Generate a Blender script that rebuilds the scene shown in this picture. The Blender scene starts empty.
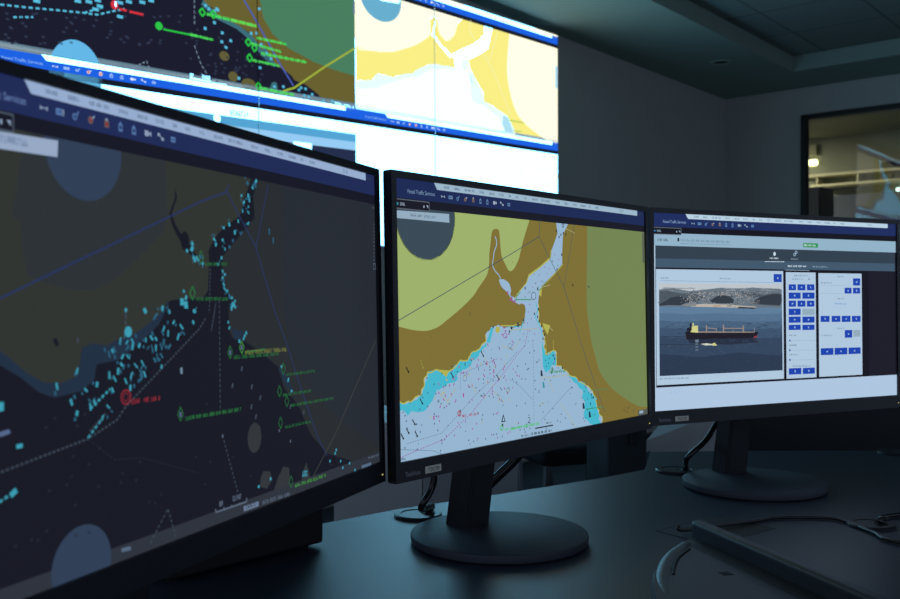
import bpy, bmesh, math, random
from mathutils import Vector, Matrix
from mathutils.geometry import tessellate_polygon
scene = bpy.context.scene
COL = scene.collection
PI = math.pi

# ------------------------------------------------------------- camera, world, light, exposure
cam_data = bpy.data.cameras.new('camera')
cam = bpy.data.objects.new('camera', cam_data)
COL.objects.link(cam)
cam.location = (0, 0, 1.053)
cam.rotation_euler = (math.radians(90 - .224), 0, 0)
cam_data.sensor_width = 36
cam_data.lens = 37.56
cam_data.clip_start = .02
cam_data.dof.use_dof = True
cam_data.dof.focus_distance = 1.2
cam_data.dof.aperture_fstop = 11
scene.camera = cam
world = bpy.data.worlds.new('dim_room_light')
scene.world = world
world.use_nodes = True
bg = world.node_tree.nodes['Background']
bg.inputs[0].default_value = (.31, .39, .52, 1)
bg.inputs[1].default_value = .95
scene.view_settings.view_transform = 'Standard'
scene.view_settings.look = 'None'
scene.view_settings.gamma = 1
scene.view_settings.exposure = 0
WALL_GAIN = 2.15          # the wall display is far brighter than the desk monitors

# ------------------------------------------------------------- materials
def lin(c):
    c = c / 255
    return c / 12.92 if c <= .04045 else ((c + .055) / 1.055) ** 2.4
MATS = {}
def mat(name, rgb, rough=.5, metal=0., spec=.5, noise=0., nscale=30., bump=0., bscale=200.):
    if name in MATS: return MATS[name]
    m = bpy.data.materials.new(name); m.use_nodes = True; nt = m.node_tree
    b = nt.nodes['Principled BSDF']
    col = (lin(rgb[0]), lin(rgb[1]), lin(rgb[2]), 1)
    b.inputs['Base Color'].default_value = col
    b.inputs['Roughness'].default_value = rough
    b.inputs['Metallic'].default_value = metal
    b.inputs['Specular IOR Level'].default_value = spec
    tc = nt.nodes.new('ShaderNodeTexCoord')
    if noise:
        n = nt.nodes.new('ShaderNodeTexNoise'); n.inputs['Scale'].default_value = nscale; n.inputs['Detail'].default_value = 4
        r = nt.nodes.new('ShaderNodeMix'); r.data_type = 'RGBA'
        nt.links.new(tc.outputs['Object'], n.inputs['Vector'])
        r.inputs['A'].default_value = tuple(c * (1 - noise) for c in col[:3]) + (1,)
        r.inputs['B'].default_value = tuple(min(1, c * (1 + noise)) for c in col[:3]) + (1,)
        nt.links.new(n.outputs['Fac'], r.inputs['Factor']); nt.links.new(r.outputs['Result'], b.inputs['Base Color'])
    if bump:
        n2 = nt.nodes.new('ShaderNodeTexNoise'); n2.inputs['Scale'].default_value = bscale
        bp = nt.nodes.new('ShaderNodeBump'); bp.inputs['Strength'].default_value = bump; bp.inputs['Distance'].default_value = .002
        nt.links.new(tc.outputs['Object'], n2.inputs['Vector'])
        nt.links.new(n2.outputs['Fac'], bp.inputs['Height']); nt.links.new(bp.outputs['Normal'], b.inputs['Normal'])
    MATS[name] = m
    return m
def emit(name, rgb, k=1.):
    key = 'glow_' + name
    if key in MATS: return MATS[key]
    m = bpy.data.materials.new(key); m.use_nodes = True
    b = m.node_tree.nodes['Principled BSDF']
    b.inputs['Base Color'].default_value = (.01, .01, .012, 1)
    b.inputs['Roughness'].default_value = .6
    b.inputs['Specular IOR Level'].default_value = .1
    b.inputs['Emission Color'].default_value = (lin(rgb[0]), lin(rgb[1]), lin(rgb[2]), 1)
    b.inputs['Emission Strength'].default_value = k
    MATS[key] = m
    return m
def glass():
    m = bpy.data.materials.new('window_glass'); m.use_nodes = True; nt = m.node_tree
    for n in list(nt.nodes): nt.nodes.remove(n)
    out = nt.nodes.new('ShaderNodeOutputMaterial'); mix = nt.nodes.new('ShaderNodeMixShader')
    t = nt.nodes.new('ShaderNodeBsdfTransparent'); g = nt.nodes.new('ShaderNodeBsdfGlossy'); fr = nt.nodes.new('ShaderNodeFresnel')
    fr.inputs['IOR'].default_value = 1.4
    t.inputs['Color'].default_value = (.93, .96, .95, 1); g.inputs['Roughness'].default_value = .02
    nt.links.new(fr.outputs[0], mix.inputs[0]); nt.links.new(t.outputs[0], mix.inputs[1]); nt.links.new(g.outputs[0], mix.inputs[2])
    nt.links.new(mix.outputs[0], out.inputs[0])
    return m
def tiles(name, rgb, line, size):
    m = mat(name, rgb, .9); nt = m.node_tree; b = nt.nodes['Principled BSDF']
    tc = nt.nodes['Texture Coordinate']; br = nt.nodes.new('ShaderNodeTexBrick'); mp = nt.nodes.new('ShaderNodeMapping')
    mp.inputs['Rotation'].default_value = (0, 0, -math.radians(49.94))
    br.offset = 0; br.inputs['Scale'].default_value = 1
    br.inputs['Brick Width'].default_value = size; br.inputs['Row Height'].default_value = size; br.inputs['Mortar Size'].default_value = .008
    c = tuple(lin(v) for v in rgb); l = tuple(lin(v) for v in line)
    br.inputs['Color1'].default_value = c + (1,); br.inputs['Color2'].default_value = tuple(v * .8 for v in c) + (1,); br.inputs['Mortar'].default_value = l + (1,)
    nt.links.new(tc.outputs['Object'], mp.inputs[0]); nt.links.new(mp.outputs[0], br.inputs['Vector']); nt.links.new(br.outputs['Color'], b.inputs['Base Color'])
    return m
WALLP = mat('painted_wall', (182, 184, 179), .85, noise=.05, nscale=6, bump=.1)
CEILP = mat('ceiling_paint', (140, 160, 152), .85, noise=.04, nscale=5)
CEILT = tiles('ceiling_tiles', (140, 150, 146), (96, 103, 102), .6)
CARPET = mat('grey_carpet', (60, 62, 69), .95, noise=.2, nscale=90, bump=.5)
BLACKP = mat('black_plastic', (29, 30, 39), .42, noise=.08, nscale=60, bump=.12, bscale=900)
BLACKM = mat('matte_black_plastic', (30, 31, 38), .6, noise=.1, nscale=50)
STANDM = mat('stand_black_metal', (56, 60, 72), .6, noise=.06, nscale=80, bump=.1, bscale=700)
DESKM = mat('dark_laminate', (40, 47, 62), .42, noise=.06, nscale=40, bump=.06, bscale=600)
EDGEM = mat('desk_edge_band', (34, 36, 42), .5, noise=.05)
CABGREY = mat('grey_cabinet_paint', (180, 183, 186), .55, noise=.04, nscale=12)
CABDARK = mat('dark_grey_cabinet_paint', (40, 42, 48), .5, noise=.05, nscale=12)
RUBBER = mat('cable_rubber', (20, 20, 24), .2, noise=.05)
CHROME = mat('grey_tube_metal', (120, 122, 128), .35, metal=.7, noise=.04)
FABRIC = mat('black_fabric', (26, 27, 32), .9, noise=.25, nscale=160, bump=.4)
STICK = mat('silver_sticker', (226, 222, 206), .5, noise=.06)
INK = mat('black_ink', (10, 10, 12), .7, noise=.02)
LOGO = mat('grey_logo_ink', (170, 172, 182), .4, noise=.02)
KEYB = mat('graphite_plastic', (48, 53, 62), .45, noise=.06, nscale=60)

# ------------------------------------------------------------- mesh helpers
def link(name, bm, mats, parent=None):
    me = bpy.data.meshes.new(name)
    bm.normal_update(); bm.to_mesh(me); bm.free()
    for m in (mats if isinstance(mats, (list, tuple)) else [mats]): me.materials.append(m)
    o = bpy.data.objects.new(name, me); COL.objects.link(o)
    if parent: o.parent = parent
    return o
def smooth(o, deg=40):
    for p in o.data.polygons: p.use_smooth = True
    o.data.set_sharp_from_angle(angle=math.radians(deg))
    return o
def thing(name, label, cat, loc=(0, 0, 0), rz=0., group=None):
    o = bpy.data.objects.new(name, None); COL.objects.link(o)
    o.empty_display_size = .05
    o.location = loc; o.rotation_euler = (0, 0, rz)
    return tag(o, label, cat, group)
def tag(o, label, cat, group=None):
    o['label'] = label; o['category'] = cat
    if group: o['group'] = group
    return o
def struct(o): o['kind'] = 'structure'; return o
def box(bm, x0, x1, y0, y1, z0, z1, bev=0., seg=2, M=None):
    g = bmesh.ops.create_cube(bm, size=1)
    for v in g['verts']: v.co = Vector((x0 + (v.co.x + .5) * (x1 - x0), y0 + (v.co.y + .5) * (y1 - y0), z0 + (v.co.z + .5) * (z1 - z0)))
    vs = g['verts']
    if bev:
        es = list({e for v in vs for e in v.link_edges})
        r = bmesh.ops.bevel(bm, geom=es, offset=bev, segments=seg, affect='EDGES', profile=.5)
        vs = list({v for f in r['faces'] for v in f.verts} | {v for v in vs if v.is_valid})
    if M:
        for v in vs: v.co = M @ v.co
    return vs
def prism(bm, pts, z0, z1):
    a = [bm.verts.new((p[0], p[1], z0)) for p in pts]; b = [bm.verts.new((p[0], p[1], z1)) for p in pts]
    n = len(pts)
    area = sum(pts[i][0] * pts[(i + 1) % n][1] - pts[(i + 1) % n][0] * pts[i][1] for i in range(n))
    if area < 0: a.reverse(); b.reverse()
    bm.faces.new(b); bm.faces.new(a[::-1])
    for i in range(n): bm.faces.new((a[i], a[(i + 1) % n], b[(i + 1) % n], b[i]))
def lathe(bm, prof, cx=0, cy=0, n=64):
    rings = []
    for r, z in prof:
        rings.append([bm.verts.new((cx + r * math.cos(2 * PI * k / n), cy + r * math.sin(2 * PI * k / n), z)) for k in range(n)])
    for a, b in zip(rings, rings[1:]):
        for k in range(n): bm.faces.new((a[k], a[(k + 1) % n], b[(k + 1) % n], b[k]))
    bm.faces.new(rings[0][::-1]); bm.faces.new(rings[-1])
def spline(pts, sub=8):
    P = [Vector(p) for p in pts]; out = []
    for i in range(len(P) - 1):
        p0, p1, p2, p3 = P[max(i - 1, 0)], P[i], P[i + 1], P[min(i + 2, len(P) - 1)]
        for k in range(sub):
            t = k / sub
            out.append(.5 * ((2 * p1) + (p2 - p0) * t + (2 * p0 - 5 * p1 + 4 * p2 - p3) * t * t + (3 * p1 - p0 - 3 * p2 + p3) * t ** 3))
    return out + [P[-1]]
def tube(bm, pts, r, n=10):
    rings = []; up = Vector((0, 0, 1))
    for i, p in enumerate(pts):
        d = (pts[min(i + 1, len(pts) - 1)] - pts[max(i - 1, 0)]).normalized()
        s = d.cross(up)
        if s.length < .05: s = d.cross(Vector((1, 0, 0)))
        s.normalize(); t = s.cross(d)
        rings.append([bm.verts.new(p + r * (s * math.cos(2 * PI * k / n) + t * math.sin(2 * PI * k / n))) for k in range(n)])
    for a, b in zip(rings, rings[1:]):
        for k in range(n): bm.faces.new((a[k], b[k], b[(k + 1) % n], a[(k + 1) % n]))
    bm.faces.new(rings[0]); bm.faces.new(rings[-1][::-1])
_txt = {}
def text_tris(s, h, width=None):
    """triangles of a line of lettering, cap height h, start at 0,0"""
    if s not in _txt:
        cu = bpy.data.curves.new('lettering', 'FONT'); cu.body = s; cu.resolution_u = 3
        o = bpy.data.objects.new('lettering', cu); COL.objects.link(o)
        dg = bpy.context.evaluated_depsgraph_get(); me = bpy.data.meshes.new_from_object(o.evaluated_get(dg))
        me.calc_loop_triangles()
        _txt[s] = [[(me.vertices[i].co.x, me.vertices[i].co.y) for i in t.vertices] for t in me.loop_triangles]
        bpy.data.objects.remove(o); bpy.data.curves.remove(cu); bpy.data.meshes.remove(me)
    k = h / .70; kx = width / max(x for t in _txt[s] for x, y in t) if width else k
    return [[(x * kx, y * k) for x, y in t] for t in _txt[s]]

# ------------------------------------------------------------- pictures shown by the displays
# every list holds flat shapes in millimetres from the top left corner of the lit panel:
# P polygon, L line, E ellipse, S a row of tiny lettering, T legible lettering, D small marks
PICTURES = {
 'M1': [
  ('P','a_black',3,[0,0,527,0,527,29.8,0,29.8]),('P','a_blue',4,[0,0,527,0,527,20.6,0,20.6]),('P','a_strip',5,[61.5,-1,507,-1,507,7.2,67,7.2]),('T','a_title',5,4.4,18.5,14.6,'Vessel Traffic Services',44.5),('S','a_word',6,2.6,[78,3.4,88,3.4],1.2),('S','a_word',6,2.6,[96,3.4,106,3.4],1.2),('S','a_word',6,2.6,[114,3.4,133,3.4],1.2),('S','a_word',6,2.6,[141,3.4,151,3.4],1.2),('S','a_word',6,2.6,[159,3.4,171,3.4],1.2),
  ('S','a_word',6,2.6,[178,3.4,188,3.4],1.2),('S','a_word',6,2.6,[197,3.4,203,3.4],1.2),('S','a_word',6,2.6,[211,3.4,219,3.4],1.2),('S','a_word',6,2.6,[228,3.4,236,3.4],1.2),('S','a_word',6,2.6,[246,3.4,258,3.4],1.2),('S','a_word',6,2.6,[265,3.4,287,3.4],1.2),('S','a_word',6,2.6,[297,3.4,308,3.4],1.2),('S','a_word',6,2.6,[317,3.4,327,3.4],1.2),('S','a_word',6,2.6,[337,3.4,347,3.4],1.2),('S','a_word',6,2.6,[355,3.4,368,3.4],1.2),
  ('S','a_word',6,2.6,[376,3.4,382,3.4],1.2),('S','a_word',6,2.6,[392,3.4,402,3.4],1.2),('L','a_word',6,0.7,0,[460.6,3.2,460.3,4.3,459.5,5,458.5,5,457.7,4.3,457.4,3.2,457.7,2.1,458.5,1.4,459.5,1.4,460.3,2.1,460.6,3.2]),('L','a_word',6,0.7,0,[466.6,3.2,466.3,4.3,465.5,5,464.5,5,463.7,4.3,463.4,3.2,463.7,2.1,464.5,1.4,465.5,1.4,466.3,2.1,466.6,3.2]),('S','a_dim',5,2.2,[511,4.5,522,4.5],1),('P','a_icon',6,[73.5,12.3,75.5,13.8,73.5,15.3]),
  ('P','a_icon',6,[79.5,12.3,77.5,13.8,79.5,15.3]),('P','a_icon',6,[75.9,13.3,77.1,13.3,77.1,14.3,75.9,14.3]),('P','a_icon2',6,[86,11.8,91,11.8,91,15.8,86,15.8]),('P','a_blue',7,[87,13.4,90,13.4,90,14.1,87,14.1]),('P','a_icon',6,[91.6,11.8,92.4,11.8,92.4,15.8,91.6,15.8]),('E','a_icon2',6,101.5,14.4,1.9,2.1),('E','a_blue',7,101.5,14.4,1,1.1),('P','a_icon2',6,[102.5,13.3,104.6,10.4,105.2,11,103.2,14]),
  ('E','a_amber',6,115,14.2,2.1,2.4),('E','a_red',7,115,14,1.1,1.2),('P','a_icon',6,[116,12.8,118.2,10.8,118.8,11.4,116.8,13.6]),('P','a_amber',6,[127.5,11.8,131.5,11.8,131.5,16.4,127.5,16.4]),('P','a_red',7,[128.4,13.2,130.6,13.2,130.6,15.4,128.4,15.4]),('P','a_icon',6,[128.2,11.8,129.5,10.2,130.8,11.8]),('P','a_icon2',6,[140.6,16.8,140.6,12.6,142.5,10.2,144.4,12.6,144.4,16.8]),('P','a_blue',7,[141.5,13,143.5,13,143.5,15.4,141.5,15.4]),
  ('P','a_icon2',6,[153.6,16.8,153.6,12.6,155.5,10.2,157.4,12.6,157.4,16.8]),('P','a_blue',7,[154.5,13,156.5,13,156.5,15.4,154.5,15.4]),('P','a_icon',6,[166.5,11.9,170.5,11.9,170.5,15.7,166.5,15.7]),('P','a_icon',6,[170.5,13.5,173.2,12.1,173.2,15.5,170.5,14.1]),('P','a_icon',6,[180,11.6,182.3,11.6,182.3,13.6,180,13.6]),('P','a_icon',6,[184.2,14.2,186.6,14.2,186.6,16.2,184.2,16.2]),('P','a_icon',6,[182,13.2,182.6,12.8,184.6,14.6,184,15]),
  ('P','a_icon2',6,[194.5,11.9,199.5,11.9,199.5,15.7,194.5,15.7]),('P','a_blue',7,[195.4,13.3,198.4,13.3,198.4,14.2,195.4,14.2]),('P','a_tabedge',4,[0,21.5,54,21.5,54,32.3,0,32.3]),('P','a_black',5,[0,22.5,53,22.5,53,31.3,0,31.3]),('E','a_cyan',6,3.5,27,1.6,1.6),('S','a_icon',6,3,[7.5,27,16,27],1),('P','a_icon',6,[44,26,45.6,26,45.6,28.6,44,28.6]),('P','a_icon',6,[48.6,25.6,51.6,25.6,51.6,28.8]),('P','a_sea',0,[0,29,527,29,527,296.5,0,296.5]),
  ('P','a_land',1,[-43.7,13.7,299.9,18.4,298,25.4,296.8,30.9,286.7,46.3,279.9,61.1,255.3,73.3,243.5,82.4,234.7,94.6,237.6,91.1,237.2,104.5,235.4,121,229,126.3,204,126.9,192.7,127.6,188.1,129.1,178.2,138.3,161.7,146.2,150.5,151,135.4,153.3,127.1,156.5,113.2,154.4,104.4,156.7,102.3,166.8,97.4,174.6,86.4,177.1,72.4,175.2,60.9,169.1,49.8,160.8,40.6,154.6,2.5,142.3,-45.9,131.3]),('P','a_urban',2,[58.1,82.6,59.3,100.3,62.2,113,73.9,116.7,96.9,121.1,116,121,136.5,112.9,163.2,95.9,184.7,79.5,189.9,68.2,188.4,15.4,65.4,17.1,51.7,79.3]),
  ('P','a_land_east',1,[311.8,16.8,306.7,29.8,299.6,43.2,300.6,61.2,279.3,76.9,263.7,88.2,256.1,93.7,254.3,104,255.3,117.6,268.4,127.9,265.1,136.5,262.2,133,261.6,150.2,265.8,157.3,281.1,159.7,308.2,171.8,331.9,184.4,341.9,204,363.7,219.7,384.2,247.3,390,252.5,414.3,270.3,458.7,283.7,477.4,294.5,555.3,310.1,572,-33.3]),('P','a_urban_east',2,[344.9,16.8,340.7,128.2,350.7,167,375.2,199.2,439.7,242.6,556.1,294.3,572,-33.3]),
  ('P','a_sea',3,[198,47.1,200.8,54.7,194.2,66.3,197.7,73.1,203.3,79.1,213.4,86.5,222.4,95.1,219.6,98.4,211.9,92.3,199.5,81.7,194.2,74.2,191.5,66.6,198.3,54.9]),('E','a_sea',3,208.8,85.1,5,7),('P','a_shal',2,[-45.9,131.3,-46.3,150.9,2.2,156.2,40.4,162.6,55.9,171.3,68.9,180.7,80.9,185.2,102.8,183.3,114.5,177.4,116.7,167.8,137.1,166.3,159.2,155.8,178,144.4,189.3,130.7,188.1,128.3,178.2,138.3,161.7,146.2,150.5,151,135.4,153.3,127.1,156.5,113.2,154.4,104.4,156.7,102.3,166.8,97.4,174.6,86.4,177.1,72.4,175.2,60.9,169.1,49.8,160.8,40.6,154.6,2.5,140.2]),
  ('P','a_shal',2,[264.6,150.3,281.4,152.6,281.1,159.7,268.8,158.8]),('P','a_shal',2,[331.9,184.4,344.3,191,356.6,207.3,349.3,204.7,340.4,198.2]),('P','a_island',2,[306.4,268,316.5,270.1,319.7,277.7,310.9,283.3,301,279.6,301.9,273]),('P','a_island',2,[337.6,269.6,346.7,272.1,348,284.7,342.2,292.2,321,288.1,328.4,277.4]),('E','a_island',2,294.3,239,10,12),('P','a_island',2,[376.4,272.3,382.6,287.2,366.6,292.1,369,280.8]),
  ('E','a_island',2,295.1,232.9,8,5),('D','a_fleck',3,1.97,1.54,0,[453.8,278.3]),('D','a_fleck',3,2.3,1.55,0,[420.1,273.4]),('D','a_fleck',3,2.1,1.34,0,[448.7,282.6]),('D','a_fleck',3,1.07,1.47,0,[443.3,285.6]),('D','a_fleck',3,1.12,1.85,0,[451.3,277.7]),('D','a_fleck',3,2.5,2.2,0,[422.7,282.1]),('D','a_fleck',3,1.43,2.1,0,[455.9,276.1]),('D','a_fleck',3,1.35,1.84,0,[435.3,285.5]),('D','a_fleck',3,2,1.04,0,[437.5,276.3]),
  ('D','a_fleck',3,1.36,1.89,0,[460.5,285.3]),('D','a_fleck',3,2.3,1.94,0,[438,282.5]),('D','a_fleck',3,2.3,2.2,0,[434.3,277.6]),('D','a_fleck',3,1.63,1.56,0,[443.5,274.9]),('D','a_fleck',3,1.89,2.3,0,[419.1,280.4]),('D','a_fleck',3,1.32,1.12,0,[458.4,289]),('D','a_fleck',3,1.22,1.68,0,[462.1,284.5]),('D','a_fleck',3,1.99,1.17,0,[447,276.4]),('D','a_fleck',3,2.3,1.86,0,[455.4,275.8]),('D','a_fleck',3,1.47,2.2,0,[442.3,278.7]),
  ('D','a_fleck',3,1.03,2,0,[429.8,272.5]),('E','a_disc',2.5,109.8,32.6,33.3,32.8),('E','a_disc',4,101,290.3,25.4,24.9),('P','a_chip',5,[4.8,34.5,43.4,32.9,87.4,31.4,86.6,41.4,43.2,42.6,4.6,42.8]),('S','a_word',6,4,[44.1,36.7,64.1,36.6],1),('P','a_footbar',3,[0,286.5,527,286.5,527,296.5,0,296.5]),('S','a_label',5,3,[303.8,293.2,347.7,294.2],1),('P','a_plate',5,[276.6,290.4,298,290.9,297.8,294.8,276.4,294.6]),
  ('S','a_sea',6,2.5,[279.6,291.7,294,292.3],1),('P','a_plate2',5,[484.8,293.5,506.6,293.8,506.4,298.7,484.6,297.2]),('P','a_plate2',5,[135.8,288.3,144.8,289.1,144.7,291.6,135.8,290.9]),('S','a_label',5,2.4,[500.2,288.7,526.9,289.1],1),('L','a_label',5,1.1,0,[239.1,284.6,239.6,287.3,280.7,287.8,280.8,284.6]),('L','a_label',5,1,0,[249.7,285.5,249.6,287.1]),('L','a_label',5,1,0,[260,285.9,259.9,287.3]),
  ('L','a_label',5,1,0,[270.5,286.4,270.5,287.7]),('S','a_label',5,4,[244,281.9,251.2,282.1],1),('S','a_label',5,4,[261.6,281.6,275.3,282.1],1),('L','a_blueline',3,1.3,0,[2.5,139.7,41.3,126.3,226.4,55.5,260.7,44.5,264.8,38.1]),('L','a_blueline',3,1.3,0,[262.2,43.5,278.3,61.2,301.4,84.7,328.4,137.5,347,166.4,361,192.2,396.2,251.4,414.2,272.4]),('L','a_blueline',3,1.1,0,[301.4,86.5,321.9,31.8]),('L','a_wire',3,0.7,0,[523.9,170.3,432.5,253.9,388.6,286.3]),
  ('L','a_dash',4,1.2,3.5,[30,223.7,39.1,222.4,107.7,213.4,134,204.9,142.6,197.2,223.4,149,231.8,141]),('L','a_dash',4,1,4,[249.2,127.8,247.8,212.2]),('L','a_dash',4,1,4,[250,231.1,269.3,278.8]),('L','a_dash',4,1,4,[164.3,292,183.7,272.8,191.7,294]),('L','a_dash',4,0.9,3,[238.6,104.4,236.1,137.4]),('L','a_dash',4,0.8,0,[244.8,129.5,238.4,151.1]),('L','a_fleck',4,0.8,4,[107.7,213.4,131.2,230.3,156.9,233,220,254.5]),
  ('L','a_dash',4,1.2,3,[109.8,208.8,123.9,199.4]),('L','a_echo',5,1.6,4,[110.1,195,128.3,184.3]),('L','a_echo',5,1.4,4,[107.7,212.7,119.7,203.1]),('L','a_echo',5,1.6,4,[38.7,238.5,48,235.4]),('D','a_echo2',4,1.8,2.1,-0.29,[146.1,148.2]),('D','a_echo',5,2,3.5,-0.29,[146.2,147.9]),('D','a_echo2',4,1.6,1.9,-0.49,[133.4,160.3]),('D','a_echo',5,1.7,3.1,-0.49,[131.1,160.2]),('D','a_echo2',4,1.1,2.9,0.19,[142.7,151.2]),
  ('D','a_echo',5,1.2,4.9,0.19,[138.5,154.1]),('D','a_echo2',4,1.2,2.5,-0.58,[153.8,151.4]),('D','a_echo',5,1.3,4.2,-0.58,[150.3,154.7]),('D','a_echo2',4,1,2.1,0.83,[144.4,159.5]),('D','a_echo',5,1.1,3.5,0.83,[144.9,155.1]),('D','a_echo2',4,1.8,2,0.4,[161.3,159]),('D','a_echo',5,2,3.3,0.4,[156.9,157.9]),('D','a_echo2',4,1.4,2.2,0.63,[141.6,163.2]),('D','a_echo',5,1.6,3.6,0.63,[140.4,164.4]),('D','a_echo2',4,1,2.6,-0.86,[147.4,163.7]),
  ('D','a_echo',5,1.1,4.4,-0.86,[145.7,164.7]),('D','a_echo2',4,1.6,1.8,-0.6,[135.6,168]),('D','a_echo',5,1.8,3,-0.6,[139.2,169.4]),('D','a_echo2',4,1,3,-0.58,[157.2,174.9]),('D','a_echo',5,1.1,5,-0.58,[159.9,170]),('D','a_echo2',4,1,2.9,-0.83,[150.2,175.9]),('D','a_echo',5,1.1,4.8,-0.83,[153.2,171.1]),('D','a_echo2',4,1.3,2.7,-0.36,[162.9,173.1]),('D','a_echo',5,1.5,4.4,-0.36,[161.9,177.7]),('D','a_echo2',4,1.2,2.6,0.38,[148.2,180]),
  ('D','a_echo',5,1.3,4.4,0.38,[148.6,177.3]),('D','a_echo2',4,1.1,2.9,-0.58,[129.5,177.2]),('D','a_echo',5,1.2,4.8,-0.58,[132.6,178.2]),('D','a_echo2',4,1.3,2.7,0.01,[127.9,173.8]),('D','a_echo',5,1.4,4.5,0.01,[127.6,175.7]),('D','a_echo2',4,1.1,2.7,-0.5,[147.6,184.9]),('D','a_echo',5,1.2,4.5,-0.5,[143.1,180.6]),('D','a_echo2',4,1.7,2,0.15,[113.3,179.4]),('D','a_echo',5,1.9,3.3,0.15,[116.4,180.4]),('D','a_echo2',4,1.2,2.1,-0.85,[103.6,184.9]),
  ('D','a_echo',5,1.4,3.5,-0.85,[106.6,183]),('D','a_echo2',4,1.6,2.4,0.06,[151.2,184.5]),('D','a_echo',5,1.8,4,0.06,[147.3,185.3]),('D','a_echo2',4,1.4,2.1,-0.49,[129.9,186.6]),('D','a_echo',5,1.6,3.6,-0.49,[130.4,185.2]),('D','a_echo2',4,1.3,2.7,-0.62,[109.6,189.6]),('D','a_echo',5,1.4,4.4,-0.62,[114.1,191.6]),('D','a_echo2',4,1.2,2.9,-0.06,[114.2,189.8]),('D','a_echo',5,1.3,4.9,-0.06,[110.2,193.7]),
  ('D','a_echo2',4,1.8,2,0.23,[97.1,200]),('D','a_echo',5,2,3.3,0.23,[98.7,196.5]),('D','a_echo2',4,1.6,2.6,-0.35,[97.1,186.3]),('D','a_echo',5,1.7,4.3,-0.35,[94.2,189.2]),('D','a_echo2',4,1,2.2,-0.82,[129.4,198.8]),('D','a_echo',5,1.1,3.7,-0.82,[126,195.4]),('D','a_echo2',4,1.2,2.2,0.44,[125.3,202]),('D','a_echo',5,1.3,3.6,0.44,[120.8,201.9]),('D','a_echo2',4,1.5,2,-0.56,[37.6,191.2]),('D','a_echo',5,1.7,3.3,-0.56,[41.4,186.7]),
  ('D','a_echo2',4,1.3,2.5,0.29,[98.1,172.4]),('D','a_echo',5,1.4,4.1,0.29,[99.4,170.7]),('D','a_echo2',4,1.3,2.6,-0.22,[81.5,182.6]),('D','a_echo',5,1.5,4.3,-0.22,[82.8,178.5]),('D','a_echo2',4,1,2.3,0.65,[209.5,128.9]),('D','a_echo',5,1.1,3.9,0.65,[205.6,130]),('D','a_echo2',4,1.5,1.9,0.76,[196.2,145.3]),('D','a_echo',5,1.7,3.2,0.76,[193.8,143.3]),('D','a_echo2',4,1.4,3.1,-0.77,[205.1,151.6]),('D','a_echo',5,1.6,5.1,-0.77,[202.5,146.7]),
  ('D','a_echo2',4,1.2,1.9,0.47,[187.2,133]),('D','a_echo2',5,1.3,3.2,0.47,[189.1,136.1]),('D','a_echo2',4,1.2,2.6,0.54,[187.4,143.2]),('D','a_echo',5,1.3,4.3,0.54,[182.7,147.6]),('D','a_echo2',4,1.6,2.9,0.39,[201.8,151.5]),('D','a_echo',5,1.8,4.8,0.39,[198.5,153.7]),('D','a_echo2',4,1.8,2.8,0.16,[180.4,160.7]),('D','a_echo2',5,2,4.7,0.16,[182.4,156.9]),('D','a_echo2',4,1.8,2.7,0.82,[185,160.2]),('D','a_echo2',5,1.9,4.5,0.82,[188.4,160.3]),
  ('D','a_echo2',4,1.3,2.7,-0.69,[175.9,168.1]),('D','a_echo2',5,1.4,4.5,-0.69,[179.7,166]),('D','a_echo2',4,1.2,2.6,-0.15,[175.1,165.4]),('D','a_echo2',5,1.4,4.3,-0.15,[170.4,161.6]),('D','a_echo2',4,1.4,1.8,0.18,[161.6,154.5]),('D','a_echo',5,1.5,2.9,0.18,[163.7,154.5]),('D','a_echo2',4,1.4,2.8,0.64,[159,173]),('D','a_echo2',5,1.6,4.6,0.64,[158.6,176.6]),('D','a_echo2',4,1.3,1.8,0.6,[220.4,133.7]),
  ('D','a_echo2',5,1.4,2.9,0.6,[218.4,135.8]),('D','a_echo2',4,1.1,2.1,-0.86,[177.1,133.7]),('D','a_echo2',5,1.2,3.6,-0.86,[180.7,133.7]),('D','a_echo2',4,1.4,2.9,0.89,[173.1,140.1]),('D','a_echo2',5,1.6,4.9,0.89,[174.6,138.2]),('D','a_echo2',4,1.6,2.6,-0.73,[170.9,150.8]),('D','a_echo',5,1.7,4.4,-0.73,[169.5,153.3]),('D','a_echo2',4,1.5,2,-0.73,[170.8,149.9]),('D','a_echo',5,1.7,3.3,-0.73,[174.2,154.2]),
  ('D','a_echo2',4,1,1.9,0.78,[169.6,158.7]),('D','a_echo2',5,1.1,3.2,0.78,[165.9,159.9]),('D','a_echo2',4,1.1,2.5,-0.55,[183.4,146.3]),('D','a_echo2',5,1.2,4.2,-0.55,[181.4,150.7]),('D','a_echo2',4,1.3,2.7,0.08,[183,147.4]),('D','a_echo',5,1.4,4.5,0.08,[187.4,150.9]),('D','a_echo2',4,1.3,2.7,0.06,[179,158.3]),('D','a_echo',5,1.5,4.6,0.06,[174,160.3]),('D','a_echo2',4,1.4,1.8,0.3,[176.9,169]),('D','a_echo',5,1.6,3,0.3,[179.5,173.7]),
  ('D','a_echo2',4,1.7,2.5,-0.69,[177.3,168.5]),('D','a_echo2',5,1.9,4.2,-0.69,[172.6,168.6]),('D','a_echo2',4,1.7,2.5,0.64,[156,181.4]),('D','a_echo2',5,1.9,4.2,0.64,[158.5,179.6]),('D','a_echo2',4,1.6,2.6,0.26,[146.1,158.3]),('D','a_echo',5,1.8,4.4,0.26,[150.2,158.3]),('D','a_echo2',4,1.6,2.1,0.32,[146.1,170.7]),('D','a_echo2',5,1.7,3.4,0.32,[141.2,171]),('D','a_echo2',4,1.6,2.6,0.12,[138.4,173.9]),
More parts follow.
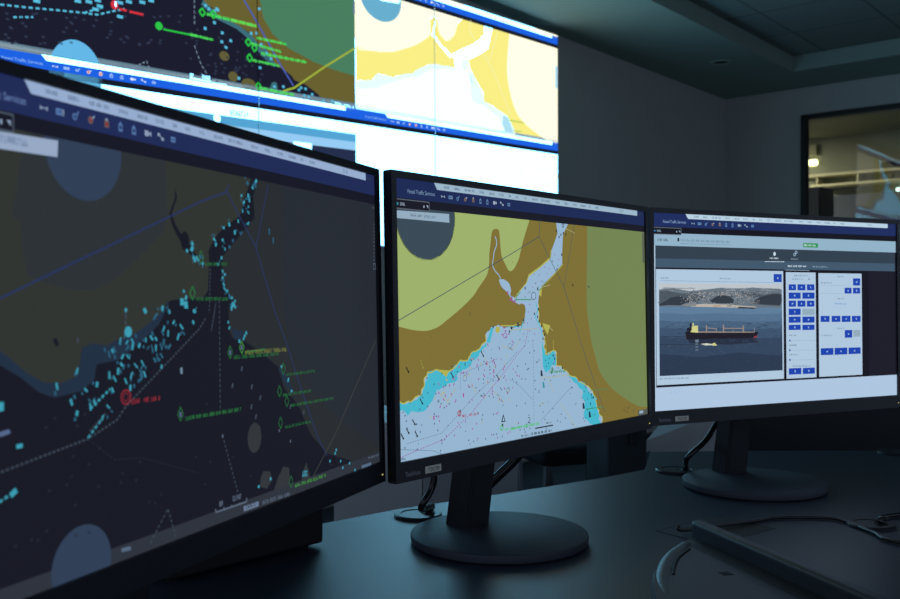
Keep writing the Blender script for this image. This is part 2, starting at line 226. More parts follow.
  ('D','a_echo',5,1.8,4.4,0.12,[135.9,173.5]),('D','a_echo2',4,1.4,2.5,0.01,[133.3,164.2]),('D','a_echo2',5,1.5,4.2,0.01,[132.1,159.6]),('D','a_echo2',4,1.2,2.6,-0.24,[124.2,159.1]),('D','a_echo2',5,1.3,4.4,-0.24,[127.9,162.2]),('E','a_echo',6,146.2,148.3,3.6,3.6),('D','a_echo',5,4,5,0,[41.1,186.1,208.1,131.2,203.6,128.9]),('D','a_echo',5,4.5,2.5,0,[53.7,209.8]),('D','a_echo',5,5,3.4,-0.5,[48.8,235.3]),
  ('P','a_slab',5,[39.6,200,46.5,199.3,47.6,201.7,39.5,202.8]),('D','a_echo2',5,2.3,2.8,-0.11,[301.6,33.1]),('D','a_echo2',4,1.3,1.8,-0.86,[300.8,32.5]),('D','a_echo',5,2.1,2.9,-0.63,[298.2,37.1]),('D','a_echo2',4,1.3,1.8,0.25,[298.4,34.4]),('D','a_echo',5,2.3,3.3,0.16,[291.5,44]),('D','a_echo2',4,1.3,1.8,0.32,[293.6,46.8]),('D','a_echo2',5,1.7,2,0.74,[288.2,47]),('D','a_echo2',4,1.3,1.8,0.17,[290.5,47]),
  ('D','a_echo',5,2.2,3.3,0.87,[285,50]),('D','a_echo2',4,1.3,1.8,0.8,[285.1,52.5]),('D','a_echo',5,1.5,2.4,-0.14,[283.1,57.3]),('D','a_echo2',4,1.3,1.8,-0.44,[283.1,55.7]),('D','a_echo',5,2,3.5,-0.19,[293,47.5]),('D','a_echo2',4,1.3,1.8,-0.51,[293.8,44.4]),('D','a_echo',5,1.4,1.9,-0.03,[291.2,53]),('D','a_echo2',4,1.3,1.8,-0.71,[292.3,53]),('D','a_echo',5,1.5,3.1,-0.83,[291.1,57.5]),('D','a_echo2',4,1.3,1.8,-0.84,[288.5,54.9]),
  ('D','a_echo',5,1.9,2.4,0.35,[256.8,72.3]),('D','a_echo2',4,1.3,1.8,-0.76,[254.3,71.5]),('D','a_echo',5,1.8,2.8,-0.31,[276.6,65.7]),('D','a_echo2',4,1.3,1.8,0.58,[276.6,65.1]),('D','a_echo',5,1.6,2.1,-0.1,[243.5,81.6]),('D','a_echo2',4,1.3,1.8,-0.26,[244.4,78.8]),('D','a_echo',5,2.4,3.4,-0.07,[271.7,74.8]),('D','a_echo2',4,1.3,1.8,-0.36,[274.2,73.2]),('D','a_echo',5,2.5,3.1,-0.38,[264.3,69.2]),('D','a_echo2',4,1.3,1.8,0.82,[263.9,65.9]),
  ('D','a_echo',5,1.5,2.4,0,[257.8,88.5]),('D','a_echo2',4,1.3,1.8,-0.51,[254.8,86.7]),('D','a_echo2',5,1.8,2.6,0.55,[263.8,86.5]),('D','a_echo2',4,1.3,1.8,-0.5,[264.6,87]),('D','a_echo2',5,1.7,1.8,-0.68,[268.4,81.9]),('D','a_echo2',4,1.3,1.8,-0.39,[269.5,80.9]),('D','a_echo',5,1.6,3.6,0.87,[290.7,66.4]),('D','a_echo2',4,1.3,1.8,0.34,[287.9,67.1]),('D','a_echo',5,2.2,2.4,0.25,[253.1,95.5]),('D','a_echo2',4,1.3,1.8,-0.32,[250.8,98.3]),
  ('D','a_echo',5,2.2,2.7,-0.74,[219.6,98.4]),('D','a_echo2',4,1.3,1.8,-0.05,[217.8,99.6]),('D','a_echo',5,1.8,3,0.76,[217.3,87.1]),('D','a_echo2',4,1.3,1.8,0.28,[215.5,86.3]),('D','a_echo',5,2.4,3.3,0.58,[215.9,90.5]),('D','a_echo2',4,1.3,1.8,-0.66,[218.2,90.2]),('D','a_echo2',5,2.3,2.8,-0.07,[226.4,95.7]),('D','a_echo2',4,1.3,1.8,-0.25,[229,96.5]),('D','a_echo',5,1.7,2.2,-0.52,[254.2,105.7]),('D','a_echo2',4,1.3,1.8,0.84,[254.1,107.3]),
  ('D','a_echo',5,1.6,3.6,-0.46,[255.4,115.9]),('D','a_echo2',4,1.3,1.8,-0.27,[252.6,112.6]),('D','a_echo2',5,2.2,2.9,-0.36,[262.5,124.4]),('D','a_echo2',4,1.3,1.8,0.61,[262.1,126.3]),('D','a_echo',5,2.3,2.9,0.6,[268.2,131.4]),('D','a_echo2',4,1.3,1.8,-0.12,[265.3,132.6]),('D','a_echo',5,1.4,3,-0.06,[265.1,134.8]),('D','a_echo2',4,1.3,1.8,0.12,[264,131.3]),('D','a_echo',5,2.2,2.1,-0.08,[257.1,108.2]),
  ('D','a_echo2',4,1.3,1.8,0.29,[257,108.1]),('D','a_echo',5,2.1,2,0.49,[254.1,110.8]),('D','a_echo2',4,1.3,1.8,0.75,[255.8,112.8]),('D','a_echo',5,1.4,2.9,-0.54,[256.7,119.3]),('D','a_echo2',4,1.3,1.8,-0.69,[255.1,118.6]),('D','a_echo',5,2.3,2.5,0.57,[259.6,121]),('D','a_echo2',4,1.3,1.8,0.02,[257.6,123]),('D','a_echo',5,2.5,2.1,-0.47,[265.4,126.2]),('D','a_echo2',4,1.3,1.8,0.85,[267.4,126.6]),('D','a_echo',5,1.7,3.1,-0.46,[269.7,133.1]),
  ('D','a_echo2',4,1.3,1.8,-0.79,[271.5,133.1]),('D','a_echo',5,1.6,2.4,-0.8,[244.9,82.4]),('D','a_echo2',4,1.3,1.8,-0.47,[241.9,78.9]),('D','a_echo',5,2,3,0.55,[246.3,85.7]),('D','a_echo2',4,1.3,1.8,-0.01,[244.9,85]),('D','a_echo',5,2.1,2,0.04,[223.7,98.3]),('D','a_echo2',4,1.3,1.8,-0.33,[225.5,100.8]),('D','a_echo',5,2.4,3,-0.7,[218.4,96.8]),('D','a_echo2',4,1.3,1.8,0.57,[217.5,94.5]),('D','a_echo',5,2.2,2.4,-0.3,[229,100.6]),
  ('D','a_echo2',4,1.3,1.8,0.34,[229,102.9]),('D','a_echo2',5,1.6,3.1,-0.75,[279.4,75.2]),('D','a_echo2',4,1.3,1.8,0.26,[281.9,74.2]),('D','a_echo',5,2.3,2.2,-0.46,[255,81.8]),('D','a_echo2',4,1.3,1.8,0.36,[257.2,83.9]),('D','a_echo',5,1.6,2.1,-0.15,[248.6,100.8]),('D','a_echo2',4,1.3,1.8,0.74,[246.3,100.4]),('D','a_echo',5,2.6,3.5,0.87,[303.4,31.1]),('D','a_echo2',4,1.3,1.8,0.28,[303.2,34.5]),('D','a_echo2',5,2.3,2.1,0.51,[299.9,35.1]),
  ('D','a_echo2',4,1.3,1.8,-0.71,[302.7,36.1]),('D','a_echo',5,2.2,2,-0.44,[282,45]),('D','a_echo2',4,1.3,1.8,0.9,[281,48.3]),('D','a_echo2',5,2.4,3.3,-0.81,[290.9,34.1]),('D','a_echo2',4,1.3,1.8,0.3,[288,30.3]),('D','a_echo',5,1.9,2.3,-0.5,[205.9,121.3]),('D','a_echo',5,2.3,3.6,0.43,[208.3,126]),('D','a_echo',5,2.2,3.4,0.08,[204.3,128.4]),('D','a_echo',5,2.1,2.6,-0.55,[209.4,132.5]),('D','a_echo',5,2.1,2.6,-0.57,[210.6,92]),
  ('D','a_echo',5,1.5,2.6,-0.1,[216.9,85.9]),('D','a_echo',5,1.7,3.7,0.32,[217.2,90.4]),('D','a_echo',5,1.9,3.5,-0.41,[219.6,98.4]),('D','a_echo',5,2.2,2.7,-0.45,[221.8,96.7]),('D','a_echo',5,2.1,2.3,0.2,[144.4,134]),('D','a_echo',5,2.8,3.9,-0.59,[163.4,134.7]),('D','a_echo',5,2.1,4,0.21,[181.9,133.4]),('D','a_echo',5,2,2.9,-0.4,[189.1,135.7]),('D','a_echo',5,2.6,3,-0.45,[218.4,135.8]),('D','a_echo',5,2.4,3.9,0.36,[266.7,131.4]),
  ('D','a_echo',5,2.8,2.1,-0.11,[265.1,133.9]),('D','a_echo',5,2.1,2.1,0.45,[269.9,128.8]),('D','a_echo',5,1.9,2.1,-0.24,[282.8,156.2]),('D','a_echo',5,2,2.8,-0.48,[284.8,154.2]),('D','a_echo',5,1.6,3.7,0.58,[281.2,158.3]),('D','a_echo',5,2.4,2.6,0.21,[274.9,160.3]),('D','a_echo',5,1.9,2.3,-0.31,[217.1,135.8]),('D','a_echo',5,1.7,2.1,-0.37,[260.3,145]),('D','a_echo',5,2.6,2.5,-0.13,[337.3,184.8]),('D','a_echo',5,1.9,3.6,0.4,[347.7,196.9]),
  ('D','a_echo',5,2.7,2.2,-0.27,[352.9,207]),('D','a_echo',5,1.5,2.8,0.42,[261.6,149.4]),('D','a_echo',5,2,3,-0.52,[216.3,143.9]),('D','a_fleck',4,2.2,1.6,0,[117.3,220.6]),('D','a_fleck',4,2.2,1.6,0,[61.3,264.6]),('D','a_fleck',4,2.2,1.6,0,[72.8,262.3]),('D','a_fleck',4,2.2,1.6,0,[230.4,205]),('D','a_fleck',4,2.2,1.6,0,[49.7,265.4]),('D','a_fleck',4,2.2,1.6,0,[115.9,244.5]),('D','a_fleck',4,2.2,1.6,0,[108.2,229.3]),
  ('D','a_fleck',4,2.2,1.6,0,[164.1,264]),('D','a_fleck',4,2.2,1.6,0,[107.3,271.3]),('D','a_fleck',4,2.2,1.6,0,[226.7,263.9]),('D','a_fleck',4,2.2,1.6,0,[73.8,202]),('D','a_fleck',4,2.2,1.6,0,[216.5,242]),('D','a_fleck',4,2.2,1.6,0,[176.9,261.5]),('D','a_fleck',4,2.2,1.6,0,[263.3,249.5]),('D','a_fleck',4,2.2,1.6,0,[233.7,248.5]),('D','a_fleck',4,2.2,1.6,0,[155.5,235.8]),('D','a_fleck',4,2.2,1.6,0,[66.2,266.1]),
  ('D','a_fleck',4,2.2,1.6,0,[136.8,245.8]),('D','a_fleck',4,2.2,1.6,0,[151.3,247.1]),('D','a_fleck',4,2.2,1.6,0,[93.4,234.2]),('D','a_fleck',4,2.2,1.6,0,[287,268.6]),('D','a_fleck',4,2.2,1.6,0,[170.3,266]),('D','a_fleck',4,2.2,1.6,0,[95.9,252.1]),('D','a_fleck',4,2.2,1.6,0,[80.6,197.3]),('D','a_fleck',4,2.2,1.6,0,[105.7,197.9]),('D','a_fleck',4,2.2,1.6,0,[96,270.7]),('D','a_fleck',4,2.2,1.6,0,[99,204.3]),
  ('D','a_fleck',4,2.2,1.6,0,[75.5,239.3]),('D','a_fleck',4,2.2,1.6,0,[138.2,240.3]),('D','a_fleck',4,2.2,1.6,0,[209.8,213.7]),('D','a_fleck',4,2.2,1.6,0,[89.5,238.6]),('D','a_fleck',4,2.2,1.6,0,[95,222.2]),('D','a_dash',4,2,4,0.4,[264.6,194.3,291.5,197.6,303.6,207.7,290.3,213.5,296.5,222.3,350.5,220.2,373.1,227.5,277.8,182.3]),('D','a_white',5,2.4,4.5,0,[201.5,178.1]),('D','a_dash',4,1.4,3,0,[144.4,134,144.3,137.9,144.2,142.3,100.8,152]),
  ('D','a_echo2',4,1.6,5,0,[322.1,71,328.1,78.1]),('D','a_sea',2,3,5,-0.5,[83.1,152.3]),('L','a_green',6,0.8,0,[261.9,163.3,265.1,168.3,261.9,173.3,258.7,168.3,261.9,163.3]),('L','a_lime',6,0.8,0,[277.8,160.3,281,165.3,277.8,170.3,274.6,165.3,277.8,160.3]),('L','a_green',6,0.8,0,[339.7,181.8,342.9,186.8,339.7,191.8,336.5,186.8,339.7,181.8]),('L','a_green',6,0.8,0,[332.9,200.1,336.1,205.1,332.9,210.1,329.7,205.1,332.9,200.1]),
  ('L','a_green',6,0.8,0,[344.5,209.7,347.7,214.7,344.5,219.7,341.3,214.7,344.5,209.7]),('L','a_green',6,0.8,0,[333.7,227,336.9,232,333.7,237,330.5,232,333.7,227]),('L','a_green',6,0.8,0,[348.8,279.5,352,284.5,348.8,289.5,345.6,284.5,348.8,279.5]),('L','a_green',6,0.8,0,[199.3,203.7,202.5,208.7,199.3,213.7,196.1,208.7,199.3,203.7]),('L','a_green',6,0.8,0,[227,91.2,230.2,96.2,227,101.2,223.8,96.2,227,91.2]),
  ('L','a_green',6,0.8,0,[215.7,117.8,218.9,122.8,215.7,127.8,212.5,122.8,215.7,117.8]),('L','a_green',6,0.8,0,[216.2,117.5,219.4,122.5,216.2,127.5,213,122.5,216.2,117.5]),('D','a_slab',6,2,3.5,0,[261.9,168.6,277.8,165.3,199.3,209]),('S','a_olive',6,3.2,[282.4,169.6,346.9,170.6],1.1),('S','a_green',6,2.8,[266.8,172.5,334.1,173.3],1.1),('S','a_green',6,2.3,[344.2,192.1,396.5,192.6],1.1),('S','a_green',6,2.3,[338.1,209,386.9,209.8],1.1),
  ('S','a_green',6,2.3,[350.6,219.2,431.7,220.7],1.1),('S','a_green',6,2.3,[340.7,236.5,386.6,237.3],1.1),('S','a_green',6,2.4,[231.7,101,260.9,100],1.1),('S','a_green',6,2.5,[220.1,126.9,260.9,127],1.1),('S','a_lime',6,2.8,[355.3,289.2,411.4,289.9],1.1),('S','a_green',6,2.6,[204.3,212.8,209.4,212.9],1),('S','a_green',6,2.6,[209.4,212.6,276.1,213.7],1.5),('L','a_green',5,1.6,0,[282.4,169.6,311.7,168.7]),
  ('L','a_red',6,1,0,[147.4,191,147,192.8,146.1,194.3,144.6,195.2,142.8,195.6,141,195.2,139.5,194.3,138.6,192.8,138.2,191,138.6,189.2,139.5,187.7,141,186.8,142.8,186.4,144.6,186.8,146.1,187.7,147,189.2,147.4,191]),('L','a_red',6,0.6,0,[145.4,191,145.2,192,144.6,192.8,143.8,193.4,142.8,193.6,141.8,193.4,141,192.8,140.4,192,140.2,191,140.4,190,141,189.2,141.8,188.6,142.8,188.4,143.8,188.6,144.6,189.2,145.2,190,145.4,191]),
  ('S','a_red',6,3,[147.5,194.6,156.9,194.7],1.4),('S','a_red',6,3,[160.3,194.7,178.4,195.1],1.4),('D','a_label',5,1.6,2.2,0,[250,231.4,349.4,249.7,331.7,238.3]),('S','a_echo',6,5,[368.2,281.1,378.8,282.5],1),('D','a_echo',6,2.4,2.4,0,[431.8,269.9,419.1,278.3,440.3,281.8,429.5,272.7,444.5,288.8,458.5,286.9,470,295.4,316.3,276.1,298.4,279.1]),('D','a_label',5,1.6,1.2,0,[524.2,50.7]),('D','a_label',5,1.6,1.2,0,[524,54.4]),
  ('D','a_label',5,1.6,1.2,0,[523.9,58.1]),('D','a_label',5,1.6,1.2,0,[523.7,61.8]),('D','a_label',5,1.6,1.2,0,[523.5,65.5]),('D','a_label',5,1.6,1.2,0,[523.4,69.2]),('D','a_label',5,1.6,1.2,0,[523.2,72.9]),('D','a_label',5,1.6,1.2,0,[523,76.6]),('D','a_label',5,1.6,1.2,0,[522.8,80.3]),('D','a_label',5,1.6,1.2,0,[522.7,83.9]),('D','a_label',5,1.6,1.2,0,[522.5,87.6]),('D','a_label',5,1.6,1.2,0,[522.3,91.3]),
  ('L','a_label',5,0.6,0,[521.2,91.8,521,97.3,526.3,96.7,525.5,91.2,521.2,91.8]),('S','a_label',5,2,[521.9,33,526.1,34],1),
 ],
 'M2': [
  ('P','black',3,[0,0,527,0,527,29.8,0,29.8]),('P','blue',4,[0,0,527,0,527,20.6,0,20.6]),('P','strip',5,[61.5,-1,507,-1,507,7.2,67,7.2]),('T','title',5,4.4,18.5,14.6,'Vessel Traffic Services',44.5),('S','word',6,2.6,[78,3.4,88,3.4],1.2),('S','word',6,2.6,[96,3.4,106,3.4],1.2),('S','word',6,2.6,[114,3.4,133,3.4],1.2),('S','word',6,2.6,[141,3.4,151,3.4],1.2),('S','word',6,2.6,[159,3.4,171,3.4],1.2),('S','word',6,2.6,[178,3.4,188,3.4],1.2),
  ('S','word',6,2.6,[197,3.4,203,3.4],1.2),('S','word',6,2.6,[211,3.4,219,3.4],1.2),('S','word',6,2.6,[228,3.4,236,3.4],1.2),('S','word',6,2.6,[246,3.4,258,3.4],1.2),('S','word',6,2.6,[265,3.4,287,3.4],1.2),('S','word',6,2.6,[297,3.4,308,3.4],1.2),('S','word',6,2.6,[317,3.4,327,3.4],1.2),('S','word',6,2.6,[337,3.4,347,3.4],1.2),('S','word',6,2.6,[355,3.4,368,3.4],1.2),('S','word',6,2.6,[376,3.4,382,3.4],1.2),
  ('S','word',6,2.6,[392,3.4,402,3.4],1.2),('L','word',6,0.7,0,[460.6,3.2,460.3,4.3,459.5,5,458.5,5,457.7,4.3,457.4,3.2,457.7,2.1,458.5,1.4,459.5,1.4,460.3,2.1,460.6,3.2]),('L','word',6,0.7,0,[466.6,3.2,466.3,4.3,465.5,5,464.5,5,463.7,4.3,463.4,3.2,463.7,2.1,464.5,1.4,465.5,1.4,466.3,2.1,466.6,3.2]),('S','dim',5,2.2,[511,4.5,522,4.5],1),('P','icon',6,[73.5,12.3,75.5,13.8,73.5,15.3]),('P','icon',6,[79.5,12.3,77.5,13.8,79.5,15.3]),
  ('P','icon',6,[75.9,13.3,77.1,13.3,77.1,14.3,75.9,14.3]),('P','icon2',6,[86,11.8,91,11.8,91,15.8,86,15.8]),('P','blue',7,[87,13.4,90,13.4,90,14.1,87,14.1]),('P','icon',6,[91.6,11.8,92.4,11.8,92.4,15.8,91.6,15.8]),('E','icon2',6,101.5,14.4,1.9,2.1),('E','blue',7,101.5,14.4,1,1.1),('P','icon2',6,[102.5,13.3,104.6,10.4,105.2,11,103.2,14]),('E','amber',6,115,14.2,2.1,2.4),('E','red',7,115,14,1.1,1.2),('P','icon',6,[116,12.8,118.2,10.8,118.8,11.4,116.8,13.6]),
  ('P','amber',6,[127.5,11.8,131.5,11.8,131.5,16.4,127.5,16.4]),('P','red',7,[128.4,13.2,130.6,13.2,130.6,15.4,128.4,15.4]),('P','icon',6,[128.2,11.8,129.5,10.2,130.8,11.8]),('P','icon2',6,[140.6,16.8,140.6,12.6,142.5,10.2,144.4,12.6,144.4,16.8]),('P','blue',7,[141.5,13,143.5,13,143.5,15.4,141.5,15.4]),('P','icon2',6,[153.6,16.8,153.6,12.6,155.5,10.2,157.4,12.6,157.4,16.8]),('P','blue',7,[154.5,13,156.5,13,156.5,15.4,154.5,15.4]),
  ('P','icon',6,[166.5,11.9,170.5,11.9,170.5,15.7,166.5,15.7]),('P','icon',6,[170.5,13.5,173.2,12.1,173.2,15.5,170.5,14.1]),('P','icon',6,[180,11.6,182.3,11.6,182.3,13.6,180,13.6]),('P','icon',6,[184.2,14.2,186.6,14.2,186.6,16.2,184.2,16.2]),('P','icon',6,[182,13.2,182.6,12.8,184.6,14.6,184,15]),('P','icon2',6,[194.5,11.9,199.5,11.9,199.5,15.7,194.5,15.7]),('P','blue',7,[195.4,13.3,198.4,13.3,198.4,14.2,195.4,14.2]),
  ('P','tabedge',4,[0,21.5,54,21.5,54,32.3,0,32.3]),('P','black',5,[0,22.5,53,22.5,53,31.3,0,31.3]),('E','cyan',6,3.5,27,1.6,1.6),('S','icon',6,3,[7.5,27,16,27],1),('P','icon',6,[44,26,45.6,26,45.6,28.6,44,28.6]),('P','icon',6,[48.6,25.6,51.6,25.6,51.6,28.8]),('P','land',0,[0,29.8,527,29.8,527,296.5,0,296.5]),('P','pale',1,[-5.2,32.3,241.7,23.4,241.6,24.2,241.6,25.1,241.1,26.7,239.9,29.6,237.5,34.2,234.3,40.2,230.8,46.5,227.8,52.3,225.3,57.5,223,62.7,220.9,67.4,219.2,71.3,218.2,73.9,217.6,75.6,217,77.1,215.8,79.1,213.8,81.9,211.3,85.2,208.6,88.3,206,90.6,203.6,92.3,201.1,93.4,198.8,93.9,196.5,93.6,194.5,92.4,192.5,90.4,190.6,87.9,188.8,85.4,186.8,83.1,184.8,80.7,182.9,78,181.4,74.5,180.5,69.9,179.8,64.4,179.4,59,179,54.6,178.7,51.5,178.5,49.3,178.3,47.7,177.7,46.3,176.6,45.2,175.1,44.5,173.4,44.2,171.7,44.3,169.8,44.5,167.8,45.1,165.8,46.1,164.2,48,163,51,162.1,54.9,161.5,59.1,160.8,62.7,160.1,65.6,159.5,68,158.9,70.5,158.4,73.4,158.1,76.8,157.9,80.6,157.7,84.5,157.1,88.1,156.5,91.2,155.6,94.1,154.4,96.9,152.4,100,149.3,103.3,145.4,106.9,141.3,110.4,137.6,113.6,134.7,116.5,132.3,119,129.6,121.5,126,124.4,121.1,127.7,115.5,131.3,109.5,134.9,103.4,138.4,97.1,141.8,90.4,145.2,84.2,148.4,79,151,75.4,152.8,72.9,154.2,70.8,155.2,68.4,156.2,65.9,157.2,63.4,158,60.8,158.7,58.1,159.3,55.2,160,52.3,160.5,49.1,161,45.4,161.2,41.1,161.1,36.3,160.9,31.2,160.5,25.7,159.8,19.4,158.8,12.5,157.4,5.9,156.1,0.8,155.1,-2.7,154.4,-5.1,154,-6.8,153.8,-8,153.6]),
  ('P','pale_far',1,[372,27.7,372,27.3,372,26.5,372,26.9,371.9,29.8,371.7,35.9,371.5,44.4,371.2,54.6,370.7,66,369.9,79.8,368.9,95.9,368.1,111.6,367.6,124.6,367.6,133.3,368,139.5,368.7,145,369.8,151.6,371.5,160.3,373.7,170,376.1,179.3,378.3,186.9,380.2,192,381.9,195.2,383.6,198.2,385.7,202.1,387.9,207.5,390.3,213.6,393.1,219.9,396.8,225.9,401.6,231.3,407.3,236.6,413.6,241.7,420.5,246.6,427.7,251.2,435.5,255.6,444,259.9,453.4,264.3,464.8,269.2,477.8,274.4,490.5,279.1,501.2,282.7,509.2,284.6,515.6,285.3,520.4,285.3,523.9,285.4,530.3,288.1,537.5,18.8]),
  ('P','water',1,[225.4,133,227.9,137.4,228.4,142,226.8,146.5,226.5,151.1,225.3,153.8,226,156.5,221.8,157.9,219.8,160.4,213.2,159.6,207.2,161.2,200.8,162.3,194.6,160.8,190.1,160.9,185.8,161.6,181.9,160.1,177.5,159.4,173.1,157.5,170.2,158.8,166.5,159,163.1,159.5,159.6,159.9,156.9,163.6,151.2,165.5,148,169.1,149,173.1,148.9,176.5,144.7,178,140.7,179.8,138.9,182.7,135.7,185,132.5,185.3,130.5,186.9,127.4,186.9,124.3,187.1,120.8,188.9,119.7,191.7,116.5,193.6,115.7,196.4,112.2,196.7,108.8,196.9,105.3,196.5,102,195.7,97.6,198.9,94.1,202.5,88.6,204.8,82.9,206.7,77.6,207.9,72,207.1,66.7,205.9,62.1,203.8,58,204.2,54.9,205.9,50.8,206.7,46.8,205.4,45.7,209.3,41.2,211.7,40.8,215.4,41.5,219.2,39.8,221.7,36.8,223.4,36.4,226.1,36.3,228.8,31.4,230,26.4,231,23.2,233.7,19.1,235.6,16,234.3,12.8,234.8,10.3,236.1,7.1,236.2,3.4,234.4,1.4,231.7,-6.7,230.1,-8.4,303.1,170.6,316.6,401.3,306.4,400.4,296,402.1,292.6,401.8,288.8,396.5,286,392.9,282.6,393.7,279.1,389.3,276,387.8,272.7,387.4,269.4,386.3,266,383.2,262.9,383.9,259.4,379.9,256.2,378.3,251.9,372.6,248.4,368.2,244.6,361,242.3,356.7,240.3,351.7,238.9,347.4,236.9,342.2,235.8,340.5,232,335,229.2,330.6,229,326.3,228.1,322.2,226.7,320.4,224.2,316.5,221,310.4,219.2,305.8,216.5,302.7,213.1,297.1,213.5,292.2,211.6,293.6,209.2,293.5,206.7,292.4,204.1,294.2,201.7,292.2,199,294.2,196.5,291.6,194,287.5,192.5,282.4,194,279.4,196.6,274,197.6,268.4,196.6,269.7,191.9,265.5,187.7,268.5,183.5,267.2,178.9,266.9,176.9,269,175.3,265.2,172.9,264,169.7,265.7,166.6,264.3,163.5,259.8,160.6,258,157,254.8,153.5,256.2,149.7,256.6,145.5,254.5,141.5,256.4,137.4,255,133.2]),
  ('P','water',1,[297.9,28,328.6,26.2,313.5,44.2,310.9,68.1,310.5,82.3,292.3,94.7,264.2,110.8,257,122.5,255,134.2,225.4,134,217.5,132,209.6,128.2,211.4,121.6,231.1,107.3,236.2,98.6,261.5,87.5,285.2,75,286.9,65.1,293.5,55.2,301,42.8]),('P','water',2,[185.2,103.7,187.1,104.4,189.8,105.3,192.6,106.5,194.9,108,196.5,109.9,197.8,112.2,198.8,114.5,199.3,116.6,199.1,118.3,198.2,119.9,197.5,121.4,197.6,122.6,198.8,123.5,200.8,124.2,203.2,124.8,205.6,125.4,208.6,126,212,126.6,215.1,127.3,217.3,128.2,218.4,129.7,218.8,131.6,218.4,133.2,217.1,133.9,214.5,133.6,210.8,132.5,206.7,130.9,203,129.1,200,126.9,197.1,124.3,194.3,121.6,191.5,119.2,188.5,117.3,185.5,115.7,182.7,114.2,180.4,112.4,178.6,110.3,177.2,107.9,176.2,105.7,175.5,104.2]),
  ('L','water',2,1.4,0,[170,53.2,170.7,54.8,171.7,57.1,172.5,59.7,172.7,62.2,171.8,64.6,170.3,67.1,168.6,69.5,167.4,71.6,166.8,73.1,166.7,74.2,166.6,75.3,166.3,76.9,165.7,79.1,164.8,81.8,164.1,84.6,164,87,164.6,89,165.8,90.9,167.3,92.6,168.8,94.2,170.5,95.6,172.5,96.8,174.4,98.1,176.2,99.6,177.9,101.6,179.6,104,181,106.3,182,107.8]),('P','shallow',2,[150.3,176.9,147.6,179.6,143.8,181.5,139,182.6,135.7,185,133.7,186.5,130.6,187.2,127.4,187,124.3,187.1,121.3,189.1,119.1,191.4,117.9,194.1,115.7,196.4,112.2,197,108.7,197.7,104.8,197.5,102,195.7,98.2,199.3,92.2,201.2,88.3,204.5,82.9,206.7,80.2,209.2,75.1,208.8,70.1,208,65.7,206.2,62.1,203.8,58.2,204,54.4,204.6,50.6,205.1,46.8,205.4,47.5,209.2,46.8,212.9,43.2,215.7,41.5,219.2,39.7,221.5,39.3,224.1,38.6,226.8,36.3,228.8,32.5,231.1,29,233.7,24,234.6,19.1,235.6,15.7,235.9,13.5,237.4,10.4,236.4,7.1,236.2,5,235.4,3.5,234.1,2.5,232.4,0.2,231.6,0.4,234.6,-1.7,237.1,-0.6,240,-0.1,242.9,2.8,243.4,5.6,243,8.5,243.8,10.5,245.5,12.9,247.2,14,249.4,17.4,247.6,20,245.2,25.8,246.5,31.8,247.4,37.9,247.6,43.3,246.1,46.2,242.8,50.1,240.1,53.8,237.3,56.2,233.8,57.6,231.8,58.3,229.6,60.2,227.8,61.6,225.8,65.9,226.3,69.3,224.6,75.6,223.4,80.1,220.4,86.6,219.9,93.2,219.5,95.9,217.7,97.5,215.4,96,212.7,97.5,210.2,102.1,209,105.8,207,110.8,206.4,115.5,205.2,121.2,202.2,123.7,197.6,130.4,195.5,135.5,192.1,137.4,188.8,140.9,186,145.3,183.7,150.2,182]),
  ('P','shallow',2,[261.4,178.7,269,196.6,287.5,192.5,294.2,201.7,292.1,212.5,283.4,211.1,278.7,216.7,268.3,220,263.1,211.9]),('P','shallow',2,[318.5,226.1,322.5,227.2,326.8,227.5,330.9,228.3,335,229.2,339.2,232.3,342.2,235.8,347.9,236,353.1,237.5,358.4,239.3,361,242.3,364.2,246.3,367.6,250.3,372.2,254.2,379.9,256.2,383.8,259.4,388.4,262.4,386.3,265.7,387.4,269.4,389.3,272.7,390.1,276,390.2,279.3,392.9,282.6,394.7,286.7,391.6,290.3,396.1,293.9,398.4,297.9,391.1,297.7,384.4,298.7,378,296.2,370.8,295,366.7,292,363.3,288.9,357.5,286.6,355.1,283.1,355.3,278.4,358.2,274.2,356.9,269.3,359.1,264.9,354.3,260.9,351.7,256.5,354.3,252.4,353.2,247.9,347.1,246.1,343.1,243,340.5,239.5,334.7,237.4]),
  ('L','shallow',3,1.6,0,[250.1,132.2,253.8,141.9,247.9,149.6,256,157.5,263.9,175.2]),('L','shallow',3,1.6,0,[224.9,151.1,219.8,160.4,214.8,167.9]),('L','sand',3,1.5,0,[148,169.1,149,173.1,148.9,176.5,144.7,178,140.7,179.8,138.9,182.7,135.7,185,132.5,185.3,130.5,186.9,127.4,186.9,124.3,187.1,120.8,188.9,119.7,191.7,116.5,193.6,115.7,196.4,112.2,196.7,108.8,196.9,105.3,196.5,102,195.7,97.6,198.9,94.1,202.5,88.6,204.8,82.9,206.7,77.6,207.9,72,207.1,66.7,205.9,62.1,203.8,58,204.2,54.9,205.9,50.8,206.7,46.8,205.4,45.7,209.3,41.2,211.7,40.8,215.4,41.5,219.2,39.8,221.7,36.8,223.4,36.4,226.1,36.3,228.8,31.4,230,26.4,231,23.2,233.7,19.1,235.6,16,234.3,12.8,234.8,10.3,236.1,7.1,236.2,3.4,234.4,1.4,231.7]),
